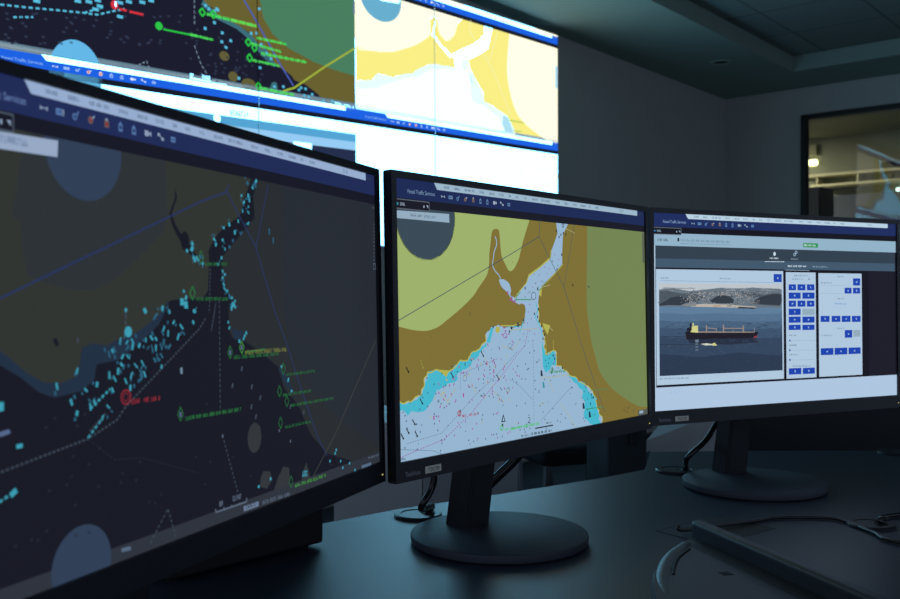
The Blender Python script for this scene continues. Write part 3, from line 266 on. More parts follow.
  ('L','sand',3,1.4,0,[255,133.2,256.4,137.4,254.5,141.5,256.6,145.5,256.2,149.7,254.8,153.5,258,157,259.8,160.6,264.3,163.5,265.7,166.6,264,169.7,265.2,172.9,269,175.3,266.9,176.9,267.2,178.9,268.5,183.5,265.5,187.7,269.7,191.9,268.4,196.6,274,197.6,279.4,196.6,282.4,194,287.5,192.5,291.6,194,294.2,196.5,292.2,199,294.2,201.7,292.4,204.1,293.5,206.7,293.6,209.2,292.2,211.6,297.1,213.5,302.7,213.1,305.8,216.5,310.4,219.2,316.5,221,320.4,224.2,322.2,226.7,326.3,228.1,330.6,229,335,229.2,340.5,232,342.2,235.8,347.4,236.9,351.7,238.9,356.7,240.3,361,242.3,368.2,244.6,372.6,248.4,378.3,251.9,379.9,256.2,383.9,259.4,383.2,262.9,386.3,266,387.4,269.4,387.8,272.7,389.3,276,393.7,279.1,392.9,282.6,396.5,286,401.8,288.8,402.1,292.6,400.4,296]),
  ('L','sand',3,1.4,0,[234.5,99.6,261.5,87.1,283.1,76.1]),('P','sand',3,[62.1,203.8,82.9,206.1,77.5,212.9]),('P','sand',3,[263.4,157.6,280.5,160.9,274.2,172.6,266.6,163.5]),('P','sand',3,[259,114.8,264.1,111.8,262,124.5,257,122.5]),('E','sand',3,171.4,163.3,4.5,3.8),('P','land',3,[269.6,179,286.1,179.6,286.8,191.5,271.8,196.3]),('L','sand',4,0.8,0,[269.6,179,271.1,196.3,286.8,192.3,286.1,179.6]),('L','line',4,0.9,0,[-5,152.1,203.4,71.8,259.3,49.4,261.6,28.3]),
  ('L','line',4,0.9,0,[259.3,49.4,275.7,69.3,313.1,112.4,351.4,185.9,407,281.8]),('L','line',4,0.8,0,[313.1,112.4,329.3,63.5,339.6,29.6]),('L','purple',4,0.9,4,[1.1,292.2,37.4,286.2,71.8,281.1,119.7,256.7,182.1,214.6,213.9,191.2,225.6,184.1,232.7,162.7]),('L','grey',4,0.7,4,[13.3,278.4,68.1,273.9,128.6,236.2,166.9,217.3,210.7,190.1]),('L','grey',4,0.7,4,[242.1,178,242.6,216.5,241.4,277.8]),('L','grey',4,0.5,0,[255.7,279.2,327.2,241.9]),
  ('L','grey',4,0.5,0,[1.3,283.4,52.3,290.9,72.7,298.2]),('L','grey',4,0.7,4,[192.9,222.7,214.5,233.6,239.9,251.8]),('L','grey',4,0.6,3,[101.1,228.8,101.6,211.4,170.5,197.4]),('L','buff',4,0.7,0,[66.6,231.2,79.4,239.1,93.1,226.4]),('L','buff',4,0.7,0,[147,194.4,152.5,205.6]),('L','buff',4,0.7,0,[120.6,223.2,128.7,234.4]),('L','buff',4,0.7,0,[163.4,235.3,181.1,250.5]),('L','buff',4,0.7,0,[301.2,261.9,322.2,281.9,332.9,295.1]),
  ('L','buff',4,0.7,0,[257.3,226.1,320.4,226.3]),('L','buff',4,0.7,0,[274.3,227.2,284.1,244.6]),('L','buff',4,0.7,0,[194.5,164.5,252.4,164.1]),('L','buff',4,0.7,0,[252.9,259.6,264.8,256.8]),('L','buff',4,0.7,0,[179.9,183.2,201.3,187.8,214.2,178]),('L','buff',4,0.7,0,[276.3,161.8,286.5,168]),('L','buff',4,0.7,0,[319.2,35.8,341.1,40.8]),('L','buff',4,0.7,0,[262.4,112.8,281.3,109.7]),('D','dot',4,1.6,1.8,0,[299.2,285.1,232.4,212.7,206.2,256.1,198.7,188.2,142.7,219.7,351.1,258.7,148.2,201.9,155.1,209.6,123.2,289.2,176.2,246.6,234.9,193.4,268.1,290.3,264.7,278.3,153,240.3,166,285.5,114.4,286.9,328.9,243.3,253.4,241.7,245,191.5,353.9,285.7,168.5,239.7,223.9,254.8,215.2,176.4,292.7,282.8,225.9,206.9,72.7,281.1,36.6,229.8,67.6,281.2,138.7,266,56.2,251.7,28.2,286.4,12,254.9,59.8,254.6,209.2,276.9,269.6,282.7,328.4,291.2,311.1,281.3,158.3,196.3,228.9,213.7,199.1,223.4,173.9,185,207.1,228,33.1,244.5,76,222.3,81.4,242.9,212.4,285.9,248.6,205.6,139.5,238.6,254.5,203.5,174.8,232.3,100.5,251.6,68.1,284.8,356.4,289.7,143.3,236.8,137.7,238.3,286.9,225.1,209.3,208.5,10.3,249,301.7,275.2,135.3,232.5,67.8,241.4,27,259.8,62.9,238.6,128.9,228.7,266.1,228.3,27.8,272.5,226.1,283.9,253.2,243.4,117.2,227,285.7,209.6,176.8,234.4,164,201.5,140.5,260.7,336.8,264.3,224.7,184.8,231.1,269.7,145.1,238.7,38.3,232.4,33.6,228.7,251,205.9,326.7,243.1,245.4,228.3,195.8,186.1,59.4,229.9,161.1,222.6,246,238.9,261.5,269.1,73,246.3,131.9,258.1,363.5,274.8,222.4,289.4,9,282.5,255.2,260.4,33.9,268.6,272.6,197.9,261.3,257.8,61.8,270.1,45.9,242.6,144.5,199.6,191.7,234,65.5,292.7,160.4,285.7,225.9,280.4,160.9,262,110.2,199.7,27.9,259.8,56.5,262.2,278.9,230.6,232.4,286.1,155.1,206.2,181.5,220.7,145.1,288.8,100,252.6,161,242.1,296.5,215.8,221,286.2,225.6,225.2,217.7,224.4,176.8,289.5,283.6,266.5]),
  ('D','purple',4,1.5,2,0,[120.2,195.7,89.6,278.7,64.9,260,107.3,210.7,117.5,202.7,192.1,285.8,116.5,244,200.5,211.7,77,245.1,106.5,209.6,176.9,198.7,177.9,248.4,109.2,265.1,99.9,270.6,199.2,233.8,156.4,285.2,166,261.9,187.5,287,167.2,290.1,92.8,239.9,155.1,214,205.5,215.5,121.2,274.7,75.7,277.5,102.8,209.8,196.3,281.4,170.4,223.5,134.1,197,183.1,218.6,91.7,241.6,200.7,182.5,87.1,215.9,87.2,206.9,145.1,209.6,105,258.1,186,223.8,174.4,186.2,128.9,269.7,99.6,257.6,144.8,216.7,212.6,220.8,121.6,242,96.1,265.4,142,239.9,131,286.7,209.4,277.4]),
  ('D','magenta',4,3.2,1.3,1,[124.7,195.3,72.3,237.4,75.3,233.2,159,238.2,208.2,219.6,64.3,229.4,85.6,232.6,183.2,207.5,159.4,235,112.8,211.4,188.4,239.6,166,205.2,200,178.2,72.3,223.8,152.1,180.3,121,196.4,115.3,225.4,181.3,210.7,172.7,245.2,90.3,216.2,162.7,217.4,143.7,215.1,150.7,223.5,163.7,202.5,64.2,219.7,182.6,233.4]),('D','magenta',4,3,1.3,-1,[122.2,225.9,63.2,255.2,169,260.6,99.9,203.1,66.3,244.7,131.6,203.6,159,230.7,93,213,133.9,219.1,131.8,203.2,161,199.8,82.5,222.5,90.1,222,162.9,198.7]),
  ('D','buff',4,3.2,1.1,0.8,[171.6,247.2,174.8,219.9,119.5,205.3,122.8,195.6,77.9,216.5,78.1,215.8,139,202.4,74.4,229.7,188.5,195.3,145.1,241.1,191.4,247.6,184.1,203.8,50.4,255,164.4,207.6,117,213.1,71.4,229.7]),('D','buff',4,3.2,1.1,-0.8,[139.7,268.6,150.5,223.6,175.9,272.5,205,276.6,79.1,240.4,189.8,237.2,160.1,227.4,58.1,234.7,69.6,231,109.1,214.3]),('D','blue_dot',4,1.4,1.6,0,[156.6,220.1,175.8,280.7,30.4,280.7,232.5,179.2,243.9,229,171.9,183.3,168.8,239.8,273.8,257,241.6,276.1,158.8,186.6,178.4,253.6,34.9,233.8,30,247,144.3,187.4,99.6,252.4,115.5,212.1]),
  ('D','grey',4,1,2.2,1,[334.1,266,35.7,261.6,116.2,291.2,214.4,283.1,322.7,250.5,108.9,276.2,7.3,245.2,368.6,285.8,179.4,252.9,142.7,224.4,279.1,196.7,18,236.6,231,213.1,78.6,266.6,322.7,234.6,202.5,180,166,207.4,223.6,178.6,171.3,241.1,129.7,288.6,151.3,218.8,357.5,262.8]),('D','magenta',4,2,4.5,0,[192.4,119.8,200,126.3,206.1,130.1,162.6,211.6,149.7,201.8,106.4,235.3,55.7,255.6]),('D','navy',5,2.1,3,0,[308.1,44.5,319.6,43.5,303.7,47.7,313.5,42.2,297.5,40,297.7,89.6,253.9,114.8,227.6,114,254.8,140,246.3,145.7,252.9,149.6,256.1,155.5,260.9,161.5,264.1,167.4,267.4,172.4,263.8,177.1,211.9,158.4,223.3,152.9,197.7,161.8,309,70.3,288.9,203.5,285.5,199.3,283.2,217,281.4,220.8,306.2,216.3,375.9,260.1,374.1,255.8,360.9,244.4,371.7,268.1,379.8,260.4]),
  ('L','sand',3,1.3,0,[209.8,122.6,231.1,107.3,236.2,97.6,261.5,86.5,283.1,74.7,285.5,65.1]),('L','sand',3,1,0,[312.2,82.7,293,95.1,265.5,111.2]),('D','purple',4,1.4,1.6,0,[293,70.8,301.7,76.5,289.2,79.9,280.2,89,270,87.3,274.9,95,257.8,97.3,262.6,105,250.8,107.1,244,112.9,233.9,119.7,240.3,126.4,236.8,134,233.2,143.6,239.6,151.3,231.2,156.9,235.8,166.6,245.6,170.7,229.1,174,242.1,178.3,222.8,170]),('D','green2',4,1.4,2,0,[266,105.9,237.2,118.7,249.1,108,227.3,124.5,255.7,112.8,287.5,78.9,299.7,84.6]),
  ('D','magenta',4,3,1.6,0,[183.6,161.4,186.5,165.2,180.3,169.6,187.8,172.6,192.6,169.1,197.1,128.2,201.7,130.1]),('L','purple',4,0.9,0,[188.9,170.7,188.7,171.9,188,173,186.9,173.7,185.7,173.9,184.5,173.7,183.4,173,182.7,171.9,182.5,170.7,182.7,169.5,183.4,168.4,184.5,167.7,185.7,167.5,186.9,167.7,188,168.4,188.7,169.5,188.9,170.7]),('P','shallow',2,[150.3,176.8,159,160.8,164,160.9,156.1,178.5]),('L','shallow',3,1.2,0,[180.6,158.7,214.7,161.1]),
  ('D','navy',5,2.4,2.6,0,[162.6,159.9,198.9,162.7,194.2,166.3]),('L','sand',4,1.2,0,[177.6,158.7,202.2,159.3,216.5,156.6]),('D','green2',4,2,1.4,0,[211.1,122.6,206.3,124.4,214.4,118.8]),('L','sand',3,1,0,[206.2,126.3,214.3,120.7]),('D','navy',5,1.3,1.8,0,[56.6,219.5,46.3,227.9,45.4,212,69.7,208.5,96.2,208.4,110,201.4,121.2,196.7,87,201.8,268.8,204.4,274.8,208.6,276.7,202.8,269.6,212.3,356.9,250.3,368.3,253.2,364.2,261.2,375.5,272.6,363.7,275.6,359.6,285.6,381,283.5]),
  ('D','purple',5,1.5,3,0,[289.7,199.5,288.1,207.4,360.9,244.4,342.3,235.2]),('D','green',5,1.8,1.8,0,[283.2,218,291.9,220.5,302.6,218.1,307.8,221.4,369.6,274.1,387.2,275.7,375,285]),('L','navy',5,1,0,[315.3,32.5,315.1,33.3,314.7,34.1,313.9,34.5,313.1,34.7,312.3,34.5,311.5,34.1,311.1,33.3,310.9,32.5,311.1,31.7,311.5,30.9,312.3,30.5,313.1,30.3,313.9,30.5,314.7,30.9,315.1,31.7,315.3,32.5]),('L','navy',5,0.7,0,[250.1,123.5,249.7,125.3,248.7,126.9,247.1,127.9,245.3,128.3,243.5,127.9,241.9,126.9,240.9,125.3,240.5,123.5,240.9,121.7,241.9,120.1,243.5,119.1,245.3,118.7,247.1,119.1,248.7,120.1,249.7,121.7,250.1,123.5]),
  ('L','navy',5,0.9,0,[214.3,158.4,214.1,159.3,213.6,160.1,212.8,160.6,211.9,160.8,211,160.6,210.2,160.1,209.7,159.3,209.5,158.4,209.7,157.5,210.2,156.7,211,156.2,211.9,156,212.8,156.2,213.6,156.7,214.1,157.5,214.3,158.4]),('L','grey',5,0.6,0,[112.5,216.2,112.2,217.5,111.5,218.6,110.4,219.3,109.1,219.6,107.8,219.3,106.7,218.6,106,217.5,105.7,216.2,106,214.9,106.7,213.8,107.8,213.1,109.1,212.8,110.4,213.1,111.5,213.8,112.2,214.9,112.5,216.2]),
  ('L','grey',5,0.6,0,[198,183.8,197.7,185.1,197,186.2,195.9,186.9,194.6,187.2,193.3,186.9,192.2,186.2,191.5,185.1,191.2,183.8,191.5,182.5,192.2,181.4,193.3,180.7,194.6,180.4,195.9,180.7,197,181.4,197.7,182.5,198,183.8]),('L','grey',5,0.7,0,[192,235.8,191.8,236.9,191.2,237.9,190.2,238.5,189.1,238.7,188,238.5,187,237.9,186.4,236.9,186.2,235.8,186.4,234.7,187,233.7,188,233.1,189.1,232.9,190.2,233.1,191.2,233.7,191.8,234.7,192,235.8]),
  ('L','black_ink',5,1.3,0,[3.4,267,7,272.6]),('E','black_ink',5,7,272.6,1.2,1.1),('L','black_ink',5,1.3,0,[11.7,262.2,15.4,267.8]),('E','black_ink',5,15.4,267.8,1.2,1.1),('L','black_ink',5,1.3,0,[24.9,266.9,28.6,272.6]),('E','black_ink',5,28.6,272.6,1.2,1.1),('L','black_ink',5,1.3,0,[21.1,253.9,24.8,259.5]),('E','black_ink',5,24.8,259.5,1.2,1.1),('L','black_ink',5,1.3,0,[139.1,187.2,143.5,193.2]),('E','black_ink',5,143.5,193.2,1.2,1.1),
  ('L','black_ink',5,1.3,0,[33.7,233.1,37.5,238.7]),('E','black_ink',5,37.5,238.7,1.2,1.1),('L','black_ink',5,1.3,0,[12.8,198.2,16.5,203.7]),('E','black_ink',5,16.5,203.7,1.2,1.1),('L','black_ink',5,1.3,0,[167.6,215.9,172.2,222.1]),('E','black_ink',5,172.2,222.1,1.2,1.1),('L','black_ink',5,1.3,0,[84.7,208.1,88.8,213.8]),('E','black_ink',5,88.8,213.8,1.2,1.1),('L','navy',5,0.7,0,[4.1,266.7,4.5,270.4]),
  ('L','navy',5,0.7,0,[13.2,261.2,13.6,264.9]),('L','navy',5,0.7,0,[25.6,265.5,26,269.2]),('L','navy',5,0.7,0,[140,186,140.4,190]),('L','navy',5,0.7,0,[133.7,205.4,134.2,209.3]),('L','navy',5,0.7,0,[63.9,236.1,64.3,239.9]),('P','navy',5,[179.2,263.2,183.5,272.8,175,272.9]),('P','water',6,[179.4,266.4,181.4,271.7,177.1,271.6]),('E','black_ink',6,177.3,276.4,1.6,1.8),('P','navy',5,[257.2,216.4,260.3,216.6,262.1,223.7,257.4,223.8]),
  ('P','navy',5,[352.2,265.3,355.6,265.6,357.7,273.2,352.3,273.2]),('P','navy',5,[367.1,278,370.6,278.4,372.7,286,367.2,285.9]),('P','teal',5,[261.2,231.2,264.2,231.4,266,238.6,261.3,238.6]),('P','black_ink',5,[332.3,107,335.5,109.4,334.7,111.5,332.9,110.3]),('P','black_ink',5,[370,109.5,374.6,112,373.8,112.9,370.4,111.2]),('L','crimson',6,1.1,0,[101.2,255,101,256.1,100.4,257.1,99.4,257.7,98.3,257.9,97.2,257.7,96.2,257.1,95.6,256.1,95.4,255,95.6,253.9,96.2,252.9,97.2,252.3,98.3,252.1,99.4,252.3,100.4,252.9,101,253.9,101.2,255]),
  ('L','crimson',6,1,0,[98.3,253.2,98.2,256.7]),('S','crimson',6,2.8,[103.1,258.6,111.3,258.3],1),('S','crimson',6,2.8,[116.3,258.4,135.2,258.5],1),('L','green',6,1.1,0,[178.6,279.4,178.4,280.5,177.8,281.5,176.8,282.1,175.7,282.3,174.6,282.1,173.6,281.5,173,280.5,172.8,279.4,173,278.3,173.6,277.3,174.6,276.7,175.7,276.5,176.8,276.7,177.8,277.3,178.4,278.3,178.6,279.4]),('S','green',6,2.6,[181.7,282.2,191.2,282.2],1),
  ('S','green',6,3,[192.7,282.4,253.9,281.8],1.6),('S','green2',6,2.8,[276.2,219.5,313.3,220.8],1.5),('S','green2',6,1.6,[372.3,250.4,420.3,251.9],1),('L','green2',5,1.2,0,[208,128.2,225.6,127.9,240.2,128.3]),('L','green2',5,1,0,[359.9,274.3,403.2,275]),('L','green2',5,0.9,0,[285.8,217,285.6,218,285,218.8,284.2,219.4,283.2,219.6,282.2,219.4,281.4,218.8,280.8,218,280.6,217,280.8,216,281.4,215.2,282.2,214.6,283.2,214.4,284.2,214.6,285,215.2,285.6,216,285.8,217]),
  ('L','green2',4,1,0,[217.8,118.8,209.7,124.4,208,130.1]),('L','green2',4,0.9,0,[274.6,104.8,262.3,114.7,253.9,116.7]),('L','black_ink',5,1.5,0,[243.8,287.3,282.8,287.4]),('S','black_ink',5,1.8,[267.4,283.6,279.4,283.5],1),('S','slate',5,2.6,[214.4,293.4,230.4,293.7],1),('S','slate',5,3,[233.7,293.3,280.9,293.5],1.5),('L','slate',5,0.9,0,[228.8,272.6,232.7,273,233.3,275.7,228.6,278.7,234.1,279.6]),('S','slate',5,2.4,[1.6,293.6,11,293.9],1),
  ('E','slate_edge',1,48.3,36.3,48.9,48.9),('E','slate',2,48.3,36.3,47.7,47.7),('P','land',0,[0,0,0.1,0,0.1,0.1,0,0.1]),('P','chip',3,[1.2,34.1,86.8,32.4,87.1,42.1,2.2,42.1]),('S','chip_ink',4,2.8,[23.7,37.4,42.1,37.6],1),('S','chip_ink',4,2.8,[45.1,37.7,65.7,37.6],1),('P','scroll',3,[521,31,525.5,31,525.5,75,521,75]),('P','scroll',3,[500,289,527,289,527,296.5,500,296.5]),('P','chip',4,[503,290,514,290,514,294,503,294]),
  ('P','magenta_dim',4,[471.7,282.7,473.3,282.7,473.3,284.1,471.7,284.1]),('P','magenta_dim',4,[468.9,288.1,470.5,288.1,470.5,289.5,468.9,289.5]),('P','magenta_dim',4,[480.9,285.9,482.5,285.9,482.5,287.3,480.9,287.3]),('P','magenta_dim',4,[460.1,283.4,461.7,283.4,461.7,284.8,460.1,284.8]),('P','magenta_dim',4,[459.1,280.6,460.7,280.6,460.7,282,459.1,282]),('P','magenta_dim',4,[455.6,284.2,457.2,284.2,457.2,285.6,455.6,285.6]),
  ('P','magenta_dim',4,[486.8,286.3,488.4,286.3,488.4,287.7,486.8,287.7]),('P','magenta_dim',4,[473.5,280.8,475.1,280.8,475.1,282.2,473.5,282.2]),('P','magenta_dim',4,[469.3,282.8,470.9,282.8,470.9,284.2,469.3,284.2]),('P','magenta_dim',4,[468.7,280.6,470.3,280.6,470.3,282,468.7,282]),('P','magenta_dim',4,[461.9,285.3,463.5,285.3,463.5,286.7,461.9,286.7]),('P','magenta_dim',4,[485.9,288.3,487.5,288.3,487.5,289.7,485.9,289.7]),
  ('P','magenta_dim',4,[475.3,278.5,476.9,278.5,476.9,279.9,475.3,279.9]),('P','magenta_dim',4,[464.6,286.5,466.2,286.5,466.2,287.9,464.6,287.9]),('D','land_dot',3,0.9,1.2,0,[109,181.4,123.6,187.6,54.1,186.9,105.1,197.7,89.6,189.3,54,167.2,61,169.9,128.2,180.7,373.6,155.4,347,167.5,359.1,72.6,374.7,113.2,394.8,118.6,345.2,65.2,339.4,124.8,383.4,68.1,203.2,83.2,249.1,126,248.1,96.3,223.9,60.2,227.1,55,200.2,113.8,222,104.5]),
  ('E','land_dot',2,121.3,143.6,1.6,1.9),('E','land',3,121.3,143.6,1,1.3),('S','sand',3,1.2,[35.9,192.3,40.7,202.5],1),
 ],
 'M3': [
  ('P','c_black',3,[0,0,527,0,527,29.8,0,29.8]),('P','c_blue',4,[0,0,527,0,527,20.6,0,20.6]),('P','c_strip',5,[61.5,-1,507,-1,507,7.2,67,7.2]),('T','c_title',5,4.4,18.5,14.6,'Vessel Traffic Services',44.5),('S','c_word',6,2.6,[78,3.4,88,3.4],1.2),('S','c_word',6,2.6,[96,3.4,106,3.4],1.2),('S','c_word',6,2.6,[114,3.4,133,3.4],1.2),('S','c_word',6,2.6,[141,3.4,151,3.4],1.2),('S','c_word',6,2.6,[159,3.4,171,3.4],1.2),
  ('S','c_word',6,2.6,[178,3.4,188,3.4],1.2),('S','c_word',6,2.6,[197,3.4,203,3.4],1.2),('S','c_word',6,2.6,[211,3.4,219,3.4],1.2),('S','c_word',6,2.6,[228,3.4,236,3.4],1.2),('S','c_word',6,2.6,[246,3.4,258,3.4],1.2),('S','c_word',6,2.6,[265,3.4,287,3.4],1.2),('S','c_word',6,2.6,[297,3.4,308,3.4],1.2),('S','c_word',6,2.6,[317,3.4,327,3.4],1.2),('S','c_word',6,2.6,[337,3.4,347,3.4],1.2),('S','c_word',6,2.6,[355,3.4,368,3.4],1.2),
  ('S','c_word',6,2.6,[376,3.4,382,3.4],1.2),('S','c_word',6,2.6,[392,3.4,402,3.4],1.2),('L','c_word',6,0.7,0,[460.6,3.2,460.3,4.3,459.5,5,458.5,5,457.7,4.3,457.4,3.2,457.7,2.1,458.5,1.4,459.5,1.4,460.3,2.1,460.6,3.2]),('L','c_word',6,0.7,0,[466.6,3.2,466.3,4.3,465.5,5,464.5,5,463.7,4.3,463.4,3.2,463.7,2.1,464.5,1.4,465.5,1.4,466.3,2.1,466.6,3.2]),('S','c_dim',5,2.2,[511,4.5,522,4.5],1),('P','c_icon',6,[73.5,12.3,75.5,13.8,73.5,15.3]),
  ('P','c_icon',6,[79.5,12.3,77.5,13.8,79.5,15.3]),('P','c_icon',6,[75.9,13.3,77.1,13.3,77.1,14.3,75.9,14.3]),('P','c_icon2',6,[86,11.8,91,11.8,91,15.8,86,15.8]),('P','c_blue',7,[87,13.4,90,13.4,90,14.1,87,14.1]),('P','c_icon',6,[91.6,11.8,92.4,11.8,92.4,15.8,91.6,15.8]),('E','c_icon2',6,101.5,14.4,1.9,2.1),('E','c_blue',7,101.5,14.4,1,1.1),('P','c_icon2',6,[102.5,13.3,104.6,10.4,105.2,11,103.2,14]),
  ('E','c_amber',6,115,14.2,2.1,2.4),('E','c_red',7,115,14,1.1,1.2),('P','c_icon',6,[116,12.8,118.2,10.8,118.8,11.4,116.8,13.6]),('P','c_amber',6,[127.5,11.8,131.5,11.8,131.5,16.4,127.5,16.4]),('P','c_red',7,[128.4,13.2,130.6,13.2,130.6,15.4,128.4,15.4]),('P','c_icon',6,[128.2,11.8,129.5,10.2,130.8,11.8]),('P','c_icon2',6,[140.6,16.8,140.6,12.6,142.5,10.2,144.4,12.6,144.4,16.8]),('P','c_blue',7,[141.5,13,143.5,13,143.5,15.4,141.5,15.4]),
  ('P','c_icon2',6,[153.6,16.8,153.6,12.6,155.5,10.2,157.4,12.6,157.4,16.8]),('P','c_blue',7,[154.5,13,156.5,13,156.5,15.4,154.5,15.4]),('P','c_icon',6,[166.5,11.9,170.5,11.9,170.5,15.7,166.5,15.7]),('P','c_icon',6,[170.5,13.5,173.2,12.1,173.2,15.5,170.5,14.1]),('P','c_icon',6,[180,11.6,182.3,11.6,182.3,13.6,180,13.6]),('P','c_icon',6,[184.2,14.2,186.6,14.2,186.6,16.2,184.2,16.2]),('P','c_icon',6,[182,13.2,182.6,12.8,184.6,14.6,184,15]),
  ('P','c_icon2',6,[194.5,11.9,199.5,11.9,199.5,15.7,194.5,15.7]),('P','c_blue',7,[195.4,13.3,198.4,13.3,198.4,14.2,195.4,14.2]),('P','c_tabedge',4,[0,21.5,54,21.5,54,32.3,0,32.3]),('P','c_black',5,[0,22.5,53,22.5,53,31.3,0,31.3]),('E','c_cyan',6,3.5,27,1.6,1.6),('S','c_icon',6,3,[7.5,27,16,27],1),('P','c_icon',6,[44,26,45.6,26,45.6,28.6,44,28.6]),('P','c_icon',6,[48.6,25.6,51.6,25.6,51.6,28.8]),('P','c_base',0,[0,29,527,29,527,296.5,0,296.5]),
  ('P','c_head',1,[0,29.5,527,29.5,527,49,0,49]),('P','c_edge',1,[0,49,4.5,49,4.5,296.5,0,296.5]),('P','c_band',1,[4.5,49,525,49,525,68.3,4.5,68.3]),('P','c_band2',1,[4.5,68.3,525,68.3,525,81.8,4.5,81.8]),('P','c_black',1,[4.5,81.8,527,81.8,527,261,4.5,261]),('P','c_side',2,[459,82.8,524,82.8,524,260.5,459,260.5]),('P','c_foot',1,[0,261.5,527,261.5,527,296.5,0,296.5]),('S','c_text',3,3.6,[8.7,39.9,29.5,40.3],1),
  ('P','c_ink',3,[46.4,36.5,50,36.9,50,41.8,46.4,41.5]),('S','c_textd',3,3.2,[52.1,39.9,152.6,40.2],1),('L','c_textd',2,0.5,0,[52,45.1,152.5,44.6]),('P','c_green',3,[307.1,37.8,340.3,37.8,340.3,44.8,307.1,44.8]),('S','c_white',4,3,[309.1,41.3,338.3,41.3],1.4),('E','c_white',3,243.7,57,2.6,3.2),('S','c_white',3,2.4,[233,63.9,254.8,64],1.3),('L','c_white',3,0.9,0,[222.7,69.7,264.9,69.2]),('L','c_icon',3,1.3,0,[293.3,53.5,293.1,54.3,292.7,55.1,291.9,55.5,291.1,55.7,290.3,55.5,289.5,55.1,289.1,54.3,288.9,53.5,289.1,52.7,289.5,51.9,290.3,51.5,291.1,51.3,291.9,51.5,292.7,51.9,293.1,52.7,293.3,53.5]),
  ('L','c_icon',3,1.3,0,[289.5,57.3,289.3,58.1,288.9,58.7,288.3,59.1,287.5,59.3,286.7,59.1,286.1,58.7,285.7,58.1,285.5,57.3,285.7,56.5,286.1,55.9,286.7,55.5,287.5,55.3,288.3,55.5,288.9,55.9,289.3,56.5,289.5,57.3]),('S','c_icon',3,2.2,[280.1,64.5,295.5,64.7],1),('S','c_white',3,2.6,[272.1,76.1,314.4,75.8],1.3),('L','c_icon',3,0.8,0,[265.7,82.5,320.2,82.8]),('S','c_icon',3,2.6,[328.4,76.3,363.2,76.3],1),
  ('P','c_panel',2,[5.4,84.3,262.2,84.3,262.2,258.1,5.4,258.1]),('P','c_panel',2,[267.8,86,334.5,86,334.5,258.5,267.8,258.5]),('P','c_panel',2,[340.8,86.7,442.2,86.7,442.2,258.2,340.8,258.2]),('P','p_sky',3,[10.7,105.6,258.5,105.6,258.5,244.4,10.7,244.4]),('P','p_hill',4,[10.7,115,33,112.1,68.8,117.2,99.3,114.7,130.4,111.7,162,112.6,194.3,111.5,220.6,111.9,254,113,258.5,114.3,258.5,143.5,253.6,144.3,10.7,140.5]),
  ('P','p_hill2',5,[10.7,117.3,27,116.3,50.7,120.7,71.8,119.5,86.9,123.1,99.2,126.6,86.8,131.9,62.6,133.7,32.7,138.3,10.7,139.4]),('P','p_hill2',5,[168.3,120.6,194.2,118.8,220.5,123,233.8,120.5,253.9,119.7,258.5,136.5,253.7,140.8,213.7,139.1,187.5,136.5,197.4,132.1,210.5,126.7,187.7,125.5]),('P','p_dark',6,[24,131.3,32.8,126.6,50.7,124.7,62.6,127.8,71.7,131.8,62.6,134.9,50.5,138.9,26.8,138.3,10.7,139.6,10.7,137]),
  ('P','p_dark',6,[108.4,131.9,120.9,125.5,133.4,122.8,147.6,124.7,157.1,130.3,155.4,135.9,136.4,136.3,114.5,135.1]),('P','p_dark',6,[197.3,135.3,210.5,126.7,230.4,122.3,247.2,121.3,253.9,121.7,258.5,122.5,258.5,133,253.7,139.3,220.3,138.1]),('P','p_town',7,[96.6,129.3,98,129.3,98,130.5,96.6,130.5]),('P','p_town3',7,[89.9,132,91.6,132,91.6,133.2,89.9,133.2]),('P','p_town3',7,[155.7,122.2,157.5,122.2,157.5,123.7,155.7,123.7]),
  ('P','p_town',7,[170.9,131.5,171.8,131.5,171.8,132.9,170.9,132.9]),('P','p_town3',7,[105.9,119.4,108.1,119.4,108.1,120.5,105.9,120.5]),('P','p_town3',7,[166.8,135.3,168.2,135.3,168.2,136.7,166.8,136.7]),('P','p_town3',7,[115.2,119.5,116.8,119.5,116.8,120.4,115.2,120.4]),('P','p_town2',7,[176.6,134.3,178.1,134.3,178.1,135.8,176.6,135.8]),('P','p_town2',7,[95.9,125.8,98.2,125.8,98.2,126.5,95.9,126.5]),
  ('P','p_town',7,[209.1,131.6,210.2,131.6,210.2,133.1,209.1,133.1]),('P','p_town2',7,[166.9,123.4,169,123.4,169,124.6,166.9,124.6]),('P','p_town2',7,[80.3,128.3,82.1,128.3,82.1,129.4,80.3,129.4]),('P','p_town3',7,[180,127.1,181,127.1,181,128.1,180,128.1]),('P','p_town2',7,[152,119.7,153.9,119.7,153.9,120.7,152,120.7]),('P','p_town',7,[135.6,136.3,136.9,136.3,136.9,137.1,135.6,137.1]),('P','p_town',7,[202.5,136.2,203.8,136.2,203.8,137.1,202.5,137.1]),
  ('P','p_town3',7,[207.4,125.9,208.8,125.9,208.8,126.7,207.4,126.7]),('P','p_town2',7,[162,121.1,164.4,121.1,164.4,122.5,162,122.5]),('P','p_town2',7,[96.6,125.1,99,125.1,99,126.3,96.6,126.3]),('P','p_town',7,[64.2,129.5,65.9,129.5,65.9,130.2,64.2,130.2]),('P','p_town2',7,[71.1,132.9,72.6,132.9,72.6,134.2,71.1,134.2]),('P','p_town2',7,[105.4,130.2,106.5,130.2,106.5,131.1,105.4,131.1]),('P','p_town',7,[186.6,124.5,188.7,124.5,188.7,125.3,186.6,125.3]),
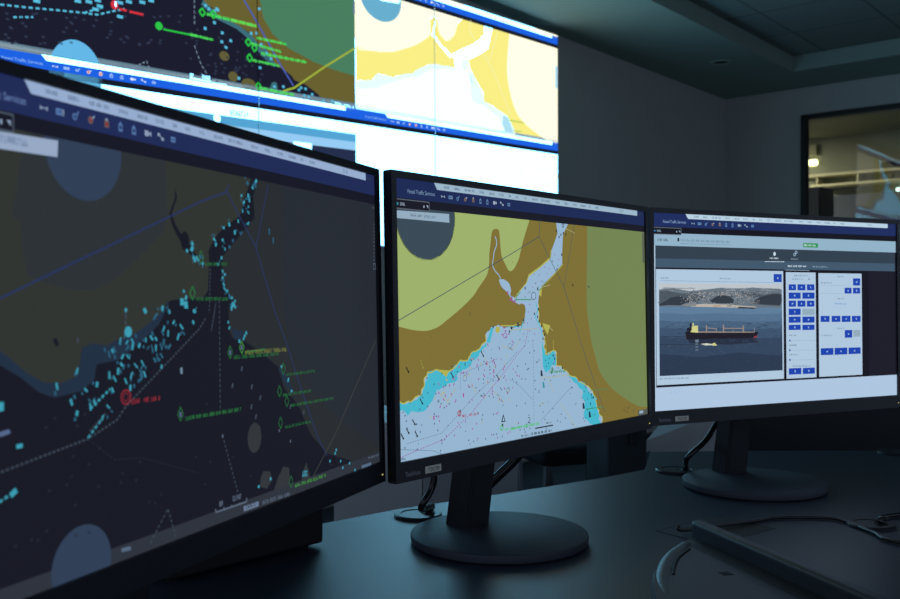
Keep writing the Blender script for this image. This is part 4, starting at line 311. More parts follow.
  ('P','p_town2',7,[206,131.7,207,131.7,207,132.9,206,132.9]),('P','p_town',7,[96.8,123,98.3,123,98.3,124.3,96.8,124.3]),('P','p_town',7,[149.8,135.7,151.7,135.7,151.7,136.6,149.8,136.6]),('P','p_town2',7,[73.9,134.7,75,134.7,75,135.9,73.9,135.9]),('P','p_town',7,[94.8,121.6,96.4,121.6,96.4,122.5,94.8,122.5]),('P','p_town2',7,[189.6,125.9,191.7,125.9,191.7,126.7,189.6,126.7]),('P','p_town',7,[104.2,129.7,105.1,129.7,105.1,130.8,104.2,130.8]),
  ('P','p_town3',7,[63.2,137.6,65.4,137.6,65.4,139.2,63.2,139.2]),('P','p_town3',7,[143.6,136.2,145.5,136.2,145.5,136.9,143.6,136.9]),('P','p_town2',7,[185.4,131.4,187,131.4,187,132.4,185.4,132.4]),('P','p_town',7,[193.5,134.5,195.7,134.5,195.7,136.1,193.5,136.1]),('P','p_town3',7,[195.6,131.9,197.9,131.9,197.9,133.4,195.6,133.4]),('P','p_town2',7,[146.4,118.8,148.4,118.8,148.4,119.7,146.4,119.7]),('P','p_town',7,[96.9,119.1,98.6,119.1,98.6,119.8,96.9,119.8]),
  ('P','p_town',7,[189.2,128.3,191.3,128.3,191.3,129.3,189.2,129.3]),('P','p_town2',7,[79.9,134.5,80.9,134.5,80.9,135.4,79.9,135.4]),('P','p_town3',7,[198.4,133.6,200.5,133.6,200.5,134.3,198.4,134.3]),('P','p_town3',7,[69.7,127,70.9,127,70.9,128.2,69.7,128.2]),('P','p_town',7,[69.9,127.9,72,127.9,72,129.4,69.9,129.4]),('P','p_town',7,[69.2,122.3,70.8,122.3,70.8,123,69.2,123]),('P','p_town2',7,[85.1,120.5,86.5,120.5,86.5,121.6,85.1,121.6]),
  ('P','p_town',7,[114.5,123,115.8,123,115.8,123.8,114.5,123.8]),('P','p_town2',7,[167.2,126.6,168.1,126.6,168.1,127.5,167.2,127.5]),('P','p_town2',7,[68.7,136.8,69.6,136.8,69.6,138.1,68.7,138.1]),('P','p_town2',7,[72.8,129.7,74.3,129.7,74.3,131.2,72.8,131.2]),('P','p_town3',7,[178.5,124.4,180,124.4,180,125.2,178.5,125.2]),('P','p_town',7,[159.8,132.4,161.5,132.4,161.5,133.2,159.8,133.2]),('P','p_town2',7,[66.3,123.9,67.9,123.9,67.9,125.2,66.3,125.2]),
  ('P','p_town',7,[67.7,135.1,69.3,135.1,69.3,136.4,67.7,136.4]),('P','p_town',7,[143.1,121.1,144.8,121.1,144.8,122.3,143.1,122.3]),('P','p_town3',7,[184.2,124,185.3,124,185.3,124.9,184.2,124.9]),('P','p_town',7,[98.8,130.2,101.1,130.2,101.1,131.4,98.8,131.4]),('P','p_town3',7,[199.6,134.2,201.9,134.2,201.9,135.3,199.6,135.3]),('P','p_town3',7,[84.9,126.9,87.1,126.9,87.1,127.7,84.9,127.7]),('P','p_town',7,[171.9,135.2,173.5,135.2,173.5,136.3,171.9,136.3]),
  ('P','p_town',7,[82,132.5,83,132.5,83,133.7,82,133.7]),('P','p_town3',7,[187.7,129.3,189.7,129.3,189.7,130.6,187.7,130.6]),('P','p_town3',7,[207.9,134.9,209.2,134.9,209.2,135.8,207.9,135.8]),('P','p_town',7,[91.2,129.7,92.4,129.7,92.4,130.8,91.2,130.8]),('P','p_town',7,[165,123.3,166.7,123.3,166.7,124.8,165,124.8]),('P','p_town3',7,[188.5,127,190.5,127,190.5,128.6,188.5,128.6]),('P','p_town',7,[196.7,134.9,198.5,134.9,198.5,136.3,196.7,136.3]),
  ('P','p_town2',7,[204.1,134.4,205.3,134.4,205.3,135.3,204.1,135.3]),('P','p_town2',7,[82.2,130.5,84.1,130.5,84.1,131.2,82.2,131.2]),('P','p_town',7,[86.9,119.8,88,119.8,88,120.6,86.9,120.6]),('P','p_town3',7,[79.4,124.5,81.7,124.5,81.7,125.2,79.4,125.2]),('P','p_town',7,[63.6,128.1,65.1,128.1,65.1,129.2,63.6,129.2]),('P','p_town',7,[133.5,121.7,134.8,121.7,134.8,123.2,133.5,123.2]),('P','p_town',7,[159.6,121.3,161.8,121.3,161.8,122.8,159.6,122.8]),
  ('P','p_town2',7,[161.5,126.4,163,126.4,163,127.7,161.5,127.7]),('P','p_town',7,[77.8,135.3,79.1,135.3,79.1,136.5,77.8,136.5]),('P','p_town',7,[159.8,128.8,160.7,128.8,160.7,129.8,159.8,129.8]),('P','p_town',7,[83.9,126.4,86.2,126.4,86.2,127.5,83.9,127.5]),('P','p_town3',7,[107.5,122.8,108.4,122.8,108.4,124.1,107.5,124.1]),('P','p_town2',7,[68.6,131,69.8,131,69.8,132.4,68.6,132.4]),('P','p_town',7,[191.2,135.7,192.7,135.7,192.7,137.1,191.2,137.1]),
  ('P','p_town',7,[78.6,124.6,79.6,124.6,79.6,125.4,78.6,125.4]),('P','p_town',7,[89,123,90.5,123,90.5,124.4,89,124.4]),('P','p_town',7,[148.6,122.1,150,122.1,150,123,148.6,123]),('P','p_town',7,[145.1,123.3,146.3,123.3,146.3,124.7,145.1,124.7]),('P','p_town2',7,[186.3,127.7,187.8,127.7,187.8,129.1,186.3,129.1]),('P','p_town3',7,[154.7,136.1,156.6,136.1,156.6,137.1,154.7,137.1]),('P','p_town',7,[66.9,125.4,68.7,125.4,68.7,126.2,66.9,126.2]),
  ('P','p_town3',7,[129.1,123.1,130.7,123.1,130.7,123.8,129.1,123.8]),('P','p_town3',7,[78.5,124.8,80.4,124.8,80.4,125.6,78.5,125.6]),('P','p_town',7,[178.7,130.7,179.6,130.7,179.6,131.7,178.7,131.7]),('P','p_town',7,[65.3,128.2,66.6,128.2,66.6,129.2,65.3,129.2]),('P','p_town',7,[74,136.2,76,136.2,76,136.9,74,136.9]),('P','p_town',7,[170.8,125.9,172.9,125.9,172.9,127.4,170.8,127.4]),('P','p_town',7,[132.8,121.3,133.7,121.3,133.7,122.1,132.8,122.1]),
  ('P','p_town3',7,[165.6,126.8,167.2,126.8,167.2,127.6,165.6,127.6]),('P','p_town3',7,[92.4,128.4,93.2,128.4,93.2,129.5,92.4,129.5]),('P','p_town2',7,[67.9,126.7,70.1,126.7,70.1,127.8,67.9,127.8]),('P','p_town2',7,[149.3,123.7,150.1,123.7,150.1,124.6,149.3,124.6]),('P','p_town',7,[83.1,127.9,84.2,127.9,84.2,128.8,83.1,128.8]),('P','p_town',7,[155.3,121.9,157.1,121.9,157.1,123,155.3,123]),('D','p_town',7,1.22,1.02,0,[140.9,118.8,79.4,121,125.3,120.8,86.8,122.9,134.9,121.8,99,119.1,95.3,123.5,142.7,120.1,171.9,121,130.2,124.7,160.1,128.9,117.1,121.2,73.1,137.7,126.5,118.6,153.3,118.9,137.3,120.2,205.2,122.2,159.4,121.4,191.3,119.7,169.9,135.7,143.4,119,105.8,128.7,152,119.3,102.4,133.5,170.6,123.6,90.1,128.9,160.3,120.4,165.3,127.2,175.8,121.8,97.5,121.3,126.3,123.2,99.9,118.7,127.5,119.9,119.7,121.6,63.1,131.2,171.2,124.7,104.7,125,179.4,121.8,154.6,119.2,107.1,119.9,199.1,124,131.3,120.8,174.8,127.9,123.3,118.9,50.9,125.1,57.4,127,97,119.4,139.8,121.2,142.2,121.8,165.9,134.8,182.3,122.9,74,126,89.6,127.4,106.1,119.6,167.2,127.7,144.7,123.3,73.5,120.5,127.3,121.5,95.7,126,192.3,122.7,87.4,127.2,179.2,118.3,110.1,119.7,136.7,123.1,77,120.2,189.6,121.1,98,136.6,139.9,121.6,56.4,119.8,217.8,121.6]),
  ('D','p_town2',7,1.15,1.21,0,[81.7,129.3,166.5,122.4,112.2,120,182.7,129.7,108.4,121.7,107.8,126.7,65.8,120,65.1,130.5,118.6,124.1,132.9,119.3,175.3,125.7,99.3,119.4,164.9,119.9,225.7,120,144.5,118.5,133.7,119.4,86.7,121.3,195.1,121.4,169,122.1,94.6,121.4,185.5,120.5,75.5,127,130.7,122.7,89.9,120.4,135.1,119.5,60.9,131.8,180.8,123.3,69.3,134.3,158.8,128.5,75.8,123.3,146.5,122.8,78.9,120.7,95.5,125.5,160.5,119.4,104.7,127.4,189,135.2,120.2,119.6,71.2,122.9,87.8,118.8,100.8,135.6,194.8,125.6,86.6,125.3,108.6,122.5,160.2,120.7,57.5,128.4,113.2,124.2,108.5,125.7,124.6,122.5,164.5,121,137,121.4,170.3,128.1,132.6,119,103,138.6,168.9,120.9,89,119,114.5,119,142,138.8,95.5,128.7,141.5,120.4,132.2,123.3]),
  ('D','p_town3',7,1.67,0.83,0,[142.2,120,195.5,120.6,111.6,120.9,124.8,122.5,147.3,121.6,60.6,132.6,161.4,120.7,170.5,118.9,52.2,134,49.6,119.5,126,119.8,81,129.4,66.9,120.6,69.8,121.9,148.1,123,149.8,122.4,232.7,121.7,151,123.8,135.5,120.8,185.4,119.3,148.7,121.1,104.7,127.4,132.6,121.8,75.5,120.5,174.6,127.1,102.4,126.9,97.9,123.4,85.3,126.8,197.1,130.2,126.9,122.4,89.2,128.1,102.2,139.1,73.2,121,196.7,119,62.7,122.4,182,121.8,184.2,130,105.7,122.5,89.3,122.9,68.4,131.7,104.6,120.6,108.5,121.2,171.6,121.7,127.6,120.2,179,132.1,180.2,122.8,119.2,122,168.6,123.7,122.4,123.4,162.7,128.2,141.3,119.2,126.4,119,147.2,122.8,74.7,119,77,126.9,108.3,119.7,213.4,119.8,180.8,122.6,137.1,118.7,75.8,119.4,103.2,125.7,196.4,124.4,62.8,119.9,163.9,121.2,88.5,119.9,210.1,119.5,95.4,119.3,96.1,134.9,174.9,125.7,94.3,123.5,143.9,136.2,185.7,128.8,135.7,121,88.7,121.2,167.8,133.9,155.4,119.8,176.8,122.5,138.4,123.3,192.3,120.4,54.2,128.8]),
  ('D','p_mist',7,1.37,1.29,0,[87.7,123,148.1,123.8,116.4,121.6,93.9,120.7,118.7,123.7,95.7,128.1,170.7,130.5,78.8,124.5,70.1,124.9,113.5,119.2,61.8,119,117,135.6,115.5,123.6,97.4,118.8,182,124.5,166.6,125.8,72.6,121.4,137.1,121.7,93.9,134.5,180.8,125,234.6,119.2,212.4,118.9,63.3,119.7,82.4,121.4,183.4,124.9,94.3,130.1,108,120.1,188.9,121.3,142.5,121.5,174.3,125.5,114.6,120.1,155.3,119.7,188.8,121.2,92.7,120.8,163.9,119.4,73.8,122.5,142.1,123.8,226.9,119.4,118.2,135.8,130.4,124.1]),
  ('D','p_hill2',7,1.72,0.86,0,[88.8,130.5,170.8,128.8,56.9,130,108.7,126.2,144.1,124.2,63.6,121.3,117.8,119.9,167.4,128.6,180.5,129.1,119.3,120,49.6,123,162.1,120.8,213.5,137.9,128.1,122.9,55.8,121.6,105.3,121.2,179.7,127,152.1,121.2,152.6,118.3,98.6,122.4,129.3,118.7,136.9,120.1,83.8,119.1,154.8,118.9,106.9,124.6,169,122.2,71.3,122.8,94.6,122.1,142.6,118.5,111.7,122.8,92.7,121,85.3,129.6,75.5,119.5,123.4,121,66.7,123.9,104.8,119.9,163,118.2,176,124.9,90.9,119.1,180.1,122.1,191.6,118.8,216.1,118.5,208.4,121.8,181.2,126.8,138.3,121.4,115.2,120.7,101.1,126.9,136.1,118.4,180.9,122,84.7,124,120,119.4,100.6,130.8,79.5,129.1,189.8,120.7,167.5,120.4,68.3,123.9,132.1,123.4,157.8,121.2,89.9,118.4,182.3,125.3,100.1,125.6,216.4,121.5,123.7,124.7,137.6,124,77.1,128.5,79.6,119.4,74.5,118.5,79.7,128.5,160.7,120.9,191.1,129.1]),
  ('D','p_dark',7,1.53,0.81,0,[102.4,133.7,178.3,123.1,153.1,122.7,157.3,125.8,107.3,126.3,167.4,120.9,108.9,125.6,173.7,119.2,131.7,124,166.2,120.4,169.7,122.5,118.1,123.6,65.6,121.1,80.1,124,100.2,133.1,139,121.1,130.2,123.8,105.7,119.7,114.1,119.5,165.2,121.8,99.8,137.3,167.4,136,100.9,129.4,91.3,122.7,90.3,127.3,130.1,122.4,119.7,119.1,164.4,123.7,153.4,124.6,165.8,122.9,78.6,120.5,108.1,124.1,48.1,123.6,103.7,118.7,180.6,132.3,79.2,119.3,94.8,123.7,125.1,119.1,72.8,120.9,72.9,118.6,49.1,120.6,173.8,131.3,128.9,121.5,192.9,132.2,147.9,118.5,112,120.9,212.4,118.1,178.5,125.5,149.4,120.1,151.3,124]),
  ('D','p_wave',9,5.8,0.7,0,[178.3,166.5,130.3,210.4,63.9,197.4,184.7,195.9,189.9,200,20.8,171.9,136.1,212.2,64.6,191.7,45.1,203.9,115.5,189.6,167.4,171.4,181,204.9,212.4,179.3,68.6,171.3,221.9,187.5,103,189.3,174.1,180.6,90.9,201,192.6,179.7,33.2,207.5,181.3,194.5,106.2,210.9,112.4,174.5,39.2,179.9,151.3,182.5,233.4,198.5,118.4,196.5,151.4,195.1,126.9,189.9,125.9,205.1,59,201.2,82.4,204.9,33.2,186.2,114.9,198.9,61.5,176,46.2,190.1,145.9,164.3,56.2,172.8,236,188.6,143.2,178.6,164.8,205.1,167.9,164.6,114.3,187.9,27,200.7,87.3,177.9,156.9,193.6,127,206.5,132.4,181.1,31.4,189.4,97.1,190,93.8,164,25.8,170.4,37.6,203.9,146.7,176.1,176.8,196.5,30.8,198.9,67,211.7,48.3,176.9,71.5,205.3,202.4,194.2]),
  ('D','p_wave2',9,5.6,0.7,0,[111.5,217,29.6,229,207.5,235.6,173.8,213,240.3,190.3,84.3,177.7,56.3,221.8,37.8,217.7,104.1,228.6,188.2,218.1,209,174.1,75.2,193.8,111.7,214.9,216.7,222.6,228.7,219.9,95.4,203.6,185.4,226.8,98.5,193.4,154.4,186,218.1,171.3,162.2,203.7,59.6,206.8,121.7,234.8,218.1,212,214.7,232.5,52.9,223.6,205.5,239.6,188.4,197.9,62,212.4,62.9,219.3,144.7,226.3,95.6,189.9,222.8,217.4,100.3,207.2,113.1,213.1,131.9,189.4,241,233.4,188.2,190,59.3,217.4,203.1,216.2,63.6,216.9,133.3,195.4,148.4,200.8,162.1,221.8,242.3,179.4,143.9,234.4,164.1,210.1,210.9,173.4,196.1,214,147.4,191.4,155.6,179,133.9,187.6,229.3,227.5,121.5,220.8,101.8,204.8,52.1,225.6,189.2,223.2,35.2,222.5,20,205.5,125.4,174,109.9,229.4,156.7,191.9,201.4,195.6,221.3,199.2,33.8,232.5,32.9,185.4,191.3,178.9,137.8,228.4,148.7,194,187.7,227.6]),
  ('D','p_glint',8,7.3,0.7,0,[157.7,150.7,107.2,169.6,240,141.8,60.4,147.2,196.8,147.4,54.4,162.4,54.2,168.4,118.1,167,203.2,147.7,195,153.7,66.2,142.1,175.5,157.9,83.9,164.7,60.5,153.4,36.7,150.5,218.7,156.5,51.1,147.4,161.8,149.4,219.5,143.4,214.9,160.1,203.8,152,32.8,145.5,157.8,142,41.5,162.7,217,167,207.3,158,216.4,162.3,141.6,153.6,23.2,143.1,72.1,154,43.8,168.1,145.9,162.8,220.7,148.3,218.9,170.1,76.2,144.5,198.3,167.8,198.1,153.6,152,144.6,68.8,152.7,185.4,144,229.4,142.5,239.4,148.8,202.8,165.7,235.6,155.7,174.5,149.9,206.4,144.8,218.5,159.2,31.1,167.1,87,142.9,74.3,141.6,79.1,161.1,243.9,160.6,211.2,166,178.2,152.7,72.7,145.3,139.2,147.1,184.2,150.9,146.6,157.1,158,145.8,73.5,160.5]),
  ('D','p_sea2',8,5.9,0.7,0,[168,164.9,103.1,164,154.6,164.2,134.3,159.4,170.7,146.1,132.5,155.2,120.1,157,224.6,161.4,201.4,145.1,175.5,156.7,231.9,141.7,55.1,163.8,99.4,157.9,149.5,150.9,114.4,154.6,243.2,155,196.2,149,177.5,156.2,184.9,163,34.9,163.3,153.8,147.6,120.4,143.4,68,160.7,177.3,162.6,53.1,143.3,101,152.9,177.4,148.7,183.5,155.8,80.7,159.6,33.7,154.5,58.6,141.8,123.4,153.6,154.4,150.4,229.5,161.2,51.2,140.9,237.2,151.9,40.6,144.9,174.9,145.7,99.6,157.2,94.9,156.6]),
  ('D','p_sea5',9,8.8,0.7,0,[196.4,184.7,157.1,174.7,160.5,184.6,148.1,179.8,186.7,172,177.5,194.6,25.4,171.1,243.2,169.2,202.4,183.4,32.6,181.8,19.2,187.7,83.5,191.1,221.7,170.5,106.2,169.4,188.2,168.8,33.6,167.4,212.3,173.6,88.2,177.5,140,177.4,233.6,176.7,122.5,190.1,70.6,169.5,206.9,175.6,220.1,190.9,99.4,174.5,39.4,188.8,115.1,175,55.9,170.8,216,170.2,140.6,183.6,132.8,179.9,105,170.5,203,192.7,142.9,172.8,225.2,172.5,54.6,182.1,205.6,183.2,41.1,191.8,51.4,174,243.5,190.4,187.8,168.2,210.6,178.1,19.9,186,229.6,167.9,117.6,191.1,90.3,173.5,193.2,179.1,245.9,192.4,212.1,187.3,59.8,183.9,146.2,179.5,143.4,174.3,60.4,190.3,98.1,167.9,240.7,181.9,168.9,175.7,49.8,173.7,206.2,174.3,225.2,175.5,221.5,171.7]),
  ('D','p_sea6',9,6.8,0.7,0,[45.4,186.6,133.1,197.2,136.6,191.2,85.2,194.4,221.7,187.2,108.7,216.6,144.6,193,245.7,188.8,47.2,181.4,113.9,216.9,79,192.8,197.6,186.6,21.1,206.6,36.4,201.5,48.6,204.8,210.2,202.6,76.9,206.4,174.5,185.3,69.6,196.3,129.3,193.4,164.6,193.4,223.1,198.6,65.6,184.2,44.8,189.3,217.8,201.2,114.8,221.1,238,216.5,69.7,194.3,129.2,192.7,93.4,190.2,69.7,211.3,151.7,200.9,121.4,207.1,170.8,183.8,208.3,203,92,220.4,187.7,197.8,22.7,197.6,114.2,197.2,38.5,203.6,72.7,211.9,134.5,194.3,204.2,202.2,35.7,191.7,28.8,197.5,223.8,223.5,163.1,189.1,69.6,189.3,99,207.6,22.2,199.7]),
  ('D','p_dark',7,2.2,1.2,0,[109,130.5,208.8,124.2,152.4,121.1,116,129.9,21.3,126.9,127.7,119,66.8,134.3,90.8,119.3,75.3,127.1,102.6,123.1,84.4,119.9,128.2,129.1,29.7,128.7,80.7,138,237.7,117.6,175.7,122.9,34.8,135.4,229.8,133.9,160.7,138.3,140.7,130.9,164.7,135.5,216.4,121.9,57.3,127.7,149.2,123.1,217.5,135.4,173.3,127.6,175.5,119.2,204,117.5,228.6,129.9,73.7,119.3,151.6,125.8,175.9,116.9,221.3,125,112.4,132.4,153.3,125.3,77.3,125.8,16.6,120.9,208.7,117.3,29,134.7,96.6,127.4,148.5,132,83.3,133.1,9.5,134.7,81.3,129.6,79.8,132.6,97.1,129.1,83.8,134.6,196.2,119.4,190.8,137.6,64.2,119.3,235.7,138.3,39.1,133.1,235.6,120.9,197.1,121.7,198.7,126.9,120.5,117.6,164.7,131.6,76.9,115.8,30.1,121,252.9,132.9]),
  ('D','p_mist',5,9,0.7,0,[216,115.3,46.3,113.7,228.7,115.9,238.5,115.7,173.1,115.5,220.4,113.4,25.2,113.4,21,113.2,145.7,112.8,70.7,112,94.5,114.3,145.9,116.6,33,113,34.3,116.8,155.2,115,196.8,111,217.7,112.8,154.5,113.5,181.1,112.8,77,112.9,176.3,113.7,50.9,113.5,140.8,113.3,146.3,116.1,157,115.8,82.5,116.4,226.5,114,23.1,112.1,183.8,116.1,176.2,114]),('P','p_town2',7,[68.6,138,99.1,136.7,142.7,137.8,168.2,139.4,202.2,141.5,202.1,144.5,168.1,143.3,117.6,141.8,71.6,140.9]),
  ('P','p_town3',8,[53.6,137.2,80.7,136.1,80.7,140.4,59.5,139.8]),('P','p_roof',8,[114.5,139.2,130.1,138.7,130.1,140.9,114.5,141.1]),('P','p_dark',8,[142.7,139.5,152.2,139.6,152.2,140.8,142.7,140.7]),('P','p_dark',8,[168.1,141.3,202.1,143,200.5,145.2,161.7,143.7]),('P','p_sea1',4,[10.7,138.4,92.9,141.4,187.5,143.4,253.7,143.3,258.5,136.9,258.5,244.4,10.7,244.4]),('P','p_sea2',5,[10.7,150,62.4,152.2,130,151.3,187.4,153.7,253.6,153,258.5,147,258.5,244.4,10.7,244.4]),
  ('P','p_sea3',6,[10.7,161,62.3,163.3,129.9,162.6,187.2,165.3,253.4,164.8,258.5,157.9,258.5,244.4,10.7,244.4]),('P','p_sea4',7,[10.7,172.1,62.2,174.6,129.7,174.2,187.1,177,253.3,176.8,258.5,169.1,258.5,244.4,10.7,244.4]),('P','p_sea5',8,[10.7,186,62.1,188.8,129.6,188.7,187,191.8,253.1,191.8,258.5,183.1,258.5,244.4,10.7,244.4]),('P','p_sea6',9,[10.7,211.1,92.1,218.3,167.4,213.2,252.8,220.4,258.5,216.5,258.5,244.4,10.7,244.4]),
  ('P','p_refl',9,[62.1,189.2,203.3,190.9,206.5,198.3,142.1,200.5,68,196.5]),('P','p_line',9,[10.7,184.2,62.1,186.2,62.1,187.4,10.7,185.1]),('P','p_line',10,[10.7,196.2,89.3,198.8,89.3,199.8,10.7,197.4]),('P','p_hull',10,[59.2,179,71.2,176.9,83.9,179.9,123.4,181.6,167.7,182.3,193.6,181.3,207.3,181.6,204,188.4,198.4,190.8,167.6,191.1,117.1,190.6,62,190.9]),('P','p_red',11,[198.4,188.3,205,187.2,203.3,190.9,196.1,191.2]),
  ('P','p_deck',11,[84,178.7,198.5,181.2,198.5,182.6,83.9,180.7]),('P','p_tower',11,[73.8,165.8,76.2,165.8,76.1,170.3,84,169.9,84.5,180.9,70,179.7,69.5,172.1,73.1,171.7]),('P','p_hull',12,[67.6,172.1,71.9,171.7,71.8,177.6,62.2,177.4,62.2,173.9]),('P','p_hull',12,[68.3,165.7,71.3,165.7,71.3,171.7,68.3,171.6]),('P','p_deck',12,[99.8,169.2,102,169.2,101.9,180.7,99.7,180.7]),('P','p_deck',12,[119.7,174.8,121,174.8,120.9,181,119.7,181]),
  ('P','p_deck',12,[133.6,169.2,136.1,169.2,136,181.6,133.4,181.5]),('P','p_deck',12,[174.3,170.7,176.8,170.8,176.7,182.5,174.1,182.5]),('P','p_deck',12,[198,175,199,175,199,181.9,198,181.9]),('P','p_deck',12,[153.7,178.2,155,178.2,154.9,181.6,153.7,181.6]),('P','p_deck',12,[100.9,173.1,121.9,174.8,121.9,175.8,100.9,174.5]),('P','p_deck',12,[134.8,174,175.5,175.1,175.5,176.4,134.8,175.5]),('P','p_foam',11,[89.3,198.1,101.6,197.2,110.8,198.6,113.9,200.6,98.4,200.5]),
  ('P','p_tower',11,[110.8,198.6,117,196.8,122,200.8,113.9,201.6]),('P','p_foam2',11,[78.7,191.2,85.7,191.4,84.4,195.6,79.5,195.5]),('P','p_foam2',11,[79,193.5,84.4,193.6,84.4,195,78.9,194.9]),('P','p_foam2',11,[78.9,197.3,84.4,197.4,84.4,198.8,78.9,198.7]),('P','p_foam2',11,[78.9,201.6,84.4,201.7,84.3,203.1,78.9,203]),('P','p_foam2',11,[78.8,206.3,84.3,206.4,84.3,207.9,78.8,207.7]),('P','p_town3',5,[18.3,111.7,77.9,112.9,77.9,113.8,18.3,112.8]),
  ('S','c_textd',4,2,[13.4,97.5,29.6,97.3],1),('S','c_textd',4,2,[128.9,97.2,152.6,97.8],1),('L','c_textd',3,0.4,0,[12.5,101.4,240.6,103.3]),('S','c_textd',4,2.2,[10,248.5,66.9,249.3],1),('P','c_btn',3,[241.4,89.3,258.8,89.3,258.8,102.2,241.4,102.2]),('D','c_glyph',4,3,3,0,[250.1,95.8]),('D','c_glyph',4,1.2,2.6,0,[251.1,95.8]),('P','c_btn',3,[273.9,105.6,290.1,105.6,290.1,115.4,273.9,115.4]),('D','c_glyph',4,4,1.4,1,[282,110.5]),
  ('D','c_glyph',4,1.2,2.6,0,[282.7,110.5]),('P','c_btn',3,[273.7,132.1,289.8,132.1,289.8,142,273.7,142]),('D','c_glyph',4,2,4,1,[281.8,137.1]),('D','c_glyph',4,1.2,2.6,0,[281.2,137.1]),('P','c_btn',3,[293.4,105.5,311,105.5,311,115.4,293.4,115.4]),('D','c_glyph',4,3.4,2,0,[302.2,110.5]),('D','c_glyph',4,1.2,2.6,0,[302.7,110.5]),('P','c_btn',3,[293.1,132.1,310.7,132.1,310.7,142.1,293.1,142.1]),('D','c_glyph',4,3.4,2,1,[301.9,137.1]),
  ('D','c_glyph',4,1.2,2.6,0,[301.3,137.1]),('P','c_btn',3,[314.4,105.4,331.3,105.4,331.3,115.3,314.4,115.3]),('D','c_glyph',4,4,1.4,1,[322.9,110.3]),('D','c_glyph',4,1.2,2.6,0,[322.8,110.3]),('P','c_btn',3,[314.1,132.2,331,132.2,331,142.2,314.1,142.2]),('D','c_glyph',4,3,3,1,[322.6,137.2]),('D','c_glyph',4,1.2,2.6,0,[323,137.2]),('P','c_btn',3,[273.8,119,300.2,119,300.2,129.1,273.8,129.1]),('D','c_glyph',4,3,3,0,[287,124]),
  ('D','c_glyph',4,1.2,2.6,0,[286.7,124]),('P','c_btn',3,[304.2,118.9,331.4,118.9,331.4,129.1,304.2,129.1]),('D','c_glyph',4,3,3,0,[317.8,124]),('D','c_glyph',4,1.2,2.6,0,[317.8,124]),('P','c_btn',3,[273.4,158.1,299.8,158.1,299.8,168,273.4,168]),('D','c_glyph',4,3.4,2,0,[286.6,163.1]),('D','c_glyph',4,1.2,2.6,0,[286.1,163.1]),('P','c_btn',3,[303.8,158.4,331,158.4,331,168.4,303.8,168.4]),('D','c_glyph',4,2,4,1,[317.4,163.4]),
  ('D','c_glyph',4,1.2,2.6,0,[317.1,163.4]),('P','c_btn',3,[273.2,171.4,299.7,171.4,299.7,179.8,273.2,179.8]),('D','c_glyph',4,3.4,2,1,[286.4,175.6]),('D','c_glyph',4,1.2,2.6,0,[287.4,175.6]),('P','c_btn',3,[303.6,171.8,330.8,171.8,330.8,180.3,303.6,180.3]),('D','c_glyph',4,3.4,2,1,[317.2,176.1]),('D','c_glyph',4,1.2,2.6,0,[317.7,176.1]),('P','c_btn',3,[273.5,145.2,299.9,145.2,299.9,155.5,273.5,155.5]),
  ('D','c_glyph',4,3.4,2,1,[286.7,150.3]),('D','c_glyph',4,1.2,2.6,0,[287.1,150.3]),('P','c_grey',3,[303.9,145.4,331.1,145.4,331.1,155.8,303.9,155.8]),('P','c_btn',3,[272.8,241.9,300.4,241.9,300.4,252,272.8,252]),('D','c_glyph',4,2,4,0,[286.6,246.9]),('D','c_glyph',4,1.2,2.6,0,[285.7,246.9]),('P','c_btn',3,[303.8,242.3,330.7,242.3,330.7,252.2,303.8,252.2]),('D','c_glyph',4,3,3,0,[317.2,247.2]),('D','c_glyph',4,1.2,2.6,0,[316.5,247.2]),
  ('P','c_btn',3,[421.3,94.8,438.5,94.8,438.5,106.9,421.3,106.9]),('D','c_glyph',4,2,4,1,[429.9,100.8]),('D','c_glyph',4,1.2,2.6,0,[430.9,100.8]),('P','c_btn',3,[401.2,110.8,417.6,110.8,417.6,120.5,401.2,120.5]),('D','c_glyph',4,2,4,0,[409.4,115.7]),('D','c_glyph',4,1.2,2.6,0,[409.5,115.7]),('P','c_btn',3,[421.1,110.7,438.3,110.7,438.3,120.4,421.1,120.4]),('D','c_glyph',4,3,3,1,[429.7,115.6]),('D','c_glyph',4,1.2,2.6,0,[430.3,115.6]),
  ('P','c_btn',3,[344.9,157.6,365.4,157.6,365.4,167.6,344.9,167.6]),('D','c_glyph',4,3.4,2,1,[355.1,162.6]),('D','c_glyph',4,1.2,2.6,0,[355.6,162.6]),('P','c_btn',3,[370.2,157.8,390.7,157.8,390.7,167.9,370.2,167.9]),('D','c_glyph',4,3.4,2,0,[380.4,162.9]),('D','c_glyph',4,1.2,2.6,0,[379.5,162.9]),('P','c_btn',3,[393.8,158,414.6,158,414.6,168.2,393.8,168.2]),('D','c_glyph',4,4,1.4,0,[404.2,163.1]),('D','c_glyph',4,1.2,2.6,0,[404.5,163.1]),
  ('P','c_btn',3,[417.8,158.3,438.8,158.3,438.8,168.5,417.8,168.5]),('D','c_glyph',4,3.4,2,1,[428.3,163.4]),('D','c_glyph',4,1.2,2.6,0,[429.1,163.4]),('P','c_btn',3,[400.7,181.9,418.4,181.9,418.4,194.8,400.7,194.8]),('D','c_glyph',4,3.4,2,0,[409.5,188.4]),('D','c_glyph',4,1.2,2.6,0,[409.2,188.4]),('P','c_grey',3,[421.3,182.2,437.8,182.2,437.8,193.5,421.3,193.5]),('P','c_btn',3,[344.6,211.2,373.8,211.2,373.8,222.5,344.6,222.5]),
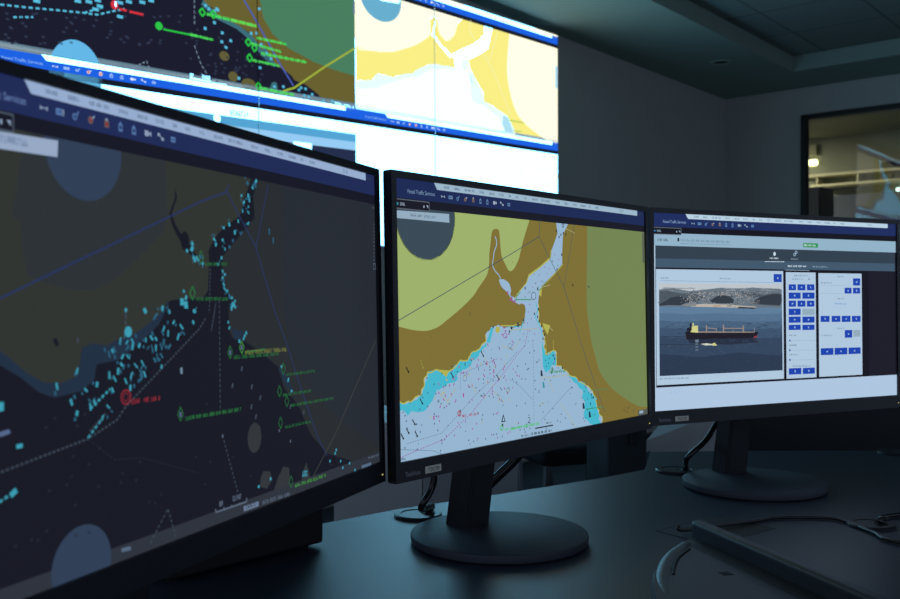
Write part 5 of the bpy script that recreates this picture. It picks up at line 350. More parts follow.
  ('D','c_glyph',4,2,4,1,[359.2,216.8]),('D','c_glyph',4,1.2,2.6,0,[360,216.8]),('P','c_btn',3,[376.6,211.3,406.4,211.3,406.4,222.7,376.6,222.7]),('D','c_glyph',4,4,1.4,1,[391.5,217]),('D','c_glyph',4,1.2,2.6,0,[390.5,217]),('P','c_btn',3,[409.2,211.6,438.1,211.6,438.1,222.6,409.2,222.6]),('D','c_glyph',4,3.4,2,0,[423.6,217.1]),('D','c_glyph',4,1.2,2.6,0,[424.3,217.1]),('S','c_textd',4,2.2,[285.6,91.5,318.5,91.2],1),
  ('S','c_textd',4,2.2,[281.4,97.1,307,96.9],1),('S','c_textd',4,2.2,[346.2,102.9,371.2,102.7],1),('S','c_textd',4,2.2,[384.1,92.2,400.1,92.1],1),('S','c_textd',4,2.2,[383.7,129.2,400.7,129.2],1),('S','c_textd',4,2.2,[383.1,178.7,400.7,179],1),('S','c_textd',4,2.2,[345.9,189.8,372.9,190.3],1),('S','c_textd',4,2.2,[274,188.2,291.5,188.6],1),('S','c_textd',4,2.2,[273.8,204.4,290.7,204.8],1),('S','c_textd',4,2.2,[273.8,204.3,290.7,204.7],1),
  ('S','c_textd',4,2.2,[273.6,219.7,294.4,220.3],1),('S','c_textd',4,2.2,[281.4,238.2,322.6,239.6],1),('S','c_link',4,2.4,[377.5,137.4,407,138],1),('D','c_textd',4,2.6,2.6,1,[319.1,96.9]),('D','c_knob',4,3,3,0,[275.5,196.9]),('L','c_grey',3,0.6,0,[277.1,197,330.3,197.6]),('D','c_knob',4,3,3,0,[275.3,212.5]),('L','c_grey',3,0.6,0,[276.9,212.6,330.1,213.4]),('D','c_knob',4,3,3,0,[275.1,228.2]),('L','c_grey',3,0.6,0,[276.7,228.2,329.9,229.4]),
  ('L','c_grey',3,0.5,0,[343.9,107.2,415.3,107.1]),('L','c_grey',3,0.5,0,[343.7,120.3,398,120.5]),('D','c_glyph',4,2,1.6,0,[32.4,269.7,39.8,267.5,39.8,271.4,47.3,269]),
 ],
 'VW': [
  ('P','v_sea',0,[0,0,1815,0,1815,690,0,690]),('P','v_white',0,[1815,0,3630,0,3630,690,1815,690]),('P','v_white',0,[0,690,3630,690,3630,1380,0,1380]),('P','v_black',3,[0,12,1815,12,1815,85,0,85]),('P','v_blue',4,[0,12,1815,12,1815,62.5,0,62.5]),('P','v_strip',5,[211.8,9.6,1746.1,9.6,1746.1,29.6,230.7,29.6]),('T','v_title',5,10.8,63.7,47.8,'Vessel Traffic Services',153.3),('S','v_word',6,6.4,[268.6,20.3,303.1,20.3],1.2),
  ('S','v_word',6,6.4,[330.6,20.3,365.1,20.3],1.2),('S','v_word',6,6.4,[392.6,20.3,458.1,20.3],1.2),('S','v_word',6,6.4,[485.6,20.3,520,20.3],1.2),('S','v_word',6,6.4,[547.6,20.3,588.9,20.3],1.2),('S','v_word',6,6.4,[613,20.3,647.5,20.3],1.2),('S','v_word',6,6.4,[678.5,20.3,699.1,20.3],1.2),('S','v_word',6,6.4,[726.7,20.3,754.2,20.3],1.2),('S','v_word',6,6.4,[785.2,20.3,812.8,20.3],1.2),('S','v_word',6,6.4,[847.2,20.3,888.6,20.3],1.2),
  ('S','v_word',6,6.4,[912.7,20.3,988.4,20.3],1.2),('S','v_word',6,6.4,[1022.9,20.3,1060.8,20.3],1.2),('S','v_word',6,6.4,[1091.8,20.3,1126.2,20.3],1.2),('S','v_word',6,6.4,[1160.6,20.3,1195.1,20.3],1.2),('S','v_word',6,6.4,[1222.6,20.3,1267.4,20.3],1.2),('S','v_word',6,6.4,[1295,20.3,1315.6,20.3],1.2),('S','v_word',6,6.4,[1350.1,20.3,1384.5,20.3],1.2),('L','v_word',6,1.72,0,[1586.3,19.8,1585.3,22.6,1582.5,24.3,1579.1,24.3,1576.3,22.6,1575.3,19.8,1576.3,17.1,1579.1,15.4,1582.5,15.4,1585.3,17.1,1586.3,19.8]),
  ('L','v_word',6,1.72,0,[1607,19.8,1605.9,22.6,1603.2,24.3,1599.8,24.3,1597,22.6,1596,19.8,1597,17.1,1599.8,15.4,1603.2,15.4,1605.9,17.1,1607,19.8]),('S','v_dim',5,5.4,[1759.9,23,1797.8,23],1),('P','v_icon',6,[253.1,42.1,260,45.8,253.1,49.5]),('P','v_icon',6,[273.8,42.1,266.9,45.8,273.8,49.5]),('P','v_icon',6,[261.4,44.6,265.5,44.6,265.5,47,261.4,47]),('P','v_icon2',6,[296.2,40.9,313.4,40.9,313.4,50.7,296.2,50.7]),
  ('P','v_blue',7,[299.6,44.8,310,44.8,310,46.5,299.6,46.5]),('P','v_icon',6,[315.5,40.9,318.2,40.9,318.2,50.7,315.5,50.7]),('E','v_icon2',6,349.6,47.3,6.5,5.1),('E','v_blue',7,349.6,47.3,3.4,2.7),('P','v_icon2',6,[353,44.6,360.2,37.5,362.3,39,355.4,46.3]),('E','v_amber',6,396.1,46.8,7.2,5.9),('E','v_red',7,396.1,46.3,3.8,2.9),('P','v_icon',6,[399.5,43.4,407.1,38.5,409.1,39.9,402.3,45.3]),('P','v_amber',6,[439.1,40.9,452.9,40.9,452.9,52.2,439.1,52.2]),
  ('P','v_red',7,[442.2,44.3,449.8,44.3,449.8,49.7,442.2,49.7]),('P','v_icon',6,[441.5,40.9,446,37,450.5,40.9]),('P','v_icon2',6,[484.2,53.2,484.2,42.9,490.8,37,497.3,42.9,497.3,53.2]),('P','v_blue',7,[487.3,43.9,494.2,43.9,494.2,49.7,487.3,49.7]),('P','v_icon2',6,[529,53.2,529,42.9,535.5,37,542.1,42.9,542.1,53.2]),('P','v_blue',7,[532.1,43.9,539,43.9,539,49.7,532.1,49.7]),('P','v_icon',6,[573.4,41.2,587.2,41.2,587.2,50.5,573.4,50.5]),
  ('P','v_icon',6,[587.2,45.1,596.5,41.6,596.5,50,587.2,46.5]),('P','v_icon',6,[619.9,40.4,627.8,40.4,627.8,45.3,619.9,45.3]),('P','v_icon',6,[634.4,46.8,642.7,46.8,642.7,51.7,634.4,51.7]),('P','v_icon',6,[626.8,44.3,628.9,43.4,635.8,47.8,633.7,48.8]),('P','v_icon2',6,[669.9,41.2,687.1,41.2,687.1,50.5,669.9,50.5]),('P','v_blue',7,[673,44.6,683.3,44.6,683.3,46.8,673,46.8]),('P','v_black',3,[1815,12,3630,12,3630,85,1815,85]),
  ('P','v_blue',4,[1815,12,3630,12,3630,62.5,1815,62.5]),('P','v_strip',5,[2026.8,9.6,3561.1,9.6,3561.1,29.6,2045.7,29.6]),('T','v_title',5,10.8,1878.7,47.8,'Vessel Traffic Services',153.3),('S','v_word',6,6.4,[2083.6,20.3,2118.1,20.3],1.2),('S','v_word',6,6.4,[2145.6,20.3,2180.1,20.3],1.2),('S','v_word',6,6.4,[2207.6,20.3,2273.1,20.3],1.2),('S','v_word',6,6.4,[2300.6,20.3,2335,20.3],1.2),('S','v_word',6,6.4,[2362.6,20.3,2403.9,20.3],1.2),
  ('S','v_word',6,6.4,[2428,20.3,2462.5,20.3],1.2),('S','v_word',6,6.4,[2493.5,20.3,2514.1,20.3],1.2),('S','v_word',6,6.4,[2541.7,20.3,2569.2,20.3],1.2),('S','v_word',6,6.4,[2600.2,20.3,2627.8,20.3],1.2),('S','v_word',6,6.4,[2662.2,20.3,2703.6,20.3],1.2),('S','v_word',6,6.4,[2727.7,20.3,2803.4,20.3],1.2),('S','v_word',6,6.4,[2837.9,20.3,2875.8,20.3],1.2),('S','v_word',6,6.4,[2906.8,20.3,2941.2,20.3],1.2),
  ('S','v_word',6,6.4,[2975.6,20.3,3010.1,20.3],1.2),('S','v_word',6,6.4,[3037.6,20.3,3082.4,20.3],1.2),('S','v_word',6,6.4,[3110,20.3,3130.6,20.3],1.2),('S','v_word',6,6.4,[3165.1,20.3,3199.5,20.3],1.2),('L','v_word',6,1.72,0,[3401.3,19.8,3400.3,22.6,3397.5,24.3,3394.1,24.3,3391.3,22.6,3390.3,19.8,3391.3,17.1,3394.1,15.4,3397.5,15.4,3400.3,17.1,3401.3,19.8]),('L','v_word',6,1.72,0,[3422,19.8,3420.9,22.6,3418.2,24.3,3414.8,24.3,3412,22.6,3411,19.8,3412,17.1,3414.8,15.4,3418.2,15.4,3420.9,17.1,3422,19.8]),
  ('S','v_dim',5,5.4,[3574.9,23,3612.8,23],1),('P','v_icon',6,[2068.1,42.1,2075,45.8,2068.1,49.5]),('P','v_icon',6,[2088.8,42.1,2081.9,45.8,2088.8,49.5]),('P','v_icon',6,[2076.4,44.6,2080.5,44.6,2080.5,47,2076.4,47]),('P','v_icon2',6,[2111.2,40.9,2128.4,40.9,2128.4,50.7,2111.2,50.7]),('P','v_blue',7,[2114.6,44.8,2125,44.8,2125,46.5,2114.6,46.5]),('P','v_icon',6,[2130.5,40.9,2133.2,40.9,2133.2,50.7,2130.5,50.7]),
  ('E','v_icon2',6,2164.6,47.3,6.5,5.1),('E','v_blue',7,2164.6,47.3,3.4,2.7),('P','v_icon2',6,[2168,44.6,2175.2,37.5,2177.3,39,2170.4,46.3]),('E','v_amber',6,2211.1,46.8,7.2,5.9),('E','v_red',7,2211.1,46.3,3.8,2.9),('P','v_icon',6,[2214.5,43.4,2222.1,38.5,2224.1,39.9,2217.3,45.3]),('P','v_amber',6,[2254.1,40.9,2267.9,40.9,2267.9,52.2,2254.1,52.2]),('P','v_red',7,[2257.2,44.3,2264.8,44.3,2264.8,49.7,2257.2,49.7]),
  ('P','v_icon',6,[2256.5,40.9,2261,37,2265.5,40.9]),('P','v_icon2',6,[2299.2,53.2,2299.2,42.9,2305.8,37,2312.3,42.9,2312.3,53.2]),('P','v_blue',7,[2302.3,43.9,2309.2,43.9,2309.2,49.7,2302.3,49.7]),('P','v_icon2',6,[2344,53.2,2344,42.9,2350.5,37,2357.1,42.9,2357.1,53.2]),('P','v_blue',7,[2347.1,43.9,2354,43.9,2354,49.7,2347.1,49.7]),('P','v_icon',6,[2388.4,41.2,2402.2,41.2,2402.2,50.5,2388.4,50.5]),('P','v_icon',6,[2402.2,45.1,2411.5,41.6,2411.5,50,2402.2,46.5]),
  ('P','v_icon',6,[2434.9,40.4,2442.8,40.4,2442.8,45.3,2434.9,45.3]),('P','v_icon',6,[2449.4,46.8,2457.7,46.8,2457.7,51.7,2449.4,51.7]),('P','v_icon',6,[2441.8,44.3,2443.9,43.4,2450.8,47.8,2448.7,48.8]),('P','v_icon2',6,[2484.9,41.2,2502.1,41.2,2502.1,50.5,2484.9,50.5]),('P','v_blue',7,[2488,44.6,2498.3,44.6,2498.3,46.8,2488,46.8]),('P','v_black',3,[0,690,1815,690,1815,763,0,763]),('P','v_blue',4,[0,690,1815,690,1815,740.5,0,740.5]),
  ('P','v_strip',5,[211.8,687.5,1746.1,687.5,1746.1,707.6,230.7,707.6]),('T','v_title',5,10.8,63.7,725.8,'Vessel Traffic Services',153.3),('S','v_word',6,6.4,[268.6,698.3,303.1,698.3],1.2),('S','v_word',6,6.4,[330.6,698.3,365.1,698.3],1.2),('S','v_word',6,6.4,[392.6,698.3,458.1,698.3],1.2),('S','v_word',6,6.4,[485.6,698.3,520,698.3],1.2),('S','v_word',6,6.4,[547.6,698.3,588.9,698.3],1.2),('S','v_word',6,6.4,[613,698.3,647.5,698.3],1.2),
  ('S','v_word',6,6.4,[678.5,698.3,699.1,698.3],1.2),('S','v_word',6,6.4,[726.7,698.3,754.2,698.3],1.2),('S','v_word',6,6.4,[785.2,698.3,812.8,698.3],1.2),('S','v_word',6,6.4,[847.2,698.3,888.6,698.3],1.2),('S','v_word',6,6.4,[912.7,698.3,988.4,698.3],1.2),('S','v_word',6,6.4,[1022.9,698.3,1060.8,698.3],1.2),('S','v_word',6,6.4,[1091.8,698.3,1126.2,698.3],1.2),('S','v_word',6,6.4,[1160.6,698.3,1195.1,698.3],1.2),
  ('S','v_word',6,6.4,[1222.6,698.3,1267.4,698.3],1.2),('S','v_word',6,6.4,[1295,698.3,1315.6,698.3],1.2),('S','v_word',6,6.4,[1350.1,698.3,1384.5,698.3],1.2),('L','v_word',6,1.72,0,[1586.3,697.8,1585.3,700.6,1582.5,702.3,1579.1,702.3,1576.3,700.6,1575.3,697.8,1576.3,695.1,1579.1,693.4,1582.5,693.4,1585.3,695.1,1586.3,697.8]),('L','v_word',6,1.72,0,[1607,697.8,1605.9,700.6,1603.2,702.3,1599.8,702.3,1597,700.6,1596,697.8,1597,695.1,1599.8,693.4,1603.2,693.4,1605.9,695.1,1607,697.8]),
  ('S','v_dim',5,5.4,[1759.9,701,1797.8,701],1),('P','v_icon',6,[253.1,720.1,260,723.8,253.1,727.5]),('P','v_icon',6,[273.8,720.1,266.9,723.8,273.8,727.5]),('P','v_icon',6,[261.4,722.6,265.5,722.6,265.5,725,261.4,725]),('P','v_icon2',6,[296.2,718.9,313.4,718.9,313.4,728.7,296.2,728.7]),('P','v_blue',7,[299.6,722.8,310,722.8,310,724.5,299.6,724.5]),('P','v_icon',6,[315.5,718.9,318.2,718.9,318.2,728.7,315.5,728.7]),
  ('E','v_icon2',6,349.6,725.3,6.5,5.1),('E','v_blue',7,349.6,725.3,3.4,2.7),('P','v_icon2',6,[353,722.6,360.2,715.5,362.3,717,355.4,724.3]),('E','v_amber',6,396.1,724.8,7.2,5.9),('E','v_red',7,396.1,724.3,3.8,2.9),('P','v_icon',6,[399.5,721.4,407.1,716.5,409.1,717.9,402.3,723.3]),('P','v_amber',6,[439.1,718.9,452.9,718.9,452.9,730.2,439.1,730.2]),('P','v_red',7,[442.2,722.3,449.8,722.3,449.8,727.7,442.2,727.7]),
  ('P','v_icon',6,[441.5,718.9,446,715,450.5,718.9]),('P','v_icon2',6,[484.2,731.2,484.2,720.9,490.8,715,497.3,720.9,497.3,731.2]),('P','v_blue',7,[487.3,721.9,494.2,721.9,494.2,727.7,487.3,727.7]),('P','v_icon2',6,[529,731.2,529,720.9,535.5,715,542.1,720.9,542.1,731.2]),('P','v_blue',7,[532.1,721.9,539,721.9,539,727.7,532.1,727.7]),('P','v_icon',6,[573.4,719.2,587.2,719.2,587.2,728.5,573.4,728.5]),('P','v_icon',6,[587.2,723.1,596.5,719.6,596.5,728,587.2,724.5]),
  ('P','v_icon',6,[619.9,718.4,627.8,718.4,627.8,723.3,619.9,723.3]),('P','v_icon',6,[634.4,724.8,642.7,724.8,642.7,729.7,634.4,729.7]),('P','v_icon',6,[626.8,722.3,628.9,721.4,635.8,725.8,633.7,726.8]),('P','v_icon2',6,[669.9,719.2,687.1,719.2,687.1,728.5,669.9,728.5]),('P','v_blue',7,[673,722.6,683.3,722.6,683.3,724.8,673,724.8]),('P','v_black',3,[1815,690,3630,690,3630,763,1815,763]),('P','v_blue',4,[1815,690,3630,690,3630,740.5,1815,740.5]),
  ('P','v_strip',5,[2026.8,687.5,3561.1,687.5,3561.1,707.6,2045.7,707.6]),('T','v_title',5,10.8,1878.7,725.8,'Vessel Traffic Services',153.3),('S','v_word',6,6.4,[2083.6,698.3,2118.1,698.3],1.2),('S','v_word',6,6.4,[2145.6,698.3,2180.1,698.3],1.2),('S','v_word',6,6.4,[2207.6,698.3,2273.1,698.3],1.2),('S','v_word',6,6.4,[2300.6,698.3,2335,698.3],1.2),('S','v_word',6,6.4,[2362.6,698.3,2403.9,698.3],1.2),
  ('S','v_word',6,6.4,[2428,698.3,2462.5,698.3],1.2),('S','v_word',6,6.4,[2493.5,698.3,2514.1,698.3],1.2),('S','v_word',6,6.4,[2541.7,698.3,2569.2,698.3],1.2),('S','v_word',6,6.4,[2600.2,698.3,2627.8,698.3],1.2),('S','v_word',6,6.4,[2662.2,698.3,2703.6,698.3],1.2),('S','v_word',6,6.4,[2727.7,698.3,2803.4,698.3],1.2),('S','v_word',6,6.4,[2837.9,698.3,2875.8,698.3],1.2),('S','v_word',6,6.4,[2906.8,698.3,2941.2,698.3],1.2),
  ('S','v_word',6,6.4,[2975.6,698.3,3010.1,698.3],1.2),('S','v_word',6,6.4,[3037.6,698.3,3082.4,698.3],1.2),('S','v_word',6,6.4,[3110,698.3,3130.6,698.3],1.2),('S','v_word',6,6.4,[3165.1,698.3,3199.5,698.3],1.2),('L','v_word',6,1.72,0,[3401.3,697.8,3400.3,700.6,3397.5,702.3,3394.1,702.3,3391.3,700.6,3390.3,697.8,3391.3,695.1,3394.1,693.4,3397.5,693.4,3400.3,695.1,3401.3,697.8]),('L','v_word',6,1.72,0,[3422,697.8,3420.9,700.6,3418.2,702.3,3414.8,702.3,3412,700.6,3411,697.8,3412,695.1,3414.8,693.4,3418.2,693.4,3420.9,695.1,3422,697.8]),
  ('S','v_dim',5,5.4,[3574.9,701,3612.8,701],1),('P','v_icon',6,[2068.1,720.1,2075,723.8,2068.1,727.5]),('P','v_icon',6,[2088.8,720.1,2081.9,723.8,2088.8,727.5]),('P','v_icon',6,[2076.4,722.6,2080.5,722.6,2080.5,725,2076.4,725]),('P','v_icon2',6,[2111.2,718.9,2128.4,718.9,2128.4,728.7,2111.2,728.7]),('P','v_blue',7,[2114.6,722.8,2125,722.8,2125,724.5,2114.6,724.5]),('P','v_icon',6,[2130.5,718.9,2133.2,718.9,2133.2,728.7,2130.5,728.7]),
  ('E','v_icon2',6,2164.6,725.3,6.5,5.1),('E','v_blue',7,2164.6,725.3,3.4,2.7),('P','v_icon2',6,[2168,722.6,2175.2,715.5,2177.3,717,2170.4,724.3]),('E','v_amber',6,2211.1,724.8,7.2,5.9),('E','v_red',7,2211.1,724.3,3.8,2.9),('P','v_icon',6,[2214.5,721.4,2222.1,716.5,2224.1,717.9,2217.3,723.3]),('P','v_amber',6,[2254.1,718.9,2267.9,718.9,2267.9,730.2,2254.1,730.2]),('P','v_red',7,[2257.2,722.3,2264.8,722.3,2264.8,727.7,2257.2,727.7]),
  ('P','v_icon',6,[2256.5,718.9,2261,715,2265.5,718.9]),('P','v_icon2',6,[2299.2,731.2,2299.2,720.9,2305.8,715,2312.3,720.9,2312.3,731.2]),('P','v_blue',7,[2302.3,721.9,2309.2,721.9,2309.2,727.7,2302.3,727.7]),('P','v_icon2',6,[2344,731.2,2344,720.9,2350.5,715,2357.1,720.9,2357.1,731.2]),('P','v_blue',7,[2347.1,721.9,2354,721.9,2354,727.7,2347.1,727.7]),('P','v_icon',6,[2388.4,719.2,2402.2,719.2,2402.2,728.5,2388.4,728.5]),
  ('P','v_icon',6,[2402.2,723.1,2411.5,719.6,2411.5,728,2402.2,724.5]),('P','v_icon',6,[2434.9,718.4,2442.8,718.4,2442.8,723.3,2434.9,723.3]),('P','v_icon',6,[2449.4,724.8,2457.7,724.8,2457.7,729.7,2449.4,729.7]),('P','v_icon',6,[2441.8,722.3,2443.9,721.4,2450.8,725.8,2448.7,726.8]),('P','v_icon2',6,[2484.9,719.2,2502.1,719.2,2502.1,728.5,2484.9,728.5]),('P','v_blue',7,[2488,722.6,2498.3,722.6,2498.3,724.8,2488,724.8]),
  ('P','v_bottomline',2,[0,670,3630,670,3630,690,0,690]),('P','v_footbar',2,[0,664,1815,664,1815,690,0,690]),('P','v_land',1,[885.3,183.1,923.7,341.3,941.4,355.7,965.7,362.9,984.1,376.7,1002.1,391.1,1026.2,399.8,1053.8,403,1080.5,408.2,1107.3,413.9,1125,421.7,1144.6,427.3,1164.4,433,1179.6,444.3,1192.7,460.2,1208.4,474.4,1221.4,490.9,1240.7,502.6,1261.6,517.3,1283,531.8,1304.2,546.8,1329.3,558.3,1353.6,568.5,1380.3,576,1404.4,587.6,1421.1,605.5,1452.5,612.8,1486.7,615.6,1514.6,628.5,1544.1,640.1,1564.6,649.9,1581.9,662.8,1608.2,665.5,1628.9,676.4,1657.9,678.3,1688.2,673.2,1717.4,675.2,1746.7,677.6,1784.6,681.1,1815,680.4,1815,689.6,1815,691.7,1815,-44.2]),
  ('P','v_land2',2,[1217.7,103,1225.8,278.1,1243.3,353.5,1293.1,413.8,1383.4,463.4,1546.2,503.5,1674.8,520.5,1815,528.2,1815,-50.9]),('P','v_shal',2,[923.7,341.3,1002.1,391.1,1107.3,413.9,1179.6,444.3,1240.7,502.6,1329.3,558.3,1296.9,563.3,1227.8,524.6,1166.9,466.1,1095.1,430.6,990.3,407.6,912.2,362.3]),('P','v_shal',2,[1241.3,467.8,1291,534.2,1240.7,502.6]),('P','v_sea',2,[1165,574.1,1227.8,524.6,1278.3,531.3,1303.4,562.3,1239,602.1]),
  ('E','v_isle',2,1027.9,559.4,26,20),('E','v_isle',2,1073.4,641.5,26,22),('E','v_isle',2,1157.3,663.4,40,26),('P','v_shal',2,[1289.3,634.7,1315.1,631,1321.1,660.4,1262.9,688.4]),('L','v_cyan',3,7,26,[65.5,536.4,161.4,527,270.3,514.7,384.6,502.6,439.2,498.5,495.6,475.4,553.2,453.4]),('L','v_cyan',3,7,22,[112,571.8,185.3,557.4]),('L','v_cyan',3,7,24,[384.6,502.6,467.8,462.2]),('L','v_dash',3,5,20,[577.5,684.2,647.7,642.3,667,683.8]),
  ('L','v_dash',3,5,22,[879.3,350.6,877.3,452.7]),('L','v_dash',3,5,22,[875.6,540.9,907.4,614.7,938,652.2]),('D','v_cyan',4,26,12,0,[358.6,463.6,403.6,456.8,440.4,444.1,573.3,421.5,632.5,411,449.2,464.3,533.3,487.7,199.1,496.9,672.9,396.4,430.5,479.9,534.4,433.1]),('D','v_cyan',4,14,12,0,[979.5,376.7,991.1,364.9,996.8,368.5,934.5,362.4,951.2,373,978.5,425.9,1018.1,462.1,1062,487.6,1015.1,500.7,1036.8,520.7,930.4,459.4,1221.4,318.4,1220.6,580.2,1173.6,435.6,1204.5,429.9,1228.7,475,1259.6,509.4,1284.7,530.2,1103.2,643.9,1461.2,635.9,1488.5,637.3,1508.7,671,1529.8,657.7,1447.4,648.1,1481.2,669.4,1543.2,692.7,1600.1,680.1,1658,672.7,1354,645.7,1301.9,653]),
  ('D','v_fleck',3,12,7,0,[559.8,560]),('D','v_fleck',3,12,7,0,[710.7,559.5]),('D','v_fleck',3,12,7,0,[661.1,565.5]),('D','v_fleck',3,12,7,0,[101.5,610.2]),('D','v_fleck',3,12,7,0,[849.5,495.1]),('D','v_fleck',3,12,7,0,[810.6,429.5]),('D','v_fleck',3,12,7,0,[433.3,520.5]),('D','v_fleck',3,12,7,0,[493.6,550.5]),('D','v_fleck',3,12,7,0,[91.1,583.1]),('D','v_fleck',3,12,7,0,[282.9,631.1]),('D','v_fleck',3,12,7,0,[686.3,460.1]),
  ('D','v_fleck',3,12,7,0,[714.7,451.8]),('D','v_fleck',3,12,7,0,[556.8,481.2]),('D','v_fleck',3,12,7,0,[81.4,661.2]),('D','v_fleck',3,12,7,0,[232.3,555.5]),('D','v_fleck',3,12,7,0,[886.6,519.1]),('D','v_fleck',3,12,7,0,[290.3,635.3]),('D','v_fleck',3,12,7,0,[489.6,564.5]),('D','v_fleck',3,12,7,0,[226.8,643.9]),('D','v_fleck',3,12,7,0,[617.6,578.9]),('D','v_fleck',3,12,7,0,[803.4,456.1]),('D','v_fleck',3,12,7,0,[347.9,527]),
  ('D','v_fleck',3,12,7,0,[185.9,546.6]),('D','v_fleck',3,12,7,0,[300.4,589.7]),('D','v_fleck',3,12,7,0,[83,638.4]),('D','v_fleck',3,12,7,0,[329.4,548.3]),('D','v_fleck',3,12,7,0,[733.2,493.8]),('D','v_fleck',3,12,7,0,[311.8,572.7]),('D','v_fleck',3,12,7,0,[632.4,457.2]),('D','v_fleck',3,12,7,0,[881.7,403.1]),('D','v_fleck',3,12,7,0,[670.2,553.7]),('D','v_fleck',3,12,7,0,[93,649.4]),('D','v_fleck',3,12,7,0,[350.6,577.4]),
  ('D','v_fleck',3,12,7,0,[88.7,563.7]),('D','v_fleck',3,12,7,0,[209.2,648.7]),('D','v_fleck',3,12,7,0,[221.2,622.6]),('D','v_fleck',3,12,7,0,[835.6,537.6]),('D','v_fleck',3,12,7,0,[334.3,552.9]),('D','v_fleck',3,12,7,0,[477.3,579.1]),('D','v_fleck',3,12,7,0,[156.8,633.3]),('D','v_fleck',3,12,7,0,[712.8,548.1]),('D','v_fleck',3,12,7,0,[105.5,665.7]),('D','v_fleck',3,12,7,0,[145.8,587.1]),('D','v_fleck',3,12,7,0,[549,584.6]),
  ('D','v_fleck',3,12,7,0,[329.3,623.9]),('D','v_fleck',3,12,7,0,[495.5,516.8]),('D','v_fleck',3,12,7,0,[313.5,535.1]),('D','v_fleck',3,12,7,0,[137.1,566.2]),('D','v_fleck',3,12,7,0,[616.3,583.1]),('D','v_fleck',3,12,7,0,[197.5,542.4]),('D','v_fleck',3,12,7,0,[891.6,471.5]),('D','v_fleck',3,12,7,0,[382.8,529.1]),('D','v_fleck',3,12,7,0,[535,575.3]),('D','v_fleck',3,12,7,0,[422,544.6]),('D','v_fleck',3,12,7,0,[119,659.8]),
  ('D','v_fleck',3,12,7,0,[104,613]),('D','v_fleck',3,12,7,0,[752.4,443.3]),('D','v_fleck',3,12,7,0,[653.8,570.4]),('D','v_fleck',3,12,7,0,[566,564.8]),('D','v_fleck',3,12,7,0,[156.6,596.1]),('D','v_fleck',3,12,7,0,[904.8,655]),('D','v_fleck',3,12,7,0,[959.5,560.4]),('D','v_fleck',3,12,7,0,[1231.1,607.7]),('D','v_fleck',3,12,7,0,[1223.2,516.6]),('D','v_fleck',3,12,7,0,[1030.7,610.3]),('D','v_fleck',3,12,7,0,[1029,512.6]),
  ('D','v_fleck',3,12,7,0,[1001.3,485.3]),('D','v_fleck',3,12,7,0,[987.8,674.4]),('D','v_fleck',3,12,7,0,[1216,557.9]),('D','v_fleck',3,12,7,0,[1036.5,521.9]),('D','v_fleck',3,12,7,0,[885.5,533.4]),('D','v_fleck',3,12,7,0,[1143.8,624.3]),('D','v_fleck',3,12,7,0,[982.8,630.2]),('D','v_fleck',3,12,7,0,[1141.7,585.1]),('D','v_fleck',3,12,7,0,[1098,606.7]),('D','v_fleck',3,12,7,0,[983.9,612]),('D','v_fleck',3,12,7,0,[954.3,568.4]),
  ('D','v_fleck',3,12,7,0,[1139.7,584.6]),('D','v_fleck',3,12,7,0,[957.1,669.3]),('D','v_fleck',3,12,7,0,[1093.2,566.9]),('D','v_fleck',3,12,7,0,[856.7,597.7]),('D','v_fleck',3,12,7,0,[942.4,611.2]),('D','v_fleck',3,12,7,0,[1020.8,631.3]),('D','v_fleck',3,12,7,0,[1091.4,616.3]),('D','v_fleck',3,12,7,0,[978.4,599.5]),('D','v_fleck',3,12,7,0,[1126.6,617.9]),('D','v_fleck',3,12,7,0,[978.4,643.5]),('D','v_fleck',3,12,7,0,[1179.5,577.8]),
  ('D','v_fleck',3,12,7,0,[1221.2,633.4]),('D','v_fleck',3,12,7,0,[1042.9,563.5]),('D','v_fleck',3,12,7,0,[910.9,652.3]),('D','v_fleck',3,12,7,0,[1207.5,524.7]),('D','v_fleck',3,12,7,0,[1108.8,596]),('D','v_fleck',3,12,7,0,[1126.3,468.7]),('D','v_fleck',3,12,7,0,[1144.3,558.7]),('D','v_fleck',3,12,7,0,[1100,529.7]),('D','v_fleck',3,12,7,0,[1082.3,612.5]),('D','v_fleck',3,12,7,0,[1087.6,599.4]),('D','v_fleck',3,12,7,0,[864,512.8]),
  ('D','v_fleck',3,12,7,0,[1013.2,595.3]),('L','v_green',4,6.6,0,[939.5,395.9,1205.1,398.4]),('S','v_green2',5,13.6,[939.5,395.9,1205.1,398.4],1.3),('L','v_green',4,5.4,0,[854.6,498.4,971.4,500.8]),('S','v_green2',5,11.2,[854.6,498.4,971.4,500.8],1.3),('L','v_green',4,6,0,[1204.2,449.7,1379.7,448.7]),('S','v_green2',5,12.4,[1204.2,449.7,1379.7,448.7],1.3),('L','v_green',4,6,0,[1172.8,479.8,1343.5,488.3]),
  ('S','v_green2',5,12.4,[1172.8,479.8,1343.5,488.3],1.3),('L','v_green',4,6.6,0,[1228,514.7,1497.4,511.3]),('S','v_green2',5,13.6,[1228,514.7,1497.4,511.3],1.3),('L','v_green',4,5.4,0,[1177.7,552.5,1335.9,554.2]),('S','v_green2',5,11.2,[1177.7,552.5,1335.9,554.2],1.3),('L','v_green',4,6.6,0,[1212.8,670.4,1419.9,675.5]),('S','v_green2',5,13.6,[1212.8,670.4,1419.9,675.5],1.3),('L','v_olive',4,12,0,[1066,397.7,1205.1,398.4]),
  ('L','v_green',5,8,0,[917.1,376.8,932.1,393.8,917.1,410.8,902.1,393.8,917.1,376.8]),('L','v_green',5,8,0,[973.5,375,988.5,392,973.5,409,958.5,392,973.5,375]),('L','v_green',5,8,0,[1156.9,460.7,1171.9,477.7,1156.9,494.7,1141.9,477.7,1156.9,460.7]),('L','v_green',5,8,0,[1191,479.3,1206,496.3,1191,513.3,1176,496.3,1191,479.3]),('L','v_green',5,8,0,[1163.1,528,1178.1,545,1163.1,562,1148.1,545,1163.1,528]),
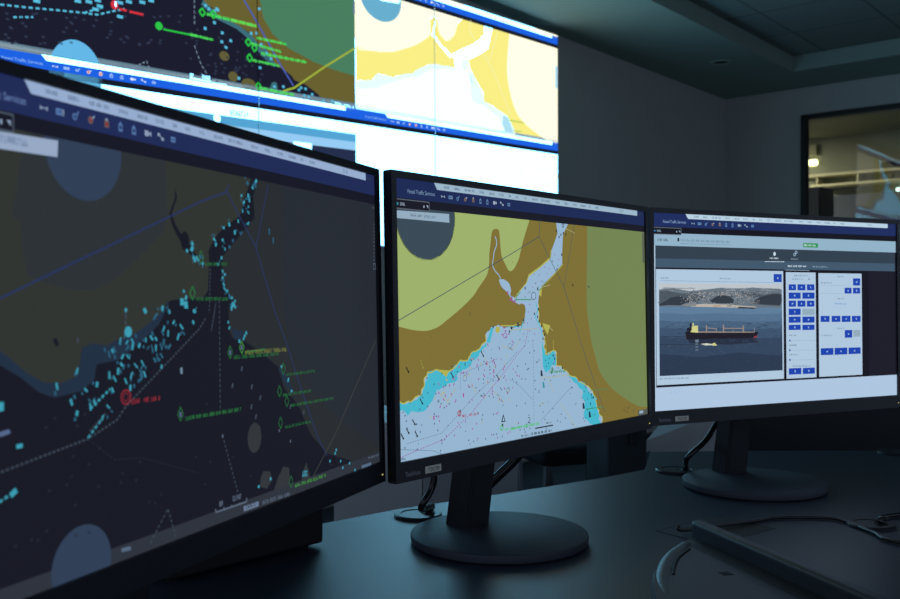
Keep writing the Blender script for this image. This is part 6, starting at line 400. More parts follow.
  ('L','v_green',5,8,0,[1210.4,646.8,1225.4,663.8,1210.4,680.8,1195.4,663.8,1210.4,646.8]),('E','v_green',5,706.7,491.3,17,17),('L','v_green',4,7,0,[727.1,500.9,909.6,498.7]),('E','v_red',5,510.4,446.6,16,18),('D','v_white',6,6,20,0,[515.2,442.2]),('L','v_red',5,9,0,[529.1,458.3,562.8,458.4]),('L','v_red',5,9,0,[574.4,459.6,636.5,459.5]),('L','v_line',4,8,0,[1133.5,292.5,1217.6,393,1329.7,538.1,1413.9,632.2]),
  ('L','v_lime',4,9,0,[1819.1,388.8,1602.5,521,1420.5,641.5,1353.7,666]),('E','v_disc',3,345.4,739.2,106,128),('P','v_foot2',2,[0,664,1815,664,1815,690,0,690]),('S','v_white',4,14,[1672.4,681.6,1807.2,686.5],1),('L','v_white',4,14,0,[962.2,689.1,1037.2,688.1]),('S','v_white',4,16,[851.3,667.9,873.1,668.4],1),('S','v_white',4,16,[912,665.4,957,665.4],1),('L','v_white',4,6,0,[851,680.9,956.7,680.5]),('D','v_foot2',5,14,60,0,[1809.6,194.1]),
  ('P','v_yellow',1,[1822.6,374,1845.7,377.4,1869.2,380.3,1892.6,383.7,1916.1,387.2,1959.3,381.9,2003.1,376,2047.5,370.5,2092.6,364.4,2133.2,348.6,2174.5,333.1,2216.2,317.1,2258.6,301.3,2277.2,290.9,2296.2,280.7,2315.2,270.5,2334,259.7,2347.7,250.2,2361.5,240.7,2375.3,231,2389,221.3,2387.6,201.8,2386.5,182.2,2386,162.6,2385.5,143,2400.5,128.9,2416.7,115.3,2430.6,123.7,2445.5,131.4,2447.9,147.2,2451.1,162.9,2453.4,178.8,2456,194.6,2472.6,204.4,2490,213.7,2506.5,223.7,2523.7,233.5,2541.6,221.6,2559,209.2,2576.4,196.8,2593.6,184.1,2599.3,168.2,2605.6,152.3,2612,136.3,2617.7,120.4,2630.2,109.4,2642,98.1,2654,86.9,2665.5,75.4,2771.5,72.2,2880.8,68.8,2993.4,65.6,3109.8,61.9,3102.9,118,3095.3,174.1,3087.9,230.2,3081.3,286,3088.1,320.7,3095,355.5,3101.4,390.5,3107.3,425.6,3124.5,455.2,3140.7,485.3,3157.3,515.4,3174.9,545.4,3201.7,562.8,3229.6,579.8,3258.4,596.6,3286.5,614.1,3343.4,632.9,3401.7,651.5,3460.8,670.6,3520.6,690.1,3535.2,701.6,3550.9,712.7,3438.3,716.5,3328.8,720.6,3222.4,724.4,3118.9,728.5,3091.1,685.4,3064.6,642.3,3038.8,599.4,3012.9,556.8,2973.4,548,2934.9,538.6,2896.4,529.8,2858.1,521.4,2848.7,503.3,2839.7,485.2,2830.7,467.1,2821,449.3,2805.8,432.2,2789.8,415.5,2774.7,398.6,2759.6,381.7,2747.5,372.1,2734.6,363.1,2722.6,353.5,2711.1,343.7,2680.9,350.4,2650.9,356.4,2621.2,363,2591.8,369.7,2539.5,372.6,2488,374.8,2437.2,377.5,2387.3,379.7,2348.7,398.3,2310.5,416.6,2272.8,434.8,2235.7,452.9,2198.9,463.7,2162.4,474,2126.6,485,2091,495.4,2061,494.3,2031.2,493.7,2001.6,493.2,1972.4,492.5,1962,502.2,1952.3,512.1,1942.5,522,1933.3,532,1904.6,538,1876.2,543.7,1848,549.4,1820.1,555]),
  ('P','v_white',2,[1820.1,555,1847.2,543.9,1876.1,542.7,1905,542.8,1933.3,532,1948.4,524.7,1954.1,512.9,1964.9,503.3,1972.4,492.5,1999.3,498.8,2028.1,502.4,2059.8,494.8,2091,495.4,2124.7,479.3,2162.3,473.8,2198.9,463.7,2235.7,452.9,2269.5,430.8,2310.8,416.9,2346.3,395.4,2387.3,379.7,2438,374.9,2487.5,376.7,2540.6,367.1,2591.8,369.7,2618.2,351.2,2645.7,333.2,2678,319,2711.5,305.9,2709.7,316.2,2717.1,323.9,2719.9,332.9,2723.3,341.8,2727.9,353.6,2737.3,363.6,2748.4,372.7,2759.6,381.7,2767,401.8,2780.9,419.6,2801.6,434,2821,449.3,2841.4,463,2853.5,480.8,2845.1,503,2858.1,521.4,2893.3,534.5,2938.3,534.7,2971,550,3012.9,556.8,3042.2,570.3,3077.6,578.7,3102.2,595.7,3119.6,616.1,3133.7,635.2,3135.5,657.2,3158.9,672.1,3174,690.9,3184.1,697.7,3183,707.6,3189.2,715.7,3201.5,720.6,1817.6,733.8]),
  ('P','v_white',2,[2861.8,66.3,2887.6,65.9,2910.3,70.5,2936.5,70.4,2964.2,63.9,2946.8,77.9,2936,93.3,2931.9,108.6,2925,124,2918,144.6,2912.3,165.1,2902.4,185.8,2898.7,206.1,2855.7,235.1,2807.3,259.6,2758.7,282.5,2711.5,305.9,2710.1,321.1,2718.6,333.8,2712.2,349.2,2698.9,363.7,2673.2,361,2645.5,364.7,2618.7,366,2591.8,371.2,2597,357,2591.3,344.6,2589.2,331.5,2592.3,317.7,2578.6,314.9,2573.1,306.3,2561.1,302.2,2546,303.1,2599.9,281.1,2650.6,254,2705.1,230.1,2761.1,206.8,2784.5,187.8,2815.8,174.1,2834.7,153.4,2861.2,135.6]),
  ('L','v_white',2,11,0,[2420.8,143.4,2423.6,152,2422.3,161.6,2418.7,171.3,2415.6,181,2415.8,190.4,2412.8,200.1,2408.5,210,2400.1,219.3,2417.6,224.7,2433.8,231.5,2440.2,244.5,2455.4,252.7,2465.2,261.9,2478.7,268.8,2491.7,276,2507.7,280.8,2520.7,288.1,2529.9,297.9,2544.7,303.9,2557.5,311.6]),('L','v_white',2,20,0,[2500.4,277,2557.5,311.6]),('P','v_pool',3,[1820.1,555,1847.9,548.6,1876.1,543.2,1904.3,534.5,1933.3,532,1948.3,525,1955.6,513.5,1958.9,501.6,1972.4,492.5,1999.7,497.8,2030.1,496.7,2061.6,491.8,2091,495.4,2126.6,483.8,2160.8,468.8,2197.8,459.3,2235.7,452.9,2269.4,431,2305.1,410.2,2347.6,398.1,2387.3,379.7,2438.7,371,2488.6,372.5,2541.3,366.3,2591.8,369.7,2591.7,380.1,2545.4,382.9,2499.7,385.8,2454.4,398.3,2409.2,402.3,2377.2,410.9,2351.5,427.6,2321.6,439.4,2299.4,457.6,2267.6,467.9,2235.2,470.3,2204,479,2172.7,486.1,2143.1,500.4,2110.6,508.2,2081.3,521.5,2050.5,531.4,2024.5,538.9,1999.6,548.5,1977.6,561.9,1952,569.8,1918,573.7,1884.5,581.4,1850.7,585.8,1819.7,581.5]),
  ('P','v_pool',3,[2710.9,373.9,2725.2,371.8,2737.8,374.2,2750.2,376.5,2759.6,381.7,2773.3,399.3,2784.6,417.9,2796.9,436.6,2821,449.3,2825.1,468.8,2833.5,487.1,2855,500.7,2858.1,521.4,2896,531.1,2928.5,546,2973.3,546.9,3012.9,556.8,3038.3,573,3074.4,580.8,3091.3,601.3,3119.6,616.1,3131.9,635.7,3156,650.2,3157.9,672.3,3174,690.9,3152,695.1,3133.5,704.1,3114.7,698.1,3092,702.3,3072.9,678.8,3043.1,660.5,3022.8,637.9,3012.5,612.2,2981.4,589.2,2939.9,573.7,2898.5,559.2,2857.9,544.6,2828.2,541,2796.4,543.9,2771.9,535.2,2746,528.1,2742.3,507.7,2741.3,486.9,2735.3,467,2734.5,446.1]),
  ('P','v_pool',3,[2663.3,318.2,2706.6,308.2,2696.4,364.1,2658.1,359.4]),('P','v_pool2',4,[3039.2,577.4,3092.7,587.1,3146.5,677.6,3065.2,677.9,3033.5,633.6]),('L','v_pool2',4,8,0,[2727.7,394.1,2746.9,429.2]),('L','v_cream2',3,5,0,[2737.8,74.9,2725.1,137.7,2898.1,283.6,2987.8,386.9,3120,568]),('L','v_cream2',3,5,0,[2990,96.6,2911,273.8]),('L','v_lime2',4,10,0,[3092.6,603.1,3258.2,600.8]),('L','v_lime2',4,8,0,[3146.6,661.4,3229.8,656]),
  ('P','v_cream',1,[1815,-135.4,1816.5,154.5,1815.5,198.8,1815,263.4,1815,328.5,1822.6,374,1837.9,392.7,1858.9,395.8,1885.1,391.3,1916.1,387.2,1954.3,385,1999.4,380.6,2047.1,373.7,2092.6,364.4,2136.9,351,2181.6,334.2,2223.4,316.6,2258.6,301.3,2284.5,289.2,2303.5,278.9,2318.8,269.4,2334,259.7,2350.6,250.8,2366.4,242.8,2379.8,233.6,2389,221.3,2391.5,203.2,2388.8,181.4,2385.3,159.9,2385.5,143,2390.9,131.5,2399,123.3,2408.2,118,2416.7,115.3,2424.5,115.2,2432.4,117.7,2439.6,123,2445.5,131.4,2448.1,144.5,2448.4,161.6,2449.8,179.4,2456,194.6,2468.8,208,2486.1,221,2505.2,230.4,2523.7,233.5,2542.1,227.8,2561.3,215.3,2579.2,199.6,2593.6,184.1,2602.4,168.7,2607.1,151.9,2611.1,135.3,2617.7,120.4,2629,106.8,2643,94,2656.3,83.1,2665.5,75.4,2733.2,-374.6]),
  ('P','v_cream',2,[3109.8,61.9,3103.4,104.2,3093.9,165.4,3085.3,230.8,3081.3,286,3083,327.3,3088.4,362.3,3096.7,394.1,3107.3,425.6,3120.3,458.1,3135.8,489.9,3154,519.5,3174.9,545.4,3196.9,566.1,3220.6,582.6,3249.3,597.7,3286.5,614.1,3338.2,633.7,3401.7,654.8,3466.3,674.7,3520.6,690.1,3562.3,699.5,3596.9,704.6,3623.9,707.3,3643.3,709.4,3646.2,-58]),('E','v_disc2',3,2003.6,105.3,150,118),('P','v_white',4,[1996.9,103.3,2146.7,85.4,2136.3,106.9,1996.7,119.5]),
  ('P','v_pool2',3,[3600,200,3626,200,3626,340,3600,340]),('P','v_page1',1,[0,817,1815,817,1815,856,0,856]),('P','v_page2',1,[0,856,1815,856,1815,897,0,897]),('P','v_page3',1,[0,897,1815,897,1815,1300,0,1300]),('P','v_white',2,[30,905,1230,905,1230,1270,30,1270]),('P','v_panel',2,[1270,905,1400,905,1400,1270,1270,1270]),('S','v_page1',3,24,[1052.8,798.4,1158.6,795.6],1),('P','v_white',3,[1409.6,890.7,1523.1,890.7,1523.1,937,1409.6,937]),
  ('E','v_white',3,984.7,832.2,18,22),('P','v_faint',1,[3284.9,893.5,3627.1,894.7,3627,917.1,3284.7,918.2]),('S','v_faint',2,10,[2497.1,830,3117.4,834],1),('S','v_faint',2,10,[2867.8,860,2537.7,864],1),('S','v_faint',2,10,[2724.4,890,2703.6,894],1),('S','v_faint',2,10,[2348.7,920,2620.2,924],1),('S','v_faint',2,10,[2585.6,950,2663.4,954],1),('S','v_faint',2,10,[2474,980,2532.1,984],1),('S','v_faint',2,10,[2718.8,1010,2842.3,1014],1),
  ('S','v_faint',2,10,[2850.6,1040,3031.1,1044],1),('S','v_faint',2,10,[2514.1,1070,3312.9,1074],1),('S','v_faint',2,10,[2300.6,1100,2864.8,1104],1),('S','v_faint',2,10,[2550.7,1130,2869,1134],1),('S','v_faint',2,10,[2403.6,1160,3248.2,1164],1),
 ],
}
INKS = {
 # middle monitor
 'land': (126, 112, 52), 'pale': (158, 177, 108), 'pale_far': (116, 133, 82), 'water': (150, 181, 208), 'shallow': (70, 182, 204), 'sand': (176, 176, 84),  # second pale land tone has the screen's oblique-view dimming painted in
 'line': (62, 82, 92), 'purple': (150, 84, 166), 'magenta': (160, 70, 150), 'magenta_dim': (96, 60, 60), 'grey': (92, 112, 140), 'buff': (176, 174, 120), 'dot': (74, 96, 122),
 'blue_dot': (92, 150, 190), 'navy': (34, 44, 66), 'black_ink': (20, 22, 28), 'crimson': (160, 28, 52), 'green': (60, 190, 90), 'green2': (58, 140, 96), 'teal': (60, 140, 160),
 'slate': (58, 74, 86), 'slate_edge': (26, 34, 40), 'chip': (148, 172, 192), 'chip_ink': (84, 100, 120), 'scroll': (84, 90, 86), 'land_dot': (96, 90, 56),
 'disc': (50, 66, 76), 'black': (24, 25, 36), 'blue': (29, 42, 84), 'strip': (156, 182, 202), 'title': (124, 152, 186), 'word': (92, 116, 140), 'dim': (52, 56, 72), 'icon': (160, 176, 194),
 'icon2': (96, 128, 170), 'amber': (104, 98, 88), 'red': (112, 78, 78), 'tabedge': (92, 100, 112), 'cyan': (60, 130, 150),
 # right monitor
 'c_black': (20, 20, 30), 'c_blue': (30, 45, 94), 'c_strip': (184, 208, 226), 'c_title': (140, 168, 206), 'c_word': (120, 146, 166), 'c_dim': (56, 60, 74), 'c_icon': (150, 178, 200), 'c_icon2': (96, 136, 190),
 'c_amber': (112, 106, 104), 'c_red': (128, 84, 88), 'c_tabedge': (100, 110, 120), 'c_cyan': (50, 110, 160), 'c_base': (22, 23, 33), 'c_head': (146, 178, 200), 'c_edge': (176, 200, 222), 'c_band': (50, 64, 78),
 'c_band2': (66, 88, 108), 'c_side': (27, 27, 38), 'c_foot': (174, 198, 224), 'c_text': (70, 92, 110), 'c_textd': (98, 124, 148), 'c_ink': (24, 30, 44), 'c_green': (46, 146, 78), 'c_white': (206, 222, 236),
 'c_panel': (176, 200, 222), 'c_btn': (28, 66, 172), 'c_glyph': (150, 180, 228), 'c_grey': (146, 172, 188), 'c_link': (90, 140, 200), 'c_knob': (36, 70, 150),
 'p_sky': (188, 196, 202), 'p_hill': (104, 116, 128), 'p_hill2': (78, 88, 98), 'p_dark': (52, 60, 70), 'p_wave': (66, 86, 110), 'p_wave2': (56, 72, 94), 'p_glint': (96, 118, 142), 'p_mist': (150, 158, 166), 'p_town': (160, 158, 156), 'p_town2': (186, 178, 168), 'p_town3': (132, 136, 138), 'p_roof': (176, 150, 130),
 'p_sea1': (94, 126, 156), 'p_sea2': (84, 114, 144), 'p_sea3': (72, 98, 126), 'p_sea4': (62, 84, 110), 'p_sea5': (52, 70, 94), 'p_sea6': (44, 58, 80), 'p_refl': (40, 48, 66), 'p_line': (44, 54, 74),
 'p_hull': (32, 30, 40), 'p_red': (140, 60, 76), 'p_deck': (150, 136, 128), 'p_tower': (206, 206, 140), 'p_foam': (206, 208, 196), 'p_foam2': (110, 128, 144),
 # left monitor
 'a_black': (22, 23, 36), 'a_blue': (32, 43, 86), 'a_strip': (150, 172, 206), 'a_title': (104, 130, 178), 'a_word': (98, 120, 152), 'a_dim': (48, 54, 72), 'a_icon': (140, 158, 184), 'a_icon2': (84, 118, 168),
 'a_amber': (104, 88, 84), 'a_red': (138, 42, 54), 'a_tabedge': (76, 88, 104), 'a_redi': (120, 66, 66), 'a_cyan': (50, 110, 140), 'a_sea': (23, 24, 35), 'a_land_east': (40, 44, 47), 'a_urban_east': (38, 43, 51), 'a_land': (48, 52, 48), 'a_urban': (44, 49, 53), 'a_shal': (33, 47, 66),  # right-hand land and urban tones darkened to imitate the panel's viewing-angle falloff
 'a_island': (50, 54, 58), 'a_fleck': (36, 39, 52), 'a_disc': (48, 63, 86), 'a_chip': (150, 168, 196), 'a_footbar': (46, 51, 60), 'a_label': (92, 104, 124), 'a_plate': (104, 120, 146), 'a_plate2': (84, 104, 128),
 'a_blueline': (40, 52, 92), 'a_wire': (74, 74, 70), 'a_dash': (62, 73, 88), 'a_echo': (60, 156, 178), 'a_echo2': (44, 98, 124), 'a_slab': (86, 104, 140), 'a_green': (40, 108, 60), 'a_lime': (70, 150, 60),
 'a_olive': (112, 116, 60), 'a_white': (112, 138, 158),
}
GLOWS = {   # wall display, brighter
 'v_sea': ((26, 27, 44), 1), 'v_white': ((132, 214, 255), 2.0), 'v_cream': ((255, 254, 226), 1.1), 'v_yellow': ((250, 240, 134), 1.0), 'v_pool': ((224, 250, 252), 1.1), 'v_pool2': ((176, 226, 246), 1), 'v_cream2': ((246, 244, 190), 1),
 'v_lime2': ((200, 214, 100), 1), 'v_disc2': ((104, 174, 206), 1), 'v_disc': ((100, 184, 232), 1), 'v_land': ((104, 96, 46), 1), 'v_land2': ((72, 126, 94), 1), 'v_shal': ((60, 110, 122), 1), 'v_isle': ((96, 92, 54), 1), 'v_cyan': ((90, 190, 224), 1),
 'v_dash': ((120, 138, 160), 1), 'v_fleck': ((48, 56, 78), 1), 'v_green': ((44, 196, 70), 1), 'v_green2': ((90, 230, 100), 1), 'v_olive': ((140, 190, 60), 1), 'v_red': ((214, 50, 64), 1), 'v_line': ((74, 92, 180), 1), 'v_lime': ((160, 178, 58), 1),
 'v_foot2': ((96, 124, 142), 1), 'v_bottomline': ((150, 170, 180), 1), 'v_footbar': ((96, 124, 150), 1), 'v_page1': ((84, 164, 212), 1), 'v_page2': ((150, 204, 244), 1), 'v_page3': ((36, 46, 76), 1), 'v_panel': ((200, 226, 246), 1.2), 'v_faint': ((244, 252, 254), 1.2),
 'v_black': ((22, 26, 40), 1), 'v_blue': ((28, 98, 228), 1), 'v_strip': ((146, 220, 255), 1.8), 'v_title': ((150, 196, 250), 1), 'v_word': ((214, 230, 240), 1), 'v_dim': ((120, 140, 170), 1), 'v_icon': ((224, 238, 255), 1.1), 'v_icon2': ((170, 206, 250), 1),
 'v_amber': ((250, 214, 190), 1), 'v_red2': ((214, 80, 90), 1), 'v_tabedge': ((120, 140, 160), 1), }
def picture(key):
    """flat convex pieces (points in mm), ink and layer, in drawing order"""
    out = []
    def poly(c, l, pts):
        if len(pts) < 3: return
        if len(pts) == 3: out.append((c, l, pts)); return
        v = [Vector((p[0], p[1], 0)) for p in pts]
        for t in tessellate_polygon([v]): out.append((c, l, [pts[i] for i in t]))
    def seg(c, l, w, p, q):
        dx, dy = q[0] - p[0], q[1] - p[1]; d = math.hypot(dx, dy)
        if d < 1e-6: return
        nx, ny = -dy / d * w / 2, dx / d * w / 2
        out.append((c, l, [(p[0] + nx, p[1] + ny), (q[0] + nx, q[1] + ny), (q[0] - nx, q[1] - ny), (p[0] - nx, p[1] - ny)]))
    for i, op in enumerate(PICTURES[key]):
        k, c, l = op[:3]; rnd = random.Random(i * 7 + 1)
        pr = lambda f: [(f[j], f[j + 1]) for j in range(0, len(f), 2)]
        if k == 'P': poly(c, l, pr(op[3]))
        elif k == 'L':
            w, dash, pts = op[3], op[4], pr(op[5])
            if not dash:
                for p, q in zip(pts, pts[1:]): seg(c, l, w, p, q)
            else:
                run = 0.
                for p, q in zip(pts, pts[1:]):
                    d = math.hypot(q[0] - p[0], q[1] - p[1]); t = 0.
                    while t < d:
                        on = (run % dash) < dash * .58
                        step = min(d - t, (dash * .58 - run % dash) if on else (dash - run % dash)) + 1e-6
                        if on: seg(c, l, w, *[(p[0] + (q[0] - p[0]) * s / d, p[1] + (q[1] - p[1]) * s / d) for s in (t, min(d, t + step))])
                        t += step; run += step
        elif k == 'E':
            cx, cy, rx, ry = op[3:7]; n = 40
            out.append((c, l, [(cx + rx * math.cos(2 * PI * j / n), cy + ry * math.sin(2 * PI * j / n)) for j in range(n)]))
        elif k == 'S':
            h, f, dens = op[3:6]; p, q = pr(f); dx, dy = q[0] - p[0], q[1] - p[1]; d = math.hypot(dx, dy)
            ux, uy = dx / d, dy / d; adv = h * .62; n = max(1, int(d / adv)); gap = rnd.randint(4, 7)
            at = lambda s, v: (p[0] + ux * s - uy * v, p[1] + uy * s + ux * v)
            for g in range(n):
                if n > 8 and g % gap == gap - 1: continue
                s = g * adv; w = h * .15 * dens
                seg(c, l, w, at(s + w, -h / 2), at(s + w, h / 2))
                if rnd.random() < .6: seg(c, l, w, at(s + adv * .68, -h / 2 if rnd.random() < .5 else 0), at(s + adv * .68, h / 2))
                for y in rnd.sample((-.42, 0, .42), rnd.choice((1, 2))): seg(c, l, w, at(s, h * y), at(s + adv * .75, h * y))
        elif k == 'T':
            h, x, y, s, w = op[3:8]
            for t in text_tris(s, h, w): out.append((c, l, [(x + a, y - b) for a, b in t]))
        elif k == 'D':
            w, h, ang, f = op[3:7]; ca, sa = math.cos(ang), math.sin(ang)
            for x, y in pr(f):
                out.append((c, l, [(x + a * ca - b * sa, y + a * sa + b * ca) for a, b in ((-w / 2, -h / 2), (w / 2, -h / 2), (w / 2, h / 2), (-w / 2, h / 2))]))
    return out
def clip(pts, x0, x1, y0, y1):
    for ax, lim, sg in ((0, x0, 1), (0, x1, -1), (1, y0, 1), (1, y1, -1)):
        new = []
        for i, p in enumerate(pts):
            q = pts[(i + 1) % len(pts)]; a = (p[ax] - lim) * sg; b = (q[ax] - lim) * sg
            if a >= 0: new.append(p)
            if (a >= 0) != (b >= 0): t = a / (a - b); new.append((p[0] + (q[0] - p[0]) * t, p[1] + (q[1] - p[1]) * t))
        pts = new
        if len(pts) < 3: return []
    return pts
def screen_mesh(pieces, rect, place, lift):
    """one flat lit panel: the picture's pieces within rect, each layer a hair in front of the one below"""
    bm = bmesh.new(); slots = []
    for c, l, pts in pieces:
        pts = clip(pts, *rect)
        if len(pts) < 3: continue
        if c not in slots: slots.append(c)
        try: f = bm.faces.new([bm.verts.new(place(x, y, l * lift)) for x, y in pts])
        except ValueError: continue
        f.material_index = slots.index(c)
    mats = []
    for c in slots:
        if c in GLOWS: mats.append(emit(c, GLOWS[c][0], GLOWS[c][1] * WALL_GAIN if GLOWS[c][1] > 1.7 else GLOWS[c][1]))
        else: mats.append(emit(c, INKS[c], 1.))
    return bm, mats

# ------------------------------------------------------------- room shell
A2 = Vector((.6436, .7653, 0)).normalized()      # along the far wall, to the right
N2 = Vector((A2.y, -A2.x, 0))                    # out of the far wall, into the room; also along the right wall
K = Vector((2.424, 8.276, 0))                    # room corner
RD = Vector((math.cos(math.radians(41.5)), -math.sin(math.radians(41.5)), 0))   # along the right wall, towards the camera
RN = Vector((-RD.y, RD.x, 0))                    # through the right wall, into the next room
def wall_box(bm, o, d, n, s0, s1, t0, t1, z0, z1):
    """box s0..s1 along d, t0..t1 along n, from o"""
    M = Matrix(((d.x, n.x, 0, o.x), (d.y, n.y, 0, o.y), (0, 0, 1, 0), (0, 0, 0, 1)))
    box(bm, s0, s1, t0, t1, z0, z1, M=M)
    if d.x * n.y - d.y * n.x < 0: bmesh.ops.reverse_faces(bm, faces=bm.faces[-6:])
bm = bmesh.new(); prism(bm, [(-6, -3), (9, -3), (9, 14), (-6, 14)], -.1, 0)
struct(link('floor', bm, CARPET))
bm = bmesh.new(); wall_box(bm, K, A2, N2, -9, .1, -.12, 0, 0, 2.92)
struct(link('wall_far', bm, WALLP))
WS0, WS1, WZ0, WZ1 = .676, 3.6, 1.0, 2.555       # window opening in the right wall
bm = bmesh.new()
for s0, s1, z0, z1 in ((-.12, WS0, 0, 2.92), (WS1, 7, 0, 2.92), (WS0, WS1, 0, WZ0), (WS0, WS1, WZ1, 2.92)):
    wall_box(bm, K, RD, RN, s0, s1, 0, .12, z0, z1)
struct(link('wall_right', bm, WALLP))
# dropped soffit along both walls, tiled tray between
SOF, TRAY = 2.783, 2.90
def W(s, t): p = K + A2 * s + RD * t; return (p.x, p.y)
bm = bmesh.new()
prism(bm, [W(-9, 0), W(0, 0), W(0, 7), W(-.62, 7), W(-.62, .83), W(-9, .83)], SOF, 3.0)
struct(link('ceiling', bm, CEILP))
bm = bmesh.new(); prism(bm, [W(-9, .82), W(-.61, .82), W(-.61, 7), W(-9, 7)], TRAY, 3.0)
o = struct(link('ceiling', bm, CEILT))
# window
def fr(bm, s0, s1, z0, z1, t0=-.02, t1=.05): wall_box(bm, K, RD, RN, s0, s1, t0, t1, z0, z1)
wbm = bmesh.new()
for s0, s1, z0, z1 in ((WS0 - .002, WS0 + .042, WZ0, WZ1), (WS1 - .042, WS1, WZ0, WZ1), (WS0, WS1, WZ1 - .04, WZ1), (WS0, WS1, WZ0, WZ0 + .05)): fr(wbm, s0, s1, z0, z1)
win = struct(link('window_1', wbm, mat('black_window_frame', (16, 17, 20), .45, noise=.05)))
bm = bmesh.new(); fr(bm, WS0 + .03, WS1 - .03, WZ0 + .04, WZ1 - .03, .035, .043)
gl = link('window_pane', bm, glass(), win)
# room beyond the window
BK = 3.3
OLIVE = mat('olive_wall_paint', (128, 129, 115), .85, noise=.05, nscale=5)
bm = bmesh.new(); wall_box(bm, K, RD, RN, -3.5, 6, BK, BK + .1, 0, 2.95); struct(link('wall_back', bm, OLIVE))
bm = bmesh.new(); wall_box(bm, K, RN, RD, .12, BK, -3.6, -3.5, 0, 2.95); wall_box(bm, K, RN, RD, .12, BK, 6, 6.1, 0, 2.95); struct(link('wall_side', bm, OLIVE))
bm = bmesh.new(); wall_box(bm, K, RD, RN, -3.5, 6, .12, BK, 2.9, 3.0); struct(link('ceiling', bm, OLIVE))

# ------------------------------------------------------------- video wall
VO = Vector((-1.64201, 3.26750, 2.62092)); VA = Vector((.64324, .76510, .02949)); VU = Vector((-.00634, -.03319, .99943))
VY = VU.cross(VA)
base = VO + VA * 1.815 - VU * 1.37
vw = thing('video_wall', 'bright wall of tiled display panels showing dark and yellow sea charts on the far wall', 'video wall')
vw.matrix_world = Matrix(((VA.x, VY.x, VU.x, base.x), (VA.y, VY.y, VU.y, base.y), (VA.z, VY.z, VU.z, base.z), (0, 0, 0, 1)))
pieces = [p for p in picture('VW')]
for r in range(2):
    for c in range(3):
        x0 = -1.815 + c * 1.21; z0 = 1.37 - (r + 1) * .685
        bm = bmesh.new(); box(bm, x0 + .0008, x0 + 1.2092, .002, .06, z0 + .0008, z0 + .6842, .002, 1)
        panel = link('display_panel', bm, BLACKM, vw)
        sb, ms = screen_mesh(pieces, (c * 1210 + 2.2, c * 1210 + 1207.8, r * 685 + .6, r * 685 + 684.4), lambda x, y, h: (x / 1000 - 1.815, .001 - h, 1.37 - y / 1000), .0003)
        link('lit_screen', sb, ms, panel)
for x in (-1.2, 0, 1.2):
    bm = bmesh.new(); box(bm, x - .03, x + .03, .06, .085, .08, 1.3)
    link('mounting_rail', bm, CABDARK, vw)

# ------------------------------------------------------------- desk
DT = .74
desk = thing('control_desk', 'long dark control room desk with angled back edge under the three monitors', 'desk', (.3, 1.0, 0))
def rel(p): return (p[0] - .3, p[1] - 1.0)
outline = [(-.55, -.25), (-.95, -.1), (-.47, 1.072), (-.172, 1.292), (-0.0782, 1.3756), (0.0514, 1.4620), (0.2573, 1.6095), (.352, 1.688), (.40, 1.882), (.60, 1.896), (.91, 1.90), (1.9, 1.87), (1.9, .98), (1.2, .92), (.85, .82), (.62, .64), (.47, .40), (.1, -.25)]
bm = bmesh.new(); prism(bm, [rel(p) for p in outline], .712, DT)
es = [e for e in bm.edges if all(abs(v.co.z - DT) < 1e-5 for v in e.verts)]
bmesh.ops.bevel(bm, geom=es, offset=.002, segments=2, affect='EDGES')
link('worktop', bm, [DESKM], desk)
bm = bmesh.new()
inner = [(-.42, 1.02), (-.16, 1.22), (.22, 1.50), (.38, 1.80), (1.8, 1.79)]
for p, q in zip(inner, inner[1:]):
    d = Vector((q[0] - p[0], q[1] - p[1], 0)); L = d.length; d /= L; n = Vector((d.y, -d.x, 0))
    wall_box(bm, Vector((p[0] - .3, p[1] - 1.0, 0)), d, n, 0, L, 0, .018, .08, .712)
link('modesty_panel', bm, CABDARK, desk)
for x, y in ((-.36, .95), (-.52, .1), (1.7, 1.7), (1.7, 1.1), (.62, .75), (.35, 1.68)):
    bm = bmesh.new(); box(bm, x - .3 - .025, x - .3 + .025, y - 1.025, y - .975, 0, .713, .003); link('leg', bm, STANDM, desk)
def grommet(p, r, open_side, label):
    t = thing('cable_grommet', label, 'cable grommet', (p[0], p[1], DT), 0, 'round cable grommets in the desk')
    bm = bmesh.new(); lathe(bm, [(r, 0), (r, .003), (r - .002, .0045), (r - .009, .0045), (r - .010, .0035), (.001, .0035)], n=48)
    smooth(link('cover', bm, BLACKP, t), 30)
    bm = bmesh.new()
    lathe(bm, [(r * .36, .003), (r * .36, .0042), (.001, .0042)], math.cos(open_side) * r * .5, math.sin(open_side) * r * .5, 24)
    link('cable_hole', bm, INK, t)
G1, G2, G3, G4 = (-0.0455, 1.3337), (0.4027, 1.6719), (0.5725, 1.2757), (0.8874, 1.8629)
grommet(G1, .034, .3, 'round black cable cover in the desk left of the middle monitor stand')
grommet(G2, .036, .6, 'round black cable cover in the desk left of the right monitor stand')
grommet(G3, .031, 0, 'round black cable cover in the desk near the keyboard, at the right edge')
grommet(G4, .036, 2.5, 'round black cable cover near the far edge of the desk, at far right')
